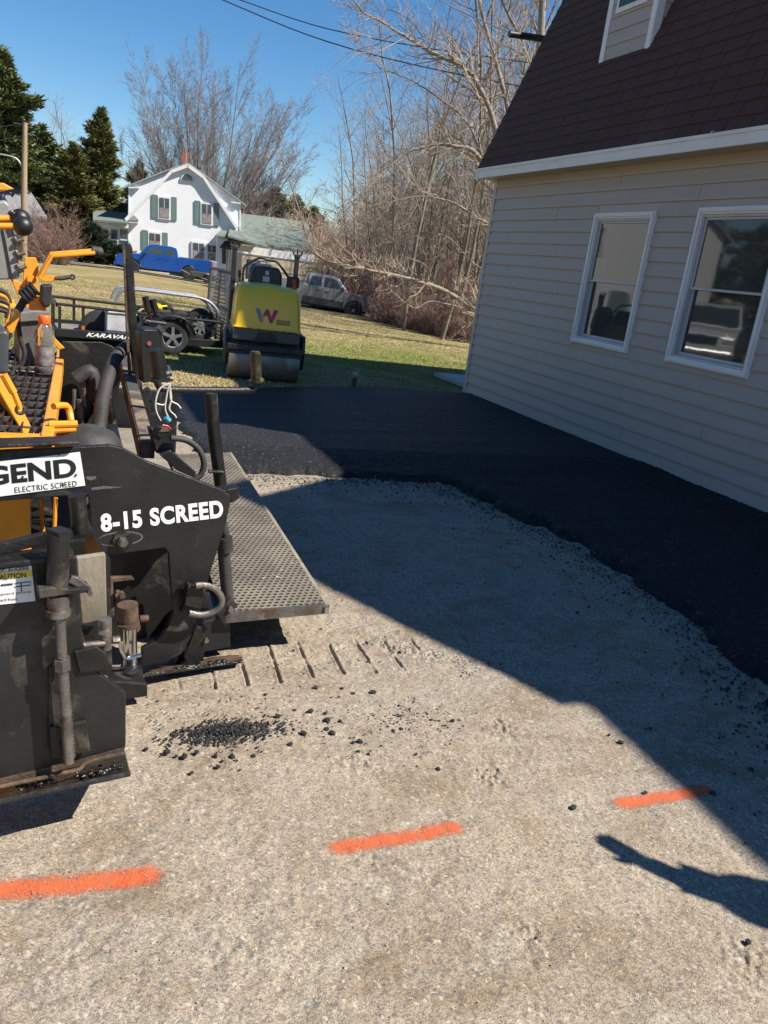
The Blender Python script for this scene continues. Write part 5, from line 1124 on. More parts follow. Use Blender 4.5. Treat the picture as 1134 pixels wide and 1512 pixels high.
# ================================================================ VEHICLES
m_vg = pm('vehicle_glass', (0.05, 0.06, 0.065), 0.04, 0, 0.1, 3, 0)
m_lens = pm('red_lens', (0.5, 0.01, 0.012), 0.2); m_head = pm('head_lens', (0.6, 0.62, 0.64), 0.12, 0.3)
m_gl2 = pm('tyre_dark', (0.02, 0.02, 0.02), 0.8)
def pickup(name, label, loc, rz, paint, lower=None, old=False, L=5.75, Wd=1.98, Ht=1.86, bed_cover=False):
    """front points to +x"""
    t = thing(name, label, 'pickup truck', loc, rz); h = Wd / 2; k = Ht / 1.86; f = L / 5.75
    X = lambda x: (x - 2.875) * f
    body = [(0.06, 0.62), (0.10, 1.28), (2.05, 1.30), (2.15, 1.24), (4.15, 1.24), (5.30, 1.14), (5.62, 1.02), (5.70, 0.75), (5.66, 0.48), (5.2, 0.42)]
    def arch(cx_, r=0.48): return [(cx_ + r * cos(radians(a)), 0.42 + r * sin(radians(a)) * 1.0) for a in range(0, 181, 20)]
    prof = body + arch(4.72) + [(4.2, 0.40), (1.95, 0.40)] + arch(1.42) + [(0.9, 0.5)]
    bo = obj('body', prism([(X(x), -h, z * k) for x, z in prof], (0, 2 * h, 0)), paint, t, bevel=0.05, seg=3)
    cab = [(2.10, 1.22), (2.22, 1.78), (2.5, 1.85), (3.45, 1.85), (3.75, 1.80), (4.32, 1.22)]
    V = [Vector((X(x), s * (h - 0.03 - 0.16 * max(0, (z - 1.22) / 0.63)), z * k)) for s in (-1, 1) for x, z in cab]; nc = len(cab)
    Fs = [tuple(range(nc)), tuple(range(2 * nc - 1, nc - 1, -1))] + [(i, i + nc, (i + 1) % nc + nc, (i + 1) % nc) for i in range(nc)]
    cb = obj('cab', (V, Fs), paint, t, bevel=0.04, seg=3)
    def sidep(P, off, mat, nm, par):
        g_ = []
        for s in (-1, 1):
            pts_ = [Vector((X(x), s * (h - 0.03 - 0.16 * max(0, (z - 1.22) / 0.63) + off), z * k)) for x, z in P]
            g_.append(prism(pts_, (0, -s * 0.02, 0)))
        return [obj(nm, q, mat, par) for q in g_]
    sidep([(2.30, 1.28), (2.36, 1.70), (2.90, 1.73), (2.90, 1.28)], 0.008, m_vg, 'window', cb)
    sidep([(3.02, 1.28), (3.02, 1.73), (3.52, 1.73), (3.68, 1.66), (4.02, 1.28)], 0.008, m_vg, 'window', cb)
    obj('windscreen', prism([Vector((X(4.30), -h + 0.14, 1.26 * k)), Vector((X(4.30), h - 0.14, 1.26 * k)), Vector((X(3.80), h - 0.25, 1.76 * k)), Vector((X(3.80), -h + 0.25, 1.76 * k))], (0.02, 0, 0.015)), m_vg, cb)
    obj('rear_window', prism([Vector((X(2.11), -h + 0.2, 1.32 * k)), Vector((X(2.11), h - 0.2, 1.32 * k)), Vector((X(2.19), h - 0.25, 1.7 * k)), Vector((X(2.19), -h + 0.25, 1.7 * k))], (-0.012, 0, 0)), m_vg, cb)
    for s in (-1, 1):
        for x in (2.12, 2.96, 4.12): obj('door_seam', bx(X(x) - 0.008, X(x) + 0.008, s * (h + 0.001) - 0.003, s * (h + 0.001) + 0.003, 0.52 * k, 1.22 * k), m_rd, bo)
        for x in (2.72, 3.2): obj('door_handle', bx(X(x) - 0.09, X(x) + 0.09, s * (h + 0.018) - 0.012, s * (h + 0.018) + 0.012, 1.05 * k, 1.09 * k), paint if not old else m_rd, bo, bevel=0.005)
        obj('mirror', box((X(4.0), s * (h + 0.10), 1.28 * k), (0.10, 0.20, 0.18)), m_rd, t, bevel=0.02)
        obj('headlight', box((X(5.56), s * (h - 0.22), 0.90 * k), (0.26, 0.38, 0.20)), m_head, t, bevel=0.03)
        obj('tail_light', box((X(0.11), s * (h - 0.08), 0.95 * k), (0.13, 0.17, 0.36)), m_lens, t, bevel=0.02)
    if lower is not None:
        for s in (-1, 1): obj('rocker_panel', bx(X(2.0), X(4.15), s * (h + 0.004) - 0.004, s * (h + 0.004) + 0.004, 0.40 * k, 0.72 * k), lower, bo)
    obj('bumper', box((X(5.68), 0, 0.52 * k), (0.20, Wd * 0.98, 0.22)), m_rim if not (not old) else paint, t, bevel=0.04)
    obj('bumper', box((X(0.0), 0, 0.55 * k), (0.16, Wd * 0.94, 0.18)), m_rim, t, bevel=0.03)
    obj('grille', box((X(5.64), 0, 0.86 * k), (0.12, Wd * 0.5, 0.28)), m_rd, t, bevel=0.02)
    obj('chassis', bx(X(0.3), X(5.4), -h + 0.2, h - 0.2, 0.3 * k, 0.45 * k), m_rd, t)
    obj('bed', bx(X(0.18), X(2.0), -h + 0.12, h - 0.12, 1.25 * k, 1.302 * k), m_rd, t)
    for x in (1.42, 4.72):
        for s in (-1, 1):
            obj('wheel_well', lathe([(0.44, s * (h - 0.30)), (0.44, s * (h - 0.02))], (X(x), 0, 0.42), 'Y', 24), m_gl2, t)
            wheel('wheel', (X(x), s * (h - 0.13), 0.395), 0.395, 0.26, t, m_rim if not old else m_galv, 5 if not old else 8, 0.66 if not old else 0.55)
    return t
m_blue = pm('blue_paint', (0.003, 0.075, 0.36), 0.22, 0.2, 0.06, 3, 0, coat=0.6)
m_silver = pm('silver_paint', (0.31, 0.30, 0.29), 0.35, 0.4, 0.1, 3, 0.02, dirt=(0.20, 0.17, 0.14), dirt_amt=0.35, dscale=1.5, coat=0.3)
m_vwhite = pm('white_car_paint', (0.70, 0.72, 0.70), 0.3, 0, 0.03, 3, 0, coat=0.4)
m_lowdark = pm('grey_lower_paint', (0.09, 0.085, 0.085), 0.4, 0.3, 0.2)
HDIR = radians(90 - 97)        # direction of the white house front, left to right
def atr(u, v, r):               # ray at horizontal range r, dropped to the terrain
    q = px_r(u, v, r); return Vector((q.x, q.y, terrain(q.x, q.y)))
pA = px_r(242, 408, 52.0)
zb = px_r(278, 413, 52.3).z
TR_BLUE = Vector((pA.x, pA.y, zb))
pickup('pickup_truck', 'bright blue pickup truck parked in front of the white gambrel house', TR_BLUE, HDIR + pi + radians(2), m_blue, L=5.8)
pB = px_r(466, 455, 39.0); zs = px_r(508, 464, 39.5).z
TR_SIL = Vector((pB.x, pB.y, zs))
o_ = pickup('pickup_truck', 'dusty silver pickup truck parked nose toward the wood beside the beige camper', TR_SIL, HDIR + radians(-4), m_silver, m_lowdark, True, 5.3, 1.85, 1.78)
o_.rotation_euler = (0, radians(3.2), HDIR + radians(-4))
pickup('pickup_truck', 'white pickup truck parked on the lawn mirrored in the garage window', (-7.6, 19.5, terrain(-7.6, 19.5)), radians(-40), m_vwhite, None, True, 5.6, 2.0, 1.95)
# ================================================================ WHITE GAMBREL HOUSE
RH = 60.0
HB = px_r(272, 405, RH); HN = Vector((-sin(HDIR) * -1, 0, 0))
hd = Vector((cos(HDIR), sin(HDIR), 0)); hn = Vector((-hd.y, hd.x, 0))      # hn points away from the camera
def fac(u, v, off=0.0):
    """pixel on the house front, off metres in front of it (towards the camera)"""
    d = Vector(ray(u, v)); p0 = Vector((HB.x, HB.y, 0)) - hn * off; t = p0.dot(hn) / d.dot(hn); return Vector((0, 0, CAM_H)) + d * t
dD = lambda x, y: (130 + x / 4.725, 220 + y / 4.725)
cD = lambda x, y: (180 + x / 2.984, 200 + y / 2.984)
def Fd(x, y, off=0.0): return fac(*dD(x, y), off)
m_hw, n, b = new_mat('white_clapboard'); vec = coord(n, 'Object'); sp = n.nodes.new('ShaderNodeSeparateXYZ'); n.links.new(vec, sp.inputs[0])
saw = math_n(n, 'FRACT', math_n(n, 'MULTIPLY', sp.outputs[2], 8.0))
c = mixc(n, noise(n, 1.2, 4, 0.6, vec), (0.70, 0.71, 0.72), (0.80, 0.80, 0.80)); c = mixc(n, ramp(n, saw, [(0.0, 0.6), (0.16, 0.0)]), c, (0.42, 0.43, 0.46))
n.links.new(c, b.inputs['Base Color']); b.inputs['Roughness'].default_value = 0.55; bump(n, b, math_n(n, 'SUBTRACT', 1.0, saw), 0.5, 0.02)
m_gsh = pm('green_shingle', (0.15, 0.18, 0.155), 0.9, 0, 0.18, 6, 0.3, 30); m_shut = pm('green_shutter', (0.13, 0.21, 0.18), 0.6, 0, 0.08)
m_brick, n, b = new_mat('red_brick'); bt = n.nodes.new('ShaderNodeTexBrick'); n.links.new(coord(n, 'Object', (1, 1, 1)), bt.inputs['Vector'])
bt.inputs['Color1'].default_value = (0.33, 0.10, 0.06, 1); bt.inputs['Color2'].default_value = (0.25, 0.07, 0.05, 1); bt.inputs['Mortar'].default_value = (0.35, 0.28, 0.25, 1); bt.inputs['Scale'].default_value = 4.0
n.links.new(bt.outputs[0], b.inputs['Base Color']); b.inputs['Roughness'].default_value = 0.9
m_farglass = pm('far_window_glass', (0.06, 0.07, 0.085), 0.08, 0, 0.3, 1.5, 0)
m_curt = pm('window_curtain', (0.28, 0.24, 0.23), 0.8, 0, 0.3, 5, 0)
house = thing('gambrel_house', 'white gambrel house with green shutters and brick chimney across the lawn', 'house', (HB.x, HB.y, terrain(HB.x, HB.y)), world_children=True)
LAWNZ = terrain(HB.x, HB.y)
def drop(p, z): return Vector((p.x, p.y, z))
A0, A1, A2, A3, A4, A5, A6 = Fd(278, 800), Fd(282, 266), Fd(575, 150), Fd(697, 108), Fd(815, 192), Fd(1067, 377), Fd(1064, 800)
zA = LAWNZ - 0.5
ol = [drop(A0, zA), A1, A2, A3, A4, A5, drop(A6, zA)]
obj('wall', prism(ol, hn * 9.5), m_hw, house)
def slab(p0, p1, depth, th, front=0.2, name='roof', mat=m_gsh, par=house, lift=0.02):
    d = (p1 - p0).normalized(); up = Vector((0, 0, 1)); nn = d.cross(hn).normalized()
    if nn.z < 0: nn = -nn
    q0, q1 = p0 - hn * front + nn * lift, p1 - hn * front + nn * lift
    return obj(name, prism([q0, q1, q1 + nn * th, q0 + nn * th], hn * (depth + front)), mat, par)
ext = lambda a, c_, k: a + (a - c_).normalized() * k
m_msh = pm('grey_main_shingle', (0.30, 0.31, 0.31), 0.9, 0, 0.15, 6, 0.3, 30)
for sa, sb in ((ext(A1, A2, 0.4), A2), (A2, A3), (A3, A4), (A4, ext(A5, A4, 0.4))): slab(sa, sb, 9.8, 0.09, mat=m_msh)
# raking trim of the gambrel, standing proud of the front
def trim(P, w, off0, off1, name, mat=m_whitep):
    g_ = []
    for a, c_ in zip(P[:-1], P[1:]):
        d = (c_ - a).normalized(); nn = d.cross(hn).normalized()
        if nn.z > 0: nn = -nn
        a2, c2 = a - hn * off0, c_ - hn * off0
        g_.append(prism([a2, c2, c2 + nn * w, a2 + nn * w], hn * (off0 - off1)))
    return [obj(name, q, mat, house) for q in g_]
trim([Fd(255, 488), Fd(575, 150), Fd(697, 106), Fd(815, 192), Fd(1045, 545)], 0.2, 0.28, 0.0, 'rake_trim')
obj('eave_return', prism([Fd(262, 512, 0.4), Fd(350, 518, 0.4), Fd(350, 498, 0.4), Fd(262, 490, 0.4)], hn * 0.4), m_whitep, house)
obj('eave_return_roof', prism([Fd(275, 497, 0.45), Fd(357, 500, 0.45), Fd(322, 462, 0.2)], hn * 0.2), m_gsh, house)
obj('corner_trim', prism([Fd(278, 640, 0.05), Fd(288, 640, 0.05), Fd(291, 268, 0.05), Fd(282, 266, 0.05)], hn * 0.05), m_whitep, house)
obj('corner_trim', prism([Fd(1055, 700, 0.05), Fd(1064, 700, 0.05), Fd(1067, 378, 0.05), Fd(1058, 376, 0.05)], hn * 0.05), m_whitep, house)
for q in (((283, 262), (358, 268), (358, 274), (283, 274)), ((1000, 366), (1066, 374), (1066, 383), (1000, 374))):
    obj('cornice', prism([Fd(*p_, 0.25) for p_ in q], hn * 0.25), m_whitep, house)
def hwin(x0, y0, x1, y1, shut=True, sw=38, slope=0.13, curt=True):
    dy = (x1 - x0) * slope
    q = lambda xa, ya, off: Fd(xa, ya + (xa - x0) * slope, off)
    w_ = obj('window', prism([q(x0, y1, 0.10), q(x1, y1, 0.10), q(x1, y0, 0.10), q(x0, y0, 0.10)], hn * 0.09), m_whitep, house)
    m = 12
    ym = (y0 + y1) / 2
    obj('pane', prism([q(x0 + m, ym - 2, 0.13), q(x1 - m, ym - 2, 0.13), q(x1 - m, y0 + m, 0.13), q(x0 + m, y0 + m, 0.13)], hn * 0.03), m_farglass, w_)
    obj('pane', prism([q(x0 + m, y1 - m, 0.13), q(x1 - m, y1 - m, 0.13), q(x1 - m, ym + 3, 0.13), q(x0 + m, ym + 3, 0.13)], hn * 0.03), m_curt if curt else m_farglass, w_)
    obj('muntin', merge(prism([q((x0 + x1) / 2 - 1.5, ym - 2, 0.14), q((x0 + x1) / 2 + 1.5, ym - 2, 0.14), q((x0 + x1) / 2 + 1.5, y0 + m, 0.14), q((x0 + x1) / 2 - 1.5, y0 + m, 0.14)], hn * 0.01)), m_whitep, w_)
    if shut:
        for (a, c_) in ((x0 - sw - 3, x0 - 3), (x1 + 3, x1 + sw + 3)):
            obj('shutter', prism([q(a, y1 - 2, 0.07), q(c_, y1 - 2, 0.07), q(c_, y0 - 4, 0.07), q(a, y0 - 4, 0.07)], hn * 0.06), m_shut, house)
hwin(487, 325, 578, 485); hwin(785, 368, 873, 525); hwin(418, 572, 515, 700)
hwin(722, 640, 822, 770, False); hwin(822, 655, 905, 780, False)
# half-round attic window
hp = [(648 + 0, 226)] + [(694 + 45 * cos(radians(a)), 222 + 6 * (cos(radians(a))) - 52 * sin(radians(a))) for a in range(180, -1, -15)] + [(742, 234)]
hp = [(694 + 48 * cos(radians(a)), 224 + 6 * cos(radians(a)) - 56 * sin(radians(a))) for a in range(180, -1, -15)]
aw = obj('attic_window', prism([Fd(*p_, 0.09) for p_ in hp], hn * 0.085), m_whitep, house)
hp2 = [(694 + 38 * cos(radians(a)), 220 + 5 * cos(radians(a)) - 44 * sin(radians(a))) for a in range(180, -1, -15)]
obj('pane', prism([Fd(*p_, 0.12) for p_ in hp2], hn * 0.03), m_farglass, aw)
ch0 = Fd(655, 112, -3.0); ch1 = Fd(705, 112, -3.0); cht = Fd(655, 18, -3.0)
obj('chimney', prism([drop(ch0, ch0.z - 1.5), drop(ch1, ch0.z - 1.5), drop(ch1, cht.z), drop(ch0, cht.z)], hn * 0.9), m_brick, house)
# sun porch on the left
pz = Fd(60, 690).z
obj('porch_wall', prism([drop(Fd(85, 550, 0), zA), drop(Fd(278, 550, 0), zA), Fd(278, 548, 0), Fd(85, 540, 0)], hn * 4), m_whitep, house)
obj('porch_post', prism([drop(Fd(62, 690, 1.0), zA), drop(Fd(82, 690, 1.0), zA), Fd(84, 535, 1.0), Fd(64, 530, 1.0)], hn * 0.25), m_whitep, house)
for (xa, xb) in ((95, 138), (160, 205), (225, 272)):
    w_ = obj('porch_window', prism([Fd(xa, 690, 0.06), Fd(xb, 694, 0.06), Fd(xb, 566, 0.06), Fd(xa, 560, 0.06)], hn * 0.05), m_farglass, house)
    obj('meeting_rail', prism([Fd(xa, 636, 0.08), Fd(xb, 640, 0.08), Fd(xb, 632, 0.08), Fd(xa, 628, 0.08)], hn * 0.015), m_whitep, w_)
obj('porch_cornice', prism([Fd(38, 545, 0.5), Fd(280, 552, 0.5), Fd(280, 520, 0.5), Fd(38, 504, 0.5)], hn * 3.5), m_whitep, house)
obj('porch_roof', prism([Fd(34, 505, 0.9), Fd(282, 525, 0.9), Fd(282, 455, -3.5), Fd(34, 438, -3.5)], (0, 0, 0.12)), m_gsh, house)
# entry porch, deck rail and green roofed wing
obj('entry_roof', prism([Fd(885, 610, 1.5), Fd(985, 625, 1.5), Fd(975, 580, 0.0), Fd(930, 572, 0.0)], (0, 0, 0.1)), m_gsh, house)
obj('entry_wall', prism([drop(Fd(900, 700, 1.2), zA), drop(Fd(975, 700, 1.2), zA), Fd(975, 625, 1.2), Fd(900, 615, 1.2)], hn * 1.2), m_hw, house)
obj('entry_door', prism([Fd(935, 800, 1.25), Fd(962, 800, 1.25), Fd(962, 690, 1.25), Fd(935, 686, 1.25)], hn * 0.04), m_farglass, house)
obj('door_hood', prism([Fd(918, 692, 2.2), Fd(1000, 704, 2.2), Fd(985, 655, 1.3), Fd(955, 650, 1.3)], (0, 0, 0.1)), pm('dark_green_hood', (0.03, 0.05, 0.045), 0.8), house)
dk = obj('deck', prism([drop(Fd(600, 800, 3.0), LAWNZ + 0.35), drop(Fd(900, 800, 3.0), LAWNZ + 0.35), drop(Fd(900, 800, 0.1), LAWNZ + 0.35), drop(Fd(600, 800, 0.1), LAWNZ + 0.35)], (0, 0, 0.08)), pm('deck_boards', (0.32, 0.28, 0.24), 0.8), house)
g_ = []
for k in range(34):
    p_ = Fd(600 + 300 * k / 33, 780, 3.0); g_.append(box((p_.x, p_.y, LAWNZ + 0.85), (0.04, 0.04, 0.9)))
g_ += [prism([drop(Fd(600, 780, 3.02), LAWNZ + 1.28), drop(Fd(900, 780, 3.02), LAWNZ + 1.28), drop(Fd(900, 780, 2.95), LAWNZ + 1.28), drop(Fd(600, 780, 2.95), LAWNZ + 1.28)], (0, 0, 0.06))]
obj('deck_railing', merge(*g_), pm('pale_rail', (0.55, 0.52, 0.5), 0.7), house)
# wing
wa, wb = fac(*cD(524, 352), -4.0), fac(*cD(818, 388), -4.0)          # ridge
ea, eb = fac(*cD(470, 470), 0.5), fac(*cD(850, 520), 0.5)          # eave
obj('wing_wall', prism([drop(ea, zA), drop(eb, zA), drop(eb, ea.z - 0.1), drop(ea, ea.z - 0.1)], hn * 6), m_hw, house)
obj('wing_roof', prism([ea - hd * 0.3, eb, wb, wa], (0, 0, 0.14)), m_gsh, house)
obj('wing_gable_roof', prism([Fd(975, 615, 2.5), fac(*cD(640, 500), 2.5), fac(*cD(600, 415), -1.0), fac(*cD(478, 405), -1.0)], (0, 0, 0.12)), m_gsh, house)

# ================================================================ CAMPER
RCm = 45.0
c0 = px_r(*cD(528, 510), RCm - 1.0); c1 = px_r(*cD(1050, 603), RCm + 1.5)
cdv = Vector((c1.x - c0.x, c1.y - c0.y, 0)); CL = cdv.length; crz = atan2(cdv.y, cdv.x)
ctop = c0.z; zg0 = terrain(c0.x, c0.y)
camper = thing('camper_trailer', 'long beige camper trailer parked behind the silver pickup', 'camper', (c0.x, c0.y, zg0), crz)
tilt = (c1.z - c0.z) / CL
CHt = ctop - zg0
m_cam = pm('camper_beige', (0.46, 0.38, 0.28), 0.55, 0.05, 0.12, 2, 0.05, dirt=(0.30, 0.24, 0.17), dirt_amt=0.35, dscale=1.2, grain=(0.4, 1, 2))
cm_prof = [(0, 0.45), (0, CHt - 0.15), (0.15, CHt), (CL * 0.72, CHt + tilt * CL * 0.72), (CL - 0.5, CHt - 0.55 + tilt * CL * 0.5), (CL, CHt - 1.2 + tilt * CL * 0.4), (CL + 0.05, 0.65), (CL - 0.3, 0.40)]
obj('body', prism([(x, 0, z) for x, z in cm_prof], (0, 2.3, 0)), m_cam, camper, bevel=0.08, seg=3)
def cwin(x0, x1, z0, z1):
    w_ = obj('window', bx(x0, x1, -0.03, 0.02, z0, z1), pm('camper_frame', (0.03, 0.03, 0.032), 0.5), camper, bevel=0.06)
    obj('pane', bx(x0 + 0.07, (x0 + x1) / 2 + 0.12, -0.04, -0.031, z0 + 0.07, z1 - 0.07), m_farglass, w_)
    obj('pane', bx((x0 + x1) / 2 + 0.16, x1 - 0.07, -0.04, -0.031, z0 + 0.07, z1 - 0.07), pm('pale_blind', (0.5, 0.5, 0.52), 0.7), w_)
cwin(0.3, 1.45, CHt - 1.35, CHt - 0.35); cwin(CL * 0.72, CL * 0.72 + 1.1, CHt - 1.55, CHt - 0.8)
for z_ in (0.95, 1.25): obj('stripe', bx(0.05, CL - 0.1, -0.012, 0.0, z_, z_ + 0.06), pm('brown_stripe', (0.20, 0.13, 0.09), 0.6), camper)
obj('roof_rail', bx(0.1, CL * 0.7, -0.03, 0.03, CHt - 0.06 + tilt * 2, CHt + tilt * 2), m_galv, camper)
for x_ in (CL * 0.45, CL * 0.45 + 0.75): wheel('wheel', (x_, 0.12, 0.33), 0.33, 0.2, camper, m_galv, 6)

# ================================================================ GREY ROOFED NEIGHBOUR HOUSES, POLE
nh = thing('neighbour_house', 'pale house with grey shingle roof behind the utility pole', 'house', px_r(-20, 330, 62), world_children=True)
def fr2(u, v, off=0.0): return px_r(u, v, 62 - off)
m_grs = pm('grey_shingle', (0.20, 0.20, 0.21), 0.9, 0, 0.15, 5, 0.3, 30); m_palew = pm('pale_blue_clapboard', (0.60, 0.64, 0.68), 0.6, 0, 0.05)
q0, q1 = fr2(60, 318), fr2(-150, 300); wdir = (q1 - q0); wdir.z = 0; wdir.normalize(); wn = Vector((wdir.y, -wdir.x, 0))
if wn.y < 0: wn = -wn
q1 = q0 + wdir * 12; zt = q0.z
obj('wall', prism([drop(q0, -0.8), drop(q1, -0.8), drop(q1, zt), drop(q0, zt)], wn * 8), m_palew, nh)
ridge_h = 3.6
r0, r1 = q0 + wdir * 1.9 + wn * 4 + Vector((0, 0, ridge_h)), q1 + wn * 4 + Vector((0, 0, ridge_h))
obj('roof', prism([q0 - wdir * 0.4 - wn * 0.4 - Vector((0, 0, 0.2)), q1 - wn * 0.4 - Vector((0, 0, 0.2)), r1, r0], (0, 0, 0.15)), m_grs, nh)
obj('roof', prism([q0 - wdir * 0.4 + wn * 8.4 - Vector((0, 0, 0.2)), q1 + wn * 8.4 - Vector((0, 0, 0.2)), r1 + Vector((0, 0, .01)), r0 + Vector((0, 0, .01))], (0, 0, 0.15)), m_grs, nh)
obj('gable', prism([q0 - wdir * 0.3 - wn * 0.3, q0 - wdir * 0.3 + wn * 8.3, r0], wdir * 0.1), m_grs, nh)
obj('window', prism([drop(q0 + wdir * 2 - wn * 0.04, zt - 1.7), drop(q0 + wdir * 3 - wn * 0.04, zt - 1.7), drop(q0 + wdir * 3 - wn * 0.04, zt - 0.4), drop(q0 + wdir * 2 - wn * 0.04, zt - 0.4)], wn * 0.03), m_farglass, nh)
# white house that is mirrored in the garage window (stands left of the view)
wh = thing('clapboard_house', 'white clapboard house left of the lawn mirrored in the garage window', 'house', (-14.5, 33, 0), radians(38))
m_hw2 = m_hw
obj('wall', prism([(-4, 0, -0.5), (4, 0, -0.5), (4, 0, 5.2), (0, 0, 8.4), (-4, 0, 5.2)], (0, 9, 0)), m_hw2, wh)
for s in (-1, 1): obj('roof', prism([(s * 4.4, -0.4, 4.9), (0, -0.4, 8.45), (0, -0.4, 8.65), (s * 4.4, -0.4, 5.1)], (0, 9.8, 0)), m_grs, wh)
for x_, z_ in ((-2.3, 1.0), (1.4, 1.0), (-2.3, 3.7), (1.4, 3.7)):
    w_ = obj('window', bx(x_, x_ + 1.0, -0.06, -0.001, z_, z_ + 1.4), m_whitep, wh); obj('pane', bx(x_ + 0.1, x_ + 0.9, -0.075, -0.061, z_ + 0.1, z_ + 1.3), m_farglass, w_)
obj('door', bx(-0.3, 0.7, -0.05, -0.001, 0, 2.1), m_shut, wh)
# utility pole
RP = 46.0
pt_, pb_ = px_r(37, 181, RP), px_r(35, 372, RP)
pole = thing('utility_pole', 'weathered wooden utility pole with lamp arm beside the leafless bush', 'utility pole', (pb_.x, pb_.y, terrain(pb_.x, pb_.y)), world_children=True)
m_pole = pm('pole_wood', (0.30, 0.22, 0.14), 0.85, 0, 0.2, 3, 0.4, 20, grain=(4, 4, 0.4))
zb_ = terrain(pb_.x, pb_.y)
obj('shaft', tube([(pb_.x, pb_.y, zb_ - 0.3), (pb_.x + 0.05, pb_.y, 3.0), (pt_.x, pt_.y, pt_.z)], [0.17, 0.15, 0.11], 12), m_pole, pole, True)
arm = obj('lamp_arm', tube(curve([px_r(33, 246, RP), px_r(24, 234, RP), px_r(8, 229, RP), px_r(-12, 226, RP)], 5), 0.04, 8), m_galv, pole, True)
obj('lamp_head', sphere(px_r(-14, 226, RP), 0.22, 12, 8, (1.6, 1, 0.5)), m_galv, arm, True)
obj('insulator', merge(sphere(px_r(35, 181, RP) + Vector((0, 0, 0.1)), 0.09, 10, 6), tube([px_r(20, 182, RP), px_r(38, 185, RP)], 0.05, 6)), m_rd, pole, True)
obj('wire', tube(curve([px_r(36, 182, RP), px_r(-40, 190, RP), px_r(-160, 180, RP)], 5), 0.02, 5), m_wire, pole, True)
obj('wire', tube(curve([px_r(36, 200, RP), px_r(-40, 212, RP), px_r(-160, 205, RP)], 5), 0.02, 5), m_wire, pole, True)
# wheelbarrow by the blue truck
wpb = px_r(291, 414, 50.0); wbz = terrain(wpb.x, wpb.y)
wbr = thing('wheelbarrow', 'dark wheelbarrow standing at the tail of the blue pickup', 'wheelbarrow', (wpb.x, wpb.y, zb), HDIR)
obj('tub', prism([(-0.5, -0.32, 0.62), (0.5, -0.32, 0.62), (0.25, -0.32, 0.30), (-0.3, -0.32, 0.30)], (0, 0.64, 0)), pm('barrow_green', (0.05, 0.06, 0.045), 0.5), wbr, bevel=0.03)
obj('wheel', lathe([(0.12, -0.04), (0.19, -0.05), (0.2, 0), (0.19, 0.05), (0.12, 0.04)], (0.55, 0, 0.2), 'Y', 18), m_tyre, wbr, True)
for s in (-1, 1):
    obj('handle', tube([(0.6, s * 0.1, 0.22), (-0.3, s * 0.26, 0.38), (-0.95, s * 0.3, 0.62)], 0.02, 6), m_pole, wbr, True)
    obj('leg', tube([(-0.25, s * 0.25, 0.36), (-0.3, s * 0.25, 0.0)], 0.018, 6), m_rd, wbr, True)
# narrow house drive in front of the blue truck
dv = []
for (u, v) in ((-60, 384), (60, 389), (140, 395), (230, 407), (300, 419), (330, 424)):
    p_ = px_r(u, v, 50.5); dv.append(p_)
L_, R_ = [], []
for k, p_ in enumerate(dv):
    away = Vector((p_.x, p_.y, 0)).normalized(); 
    L_.append(Vector((p_.x, p_.y, 0)) - away * 1.0); R_.append(Vector((p_.x, p_.y, 0)) + away * 2.6)
V = []
for a, c_ in zip(L_, R_):
    for t in np.linspace(0, 1, 5): q = a.lerp(c_, t); V.append(Vector((q.x, q.y, terrain(q.x, q.y) + 0.05)))
Fs = [(i * 5 + k, i * 5 + k + 1, (i + 1) * 5 + k + 1, (i + 1) * 5 + k) for i in range(len(dv) - 1) for k in range(4)]
tag(obj('side_driveway', (V, Fs), pm('old_asphalt', (0.11, 0.105, 0.10), 0.9, 0, 0.2, 3, 0.3), None, True), kind='structure')
# ================================================================ TREES
m_bark = pm('grey_bark', (0.20, 0.165, 0.13), 0.9, 0, 0.3, 3, 0.4, 14, grain=(3, 3, 0.6), dirt=(0.15, 0.125, 0.10), dirt_amt=0.45, dscale=2)
m_twig = pm('brown_twig', (0.33, 0.25, 0.19), 0.85, 0, 0.25, 0.6, 0)
m_twigp = pm('pale_twig', (0.39, 0.33, 0.27), 0.85, 0, 0.25, 0.6, 0)
m_dtwig = pm('maple_twig', (0.19, 0.155, 0.14), 0.85, 0, 0.2, 0.5, 0)
m_rbrush = pm('red_brush', (0.26, 0.165, 0.135), 0.85, 0, 0.3, 1.5, 0)
class Segs:
    def __init__(s): s.a, s.b, s.ra, s.rb = [], [], [], []
    def add(s, a, b, ra, rb): s.a.append(a); s.b.append(b); s.ra.append(ra); s.rb.append(rb)
    def mesh(s, name, mat, n):
        A, B = np.array(s.a, float), np.array(s.b, float); ra, rb = np.array(s.ra), np.array(s.rb)
        d = B - A; d /= np.maximum(1e-9, np.linalg.norm(d, axis=1))[:, None]
        ref = np.where(np.abs(d[:, 2:3]) > 0.9, np.array([[1., 0, 0]]), np.array([[0, 0, 1.]]))
        u = np.cross(d, ref); u /= np.linalg.norm(u, axis=1)[:, None]; w = np.cross(d, u)
        t = 2 * pi * np.arange(n) / n
        ring = u[:, None] * np.cos(t)[None, :, None] + w[:, None] * np.sin(t)[None, :, None]
        V = np.concatenate([A[:, None] + ring * ra[:, None, None], B[:, None] + ring * rb[:, None, None]], 1).reshape(-1, 3)
        k = np.arange(n); k2 = (k + 1) % n; q = np.stack([k, k2, k2 + n, k + n], -1)
        Fq = (q[None] + (np.arange(len(A)) * 2 * n)[:, None, None]).reshape(-1, 4)
        return raw_mesh(name, V, Fq, mat, n > 3)
def nrm(v): return v / max(1e-9, np.linalg.norm(v))
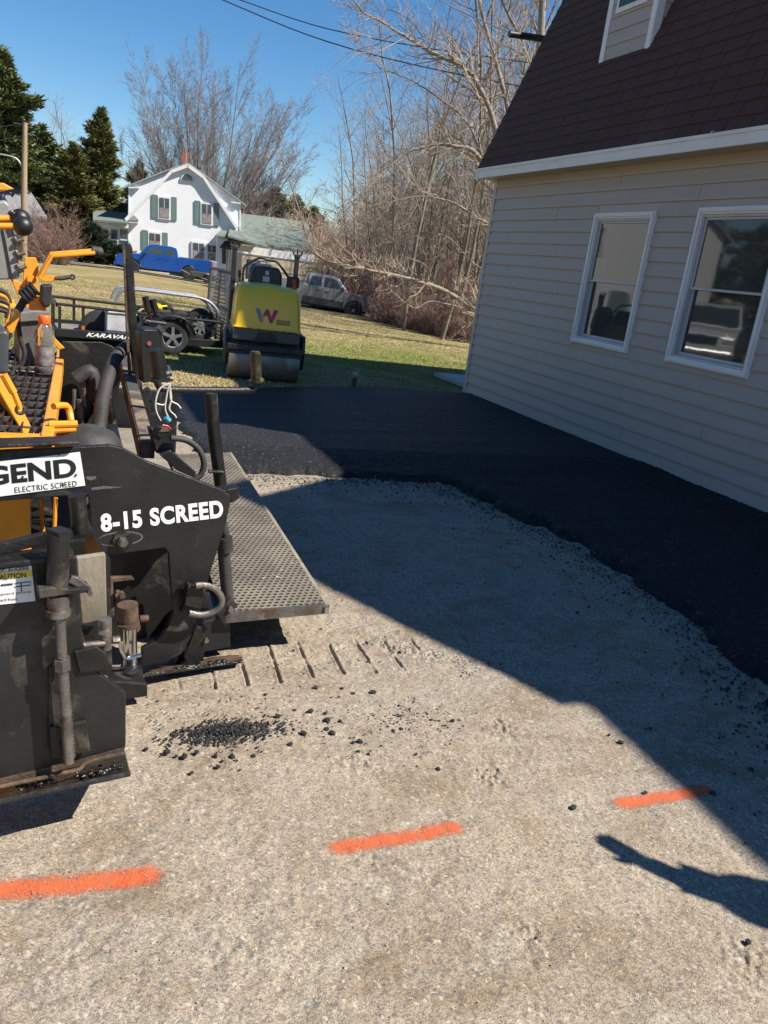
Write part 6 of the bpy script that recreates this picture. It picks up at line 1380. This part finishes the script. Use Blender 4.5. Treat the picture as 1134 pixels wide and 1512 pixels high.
def perp_dir(d, ang, az):
    ref = np.array([0, 0, 1.]) if abs(d[2]) < 0.9 else np.array([1., 0, 0])
    u = nrm(np.cross(d, ref)); w = np.cross(d, u)
    return nrm(d * cos(ang) + (u * cos(az) + w * sin(az)) * sin(ang))
def grow(R, big, small, p, d, L, r, lev, P):
    n_ = P['seg'][lev]; step = L / n_; r0 = r
    az = R.uniform(0, 6.28)
    for i in range(n_):
        d = nrm(d + R.normal(0, P['wob'][lev], 3) + np.array([0, 0, P['trop'][lev]]))
        q = p + d * step; r1 = r * (1 - (1 - P['tap'][lev]) * (i + 1) / n_)
        (big if lev <= P['biglev'] else small).add(p, q, r0, r1)
        f = (i + 1) / n_
        if lev < P['max'] and f > P['bare'][lev]:
            for c_ in range(P['kids'][lev]):
                if R.uniform() < P['prob'][lev]:
                    az += 2.4 + R.normal(0, 0.4); nd = perp_dir(d, radians(P['ang'][lev] + R.normal(0, 9)), az)
                    s0 = p + (q - p) * R.uniform(0, 1)
                    sh = (1 - 0.55 * f) if lev == 0 and P.get('cone', 1) else (1 - 0.4 * f)
                    grow(R, big, small, s0, nd, L * P['rat'][lev] * sh * R.uniform(0.7, 1.2), max(P['rmin'], r1 * P['rr'][lev]), lev + 1, P)
        p, r0 = q, r1
    return p, d, r0
P_WOOD = dict(seg=[9, 5, 4, 3], wob=[.07, .13, .16, .2], trop=[.04, .06, .05, .03], tap=[.25, .3, .4, .5], kids=[3, 2, 2, 0], prob=[.8, .75, .75, 0], bare=[.28, .15, .1, 0], ang=[48, 42, 42, 0], rat=[.36, .48, .5, 0], rr=[.42, .5, .6, 0], max=3, biglev=1, rmin=.0045)
P_MAPLE = dict(seg=[10, 7, 5, 4], wob=[.04, .06, .1, .14], trop=[.03, .07, .05, .03], tap=[.2, .25, .35, .5], kids=[3, 3, 2, 0], prob=[.85, .8, .75, 0], bare=[.22, .25, .15, 0], ang=[30, 30, 36, 0], rat=[.42, .40, .42, 0], rr=[.42, .45, .55, 0], max=3, biglev=1, rmin=.009)
P_LIMB = dict(seg=[8, 6, 5, 4], wob=[.1, .16, .2, .22], trop=[.03, .05, .04, .02], tap=[.4, .3, .35, .5], kids=[3, 3, 3, 0], prob=[.85, .8, .7, 0], bare=[.05, .08, .05, 0], ang=[55, 48, 45, 0], rat=[.5, .52, .5, 0], rr=[.5, .5, .6, 0], max=3, biglev=1, rmin=.0045)
P_BUSH = dict(seg=[6, 4, 3], wob=[.12, .16, .2], trop=[.05, .05, .03], tap=[.4, .4, .5], kids=[3, 2, 0], prob=[.8, .7, 0], bare=[.15, .1, 0], ang=[30, 35, 0], rat=[.45, .5, 0], rr=[.6, .7, 0], max=2, biglev=0, rmin=.006)
def bare_meshes(seed, H, r, P, mb_, ms_, stems=1, spread=12, nbig=6):
    R = np.random.default_rng(seed); big, small = Segs(), Segs()
    for k in range(stems):
        az = 2.39996 * k + R.uniform(0, .6); a = radians(spread * sqrt((k + .5) / stems) * R.uniform(.8, 1.15) if stems > 1 else 2)
        d = np.array([sin(a) * cos(az), sin(a) * sin(az), cos(a)])
        grow(R, big, small, np.array([0.12 * cos(az) * (stems > 1), 0.12 * sin(az) * (stems > 1), -0.2]), d, H * R.uniform(0.88, 1.03) * (1 - 0.40 * (k / stems) * (stems > 10)), r * (1 if stems == 1 else 0.62), 0, P)
    return big.mesh('trunk', mb_, nbig), small.mesh('crown', ms_, 3)
def put_tree(name, label, meshes, loc, rz=0, sc=1.0, group=None, cat='tree'):
    t = thing(name, label, cat, loc, rz, group); t.scale = (sc, sc, sc)
    link('trunk', meshes[0], t); link('crown', meshes[1], t); return t
# --- big leafless maple behind the house
mp_ = bare_meshes(5, 18.5, 0.17, P_MAPLE, m_dtwig, m_dtwig, 26, 45)
q = px_r(303, 400, 74); put_tree('bare_maple_tree', 'large spreading leafless tree rising behind the white gambrel house', mp_, (q.x, q.y, terrain(q.x, q.y)), 2.4, 0.95)
# --- the wood on the right
WV = [bare_meshes(20 + k, 13 + 1.2 * (k % 4), 0.085 + 0.012 * (k % 3), P_WOOD, m_bark, (m_twig, m_twigp)[k % 2]) for k in range(7)]
WV.append(bare_meshes(41, 11, 0.11, P_WOOD, m_bark, m_twigp, 3, 10))
WV.append(bare_meshes(43, 12, 0.12, P_WOOD, m_bark, m_twig, 4, 12))
R = np.random.default_rng(99)
spots = []
for k in range(64):
    for tries in range(50):
        rr_ = R.uniform(27, 62); u = R.uniform(520, 800)
        q = px_r(u, 470, rr_)
        if rr_ < 44 and u < 570: continue
        if q.x < 12.2 and q.y < 12: continue
        if all((q.x - s[0]) ** 2 + (q.y - s[1]) ** 2 > 2.0 for s in spots): break
    spots.append((q.x, q.y, rr_, u))
KIND = ['slender grey leafless tree standing in the wood beside the garage', 'pale leafless tree standing in the wood behind the lawn']
for k, (x, y, rr_, u) in enumerate(spots):
    v = k % 9
    lab = 'leafless clump of several stems growing from one base in the wood' if v >= 7 else KIND[v % 2]
    put_tree('bare_tree', lab, WV[v], (x, y, terrain(x, y)), R.uniform(0, 6.28), R.uniform(0.8, 1.15), 'leafless trees of the wood, ' + ('clumps' if v >= 7 else ('brown twigged', 'pale twigged')[v % 2]))
# dark multi-stem trunks at the lawn edge beyond the silver pickup
for (u, v_, lab) in ((556, 468, 'group of close dark stems at the lawn edge beside the silver pickup'), (585, 470, 'thin leafless stems right of the dark stems at the lawn edge')):
    q = at(u, v_); put_tree('stem_clump', lab, WV[7 if u < 570 else 8], (q.x, q.y, q.z), 1.0 + u, 0.8)
# --- leaning tree behind the garage corner, its main limbs laid along the photo's limbs
big, small = Segs(), Segs(); R = np.random.default_rng(12)
def limb(pts, r0, r1, kids, Lk, P=P_LIMB):
    Q = [np.array(px_r(*p)) for p in pts]; Q = [np.array(v) for v in curve([Vector(q) for q in Q], 5)]
    n_ = len(Q) - 1; r0, r1 = r0 * .72, r1 * .72
    for i in range(n_):
        ra, rb = r0 + (r1 - r0) * i / n_, r0 + (r1 - r0) * (i + 1) / n_; big.add(Q[i], Q[i + 1], ra, rb)
        d = nrm(Q[i + 1] - Q[i])
        for c_ in range(kids):
            if R.uniform() < 0.75:
                nd = perp_dir(d, radians(R.uniform(30, 65)), R.uniform(0, 6.28)); nd = nrm(nd + np.array([0, 0, .15]))
                grow(R, big, small, Q[i], nd, Lk * R.uniform(.5, 1.2) * (1 - .3 * i / n_), max(.008, rb * .4), 2, P)
    grow(R, big, small, Q[-1], nrm(Q[-1] - Q[-2]), Lk * 1.2, r1, 1, P)
LT = 23.0
base = px_r(742, 500, LT)
limb([(745, 480, LT), (770, 300, LT), (795, 100, LT), (803, -60, LT)], .20, .11, 1, 1.8)
limb([(758, 330, LT), (731, 190, LT - .5), (708, 130, LT - .8), (686, 100, LT - 1.0), (640, 78, LT - 1.5), (600, 55, LT - 2), (560, 30, LT - 2.4)], .12, .03, 2, 2.0)
limb([(752, 300, LT), (704, 228, LT - .6), (672, 216, LT - .9), (640, 214, LT - 1), (597, 228, LT - 1.4), (545, 275, LT - 1.8), (504, 318, LT - 2.2)], .09, .018, 2, 1.6)
limb([(735, 470, LT), (706, 460, LT - .2), (654, 428, LT - .8), (597, 410, LT - 1.4), (560, 402, LT - 1.8), (529, 396, LT - 2), (476, 382, LT - 2.4), (454, 353, LT - 2.6), (446, 325, LT - 2.7)], .11, .025, 2, 1.3)
limb([(706, 462, LT - .2), (640, 445, LT - 1), (612, 455, LT - 1.2), (578, 430, LT - 1.5)], .05, .012, 2, 1.0)
limb([(770, 250, LT), (740, 120, LT + .5), (712, 20, LT + 1), (700, -60, LT + 1)], .09, .05, 2, 1.9)
limb([(790, 120, LT), (770, 60, LT - .5), (745, 10, LT - 1), (720, -50, LT - 1.4)], .07, .03, 2, 1.8)
limb([(715, 240, LT), (690, 180, LT + .5), (655, 150, LT + .6), (610, 120, LT + .6), (560, 100, LT + .4)], .05, .015, 2, 1.6)
limb([(765, 340, LT), (720, 330, LT - .4), (670, 300, LT - .8), (620, 290, LT - 1.2), (570, 300, LT - 1.6)], .06, .014, 2, 1.5)
limb([(752, 420, LT), (700, 390, LT + .3), (660, 350, LT + .4), (610, 345, LT + .4)], .05, .012, 2, 1.4)
lt = thing('leaning_bare_tree', 'pale limbed leafless tree reaching from behind the garage corner over the lawn', 'tree', (base.x, base.y, terrain(base.x, base.y)), world_children=True)
m_palebark = pm('pale_bark', (0.24, 0.205, 0.165), 0.85, 0, 0.25, 3, 0.3, 14, dirt=(0.2, 0.17, 0.14), dirt_amt=0.4, dscale=2)
link('trunk', big.mesh('trunk', m_palebark, 6), lt); link('crown', small.mesh('crown', m_twig, 3), lt)
# --- far wood as one mass
fw = Segs(); R = np.random.default_rng(3)
for k in range(900):
    rr_ = R.uniform(64, 105); u = R.uniform(340, 860); q = px_r(u, 440, rr_); z0 = terrain(q.x, q.y) - .3
    H = R.uniform(6, 13) if u > 520 else R.uniform(3.5, 6.5) + max(0, u - 450) / 70 * 3; p = np.array([q.x, q.y, z0]); d = nrm(np.array([R.normal(0, .06), R.normal(0, .06), 1.])); r_ = R.uniform(.05, .12)
    fw.add(p, p + d * H, r_, .02)
    for j in range(16):
        f = R.uniform(.25, 1); a = R.uniform(0, 6.28); dd = nrm(np.array([cos(a), sin(a), R.uniform(.4, 1.6)])); L_ = R.uniform(.8, 2.6) * (1.3 - f)
        s0 = p + d * H * f; e0 = s0 + dd * L_; fw.add(s0, e0, .025, .012)
        for m_ in range(4):
            a = R.uniform(0, 6.28); d3 = nrm(dd + np.array([cos(a), sin(a), R.uniform(0, .8)]) * .8); s1 = s0 + dd * L_ * R.uniform(.3, 1); fw.add(s1, s1 + d3 * L_ * R.uniform(.3, .7), .014, .008)
tag(link('distant_wood', fw.mesh('distant_wood', m_twig, 3)), kind='stuff')
# --- brush under the trees
BV = [bare_meshes(60 + k, 1.5 + .3 * k, .014, P_BUSH, m_rbrush, m_rbrush, 26, 38, 3) for k in range(3)]
R = np.random.default_rng(8)
for k in range(34):
    u = R.uniform(560, 712); fr_x = (u - 560) / 150
    q = at(u, 478 + 34 * fr_x - R.uniform(0, 14)); t_ = thing('brush_clump', 'reddish leafless brush thicket along the lawn edge under the trees', 'bush', (q.x, q.y, q.z), R.uniform(0, 6), 'brush along the wood edge')
    t_.scale = (R.uniform(.8, 1.3),) * 3; link('stems', BV[k % 3][0], t_); link('twigs', BV[k % 3][1], t_)
for k in range(26):
    u = R.uniform(470, 740); q = px_r(u, 455, R.uniform(38, 52)); t_ = thing('brush_clump', 'brown leafless undergrowth thicket inside the wood', 'bush', (q.x, q.y, terrain(q.x, q.y)), R.uniform(0, 6), 'undergrowth inside the wood')
    t_.scale = (R.uniform(1.2, 2.0),) * 3; link('stems', BV[k % 3][0], t_); link('twigs', BV[k % 3][1], t_)
# --- leafless bush by the pole
bb = bare_meshes(77, 3.4, .03, P_BUSH, m_rbrush, m_rbrush, 46, 50, 3)
for (u, v, r_, s, lab) in ((85, 388, 47, 1.0, 'brown leafless bush beside the utility pole'), (52, 384, 50, .9, 'brown leafless bush in front of the grey roofed house')):
    q = px_r(u, v, r_); t_ = thing('bare_bush', lab, 'bush', (q.x, q.y, terrain(q.x, q.y)), u); t_.scale = (s,) * 3; link('stems', bb[0], t_); link('twigs', bb[1], t_)
# --- evergreens
def needle_mat(name, a, c_):
    m, n, b = new_mat(name); gi = n.nodes.new('ShaderNodeNewGeometry')
    n.links.new(mixc(n, gi.outputs['Random Per Island'], a, c_), b.inputs['Base Color']); b.inputs['Roughness'].default_value = 0.7; b.inputs['Specular IOR Level'].default_value = 0.25; return m
m_pine = needle_mat('pine_needles', (0.055, 0.078, 0.028), (0.18, 0.20, 0.075)); m_cedar = needle_mat('cedar_foliage', (0.06, 0.07, 0.02), (0.21, 0.195, 0.065)); m_yew = needle_mat('yew_foliage', (0.010, 0.022, 0.010), (0.035, 0.055, 0.022))
def tufts(R, C, D, size, per, spread):
    """small leaf blades round centres C pointing roughly along D"""
    n_ = len(C); C = np.repeat(C, per, 0); D = np.repeat(D, per, 0); m = len(C)
    d = D + R.normal(0, spread, (m, 3)); d /= np.linalg.norm(d, axis=1)[:, None]
    s = np.cross(d, R.normal(0, 1, (m, 3))); s /= np.maximum(1e-6, np.linalg.norm(s, axis=1))[:, None]
    L = size * R.uniform(.6, 1.3, (m, 1)); w = size * R.uniform(.12, .22, (m, 1))
    o = C + R.normal(0, size * .25, (m, 3))
    V = np.stack([o - s * w, o + s * w, o + d * L], 1).reshape(-1, 3); return V, np.arange(m * 3).reshape(-1, 3)
def conifer(seed, H, rad, shape, mat, per=7, size=.32, whorl=.5, nb=6, droop=-.1, gap=.12, base=.08, density=1.0):
    R = np.random.default_rng(seed); big = Segs(); C, D = [], []
    big.add(np.array([0, 0, -.3]), np.array([0, 0, H * .5]), H * .018, H * .011); big.add(np.array([0, 0, H * .5]), np.array([0, 0, H]), H * .011, .01)
    z = H * base
    while z < H:
        f = z / H; rr_ = rad * shape(f)
        for k in range(nb):
            if R.uniform() < gap: continue
            a = R.uniform(0, 6.28); L = rr_ * (R.uniform(.4, 1.0) if R.uniform() < .75 else R.uniform(1.0, 1.35))
            if L < .15: L = .15
            d = nrm(np.array([cos(a), sin(a), droop + .35 * f + R.normal(0, .12)])); p0 = np.array([0, 0, z + R.uniform(-.2, .2)])
            big.add(p0, p0 + d * L * .85, max(.012, .02 * L), .008)
            m = max(2, int(L * 5.5 * density))
            for j in range(m):
                t_ = R.uniform(.25, 1.0) ** .7; side = nrm(np.cross(d, [0, 0, 1.])) * R.normal(0, .16) * L * (1.15 - t_ * .6)
                C.append(p0 + d * L * t_ + side + np.array([0, 0, R.normal(.05, .09)])); D.append(nrm(d * .8 + side * .8 / max(.1, L * .2) * .3 + np.array([0, 0, .35])))
        z += whorl * R.uniform(.7, 1.2) * (1 - .35 * f)
    V, Fx = tufts(R, np.array(C), np.array(D), size, per, .5)
    return big.mesh('trunk', m_bark, 6), raw_mesh('crown', V, Fx, mat)
pineA = conifer(1, 17, 4.6, lambda f: (1 - f) ** .55 * (.75 + .25 * sin(f * 19)), m_pine, 9, .46, .42, 8, -.05, .12, .05, 2.2)
pineC = conifer(6, 15, 3.2, lambda f: (1 - f) ** .7, m_pine, 8, .42, .5, 7, -.05, .15, .05, 1.2)
pineB = conifer(2, 15, 3.6, lambda f: (1 - f) ** .6 * (.8 + .2 * sin(f * 23 + 1)), m_pine, 9, .44, .42, 8, -.05, .12, .05, 2.0)
cedar = conifer(3, 14, 3.3, lambda f: (1 - f) ** .75 * (.9 + .1 * sin(f * 31)) * min(1, .75 + 2 * f), m_cedar, 9, .34, .34, 9, .15, .08, .02, 2.0)
yew = conifer(4, 3, 1.3, lambda f: (1 - f ** 3) ** .6, m_yew, 9, .16, .16, 10, .3, .05, .03, 5.0)
def ever(meshes, u, vt, vb, r_, name, lab, Hm, rz, wide=1.0, group=None):
    q = px_r(u, vb, r_); zt_ = px_r(u, vt, r_).z; z0 = terrain(q.x, q.y); s = (zt_ - z0) / Hm
    t = put_tree(name, lab, meshes, (q.x, q.y, z0), rz, s, group); t.scale = (s * wide, s * wide, s); return t
ever(pineA, 8, 78, 390, 66, 'pine_tree', 'tall dark green pine behind the grey roofed house', 17, 0.3, 1.45)
ever(pineB, -70, 120, 390, 64, 'pine_tree', 'broad dark pine left of the tallest pine', 15, 2.3, 1.1)
ever(pineB, 62, 190, 390, 80, 'pine_tree', 'smaller pine between the tall pine and the cedar', 15, 1.3, 1.7)
ever(cedar, 146, 165, 390, 68, 'cedar_tree', 'conical olive green cedar beside the sun porch', 14, 0.1, 1.45)
ever(cedar, 108, 215, 390, 64, 'cedar_tree', 'shorter cedar between the pole and the conical cedar', 14, 2.1, 2.0)
ever(pineB, 202, 242, 390, 90, 'pine_tree', 'distant pine peeping over the left slope of the white house roof', 15, 4.1, 1.3)
for k, (u, vt, r_) in enumerate(((362, 285, 100), (398, 280, 104), (428, 290, 106), (455, 308, 106))):
    ever((pineA, pineB)[k % 2], u, vt, 400, r_, 'pine_tree', 'distant pine beyond the green roofed wing of the house', (17, 15)[k % 2], k * 1.7, 2.0, 'distant pines beyond the wing')
for (u, vt, vb, r_, w_, lab) in ((131, 335, 388, 57, 1.3, 'round dark evergreen shrub beside the sun porch'), (152, 362, 392, 57.5, 1.5, 'low clipped evergreen shrub under the porch post'), (166, 365, 393, 57.5, 1.5, 'low clipped evergreen shrub under the middle porch window'), (181, 366, 395, 57.5, 1.5, 'low clipped evergreen shrub at the house corner')):
    q = px_r(u, vb, r_); z0 = terrain(q.x, q.y); s = (px_r(u, vt, r_).z - z0) / 3
    t = thing('evergreen_shrub', lab, 'shrub', (q.x, q.y, z0), u); t.scale = (s * w_, s * w_, s); link('stem', yew[0], t); link('foliage', yew[1], t)
for k in range(9):
    x_ = -20 - 2.2 * (k % 3) - k; y_ = 12 + 5.2 * k
    t = put_tree('pine_tree', 'dark pine in the row left of the lawn mirrored in the garage windows', pineC, (x_, y_, terrain(x_, y_)), k * 1.3, 0.75 + .06 * (k % 4), 'pine row left of the lawn'); t.scale = (t.scale[0] * 1.5, t.scale[1] * 1.5, t.scale[2])
# bare trees at the far left behind the evergreens
for k, (u, r_) in enumerate(((95, 84), (60, 90), (120, 88))):
    q = px_r(u, 390, r_); put_tree('bare_tree', 'thin leafless tree behind the evergreens by the grey roofed house', WV[k], (q.x, q.y, terrain(q.x, q.y)), k, 1.0, 'leafless trees behind the evergreens')
# ================================================================ PERSON POINTING (stands right of the view; the arm's shadow falls on the gravel)
def arm_pt(u, v, z): s = gp(u, v); return Vector((s.x + KX * z, s.y - KY * z, z))
hand = arm_pt(905, 1247, 1.40); wrist = arm_pt(955, 1275, 1.40); elbow = arm_pt(1065, 1320, 1.40); shoul = arm_pt(1165, 1345, 1.43)
bodyc = shoul + Vector((0.16, -0.10, 0)); px0, py0 = bodyc.x, bodyc.y
per = thing('person', 'person in dark jacket standing beside the garage pointing across the drive', 'person', (px0, py0, 0), world_children=True)
fd = Vector((-0.75, 0.66, 0)).normalized(); sd_v = Vector((fd.y, -fd.x, 0))
def skin_body(name, nodes, edges, mat, root=0):
    me = bpy.data.meshes.new(name); me.from_pydata([tuple(p) for p, r in nodes], edges, []); o = link(name, me, per); me.materials.append(mat)
    sm = o.modifiers.new('skin', 'SKIN'); sl_ = me.skin_vertices[0].data if me.skin_vertices else None
    if not me.skin_vertices:
        bm = bmesh.new(); bm.from_mesh(me); bm.verts.layers.skin.verify(); bm.to_mesh(me); bm.free()
    for i, (p, r) in enumerate(nodes):
        me.skin_vertices[0].data[i].radius = (r, r); me.skin_vertices[0].data[i].use_root = (i == root)
    s2 = o.modifiers.new('sub', 'SUBSURF'); s2.levels = 1; s2.render_levels = 2; return o
B = Vector((px0, py0, 0)); ls = B - sd_v * 0.19 + Vector((0, 0, 1.42))
if (ls - shoul).length < (B + sd_v * 0.19 + Vector((0, 0, 1.42)) - shoul).length: sd_v = -sd_v; ls = B - sd_v * 0.19 + Vector((0, 0, 1.42))
hipL, hipR = B - sd_v * 0.10 + Vector((0, 0, .9)), B + sd_v * 0.10 + Vector((0, 0, .9))
nd = [(B + Vector((0, 0, .98)), .15), (B + Vector((0, 0, 1.2)), .155), (B + Vector((0, 0, 1.40)), .15), (B + Vector((0, 0, 1.52)), .06), (B + Vector((0, 0, 1.60)) + fd * .02, .075), (B + Vector((0, 0, 1.72)) + fd * .03, .085),
      (shoul, .075), (elbow, .052), (wrist + (hand - wrist).normalized() * .03, .033), (ls, .07), (ls + Vector((0, 0, -.3)) - sd_v * .04, .05), (ls + Vector((0, 0, -.56)) + fd * .06, .037),
      (hipL, .10), (hipL + Vector((0, 0, -.44)) + fd * .03, .07), (hipL + Vector((0, 0, -.82)), .048), (hipL + Vector((0, 0, -.85)) + fd * .14, .04),
      (hipR, .10), (hipR + Vector((0, 0, -.44)) + fd * .03, .07), (hipR + Vector((0, 0, -.82)), .048), (hipR + Vector((0, 0, -.85)) + fd * .14, .04)]
ed = [(0, 1), (1, 2), (2, 3), (3, 4), (4, 5), (2, 6), (6, 7), (7, 8), (2, 9), (9, 10), (10, 11), (0, 12), (12, 13), (13, 14), (14, 15), (0, 16), (16, 17), (17, 18), (18, 19)]
skin_body('body', nd, ed, pm('dark_clothing', (0.035, 0.04, 0.05), 0.85, 0, 0.2, 6, 0.2))
m_skin = pm('skin', (0.50, 0.30, 0.21), 0.6, 0, 0.06)
hd_ = (hand - wrist).normalized(); sdv = Vector((hd_.y, -hd_.x, 0)).normalized(); upv = Vector((0, 0, 1))
hn_ = [(wrist, .03), (wrist + hd_ * .07, .038)]; he = [(0, 1)]
for k, (off, ln) in enumerate(((-.028, .078), (-.009, .09), (.010, .084), (.028, .066))):
    i = len(hn_); b0_ = wrist + hd_ * .085 + sdv * off * .9
    hn_ += [(b0_, .012), (b0_ + hd_ * ln * .5, .010), (b0_ + hd_ * ln - upv * .012, .008)]; he += [(1, i), (i, i + 1), (i + 1, i + 2)]
i = len(hn_); hn_ += [(wrist + hd_ * .04 - sdv * .035, .013), (wrist + hd_ * .085 - sdv * .058, .010)]; he += [(1, i), (i, i + 1)]
skin_body('hand', hn_, he, m_skin)
head = obj('head', sphere(B + Vector((0, 0, 1.66)) + fd * .03, .105, 16, 12, (.85, .95, 1.2)), m_skin, per, True)
hp_ = B + Vector((0, 0, 1.66)) + fd * .03
obj('nose', sphere(hp_ + fd * .105, .018, 8, 6, (1, 1, 1.4)), m_skin, head, True)
for s in (-1, 1):
    obj('eye', sphere(hp_ + fd * .088 + sd_v * s * .034 + Vector((0, 0, .02)), .012, 8, 6), m_ink, head, True); obj('ear', sphere(hp_ + sd_v * s * .092, .026, 8, 6, (.6, .6, 1.2)), m_skin, head, True)
obj('mouth', box(hp_ + fd * .095 - Vector((0, 0, .05)), (.03, .03, .008), atan2(fd.y, fd.x)), pm('lips', (.35, .13, .11), .6), head)
obj('cap', merge(sphere(hp_ + Vector((0, 0, .03)) - fd * .005, .112, 16, 10, (.9, .98, 1.05)), box(hp_ + fd * .13 + Vector((0, 0, .06)), (.12, .13, .012), atan2(fd.y, fd.x))), pm('dark_cap', (.02, .025, .04), .8), per, True)
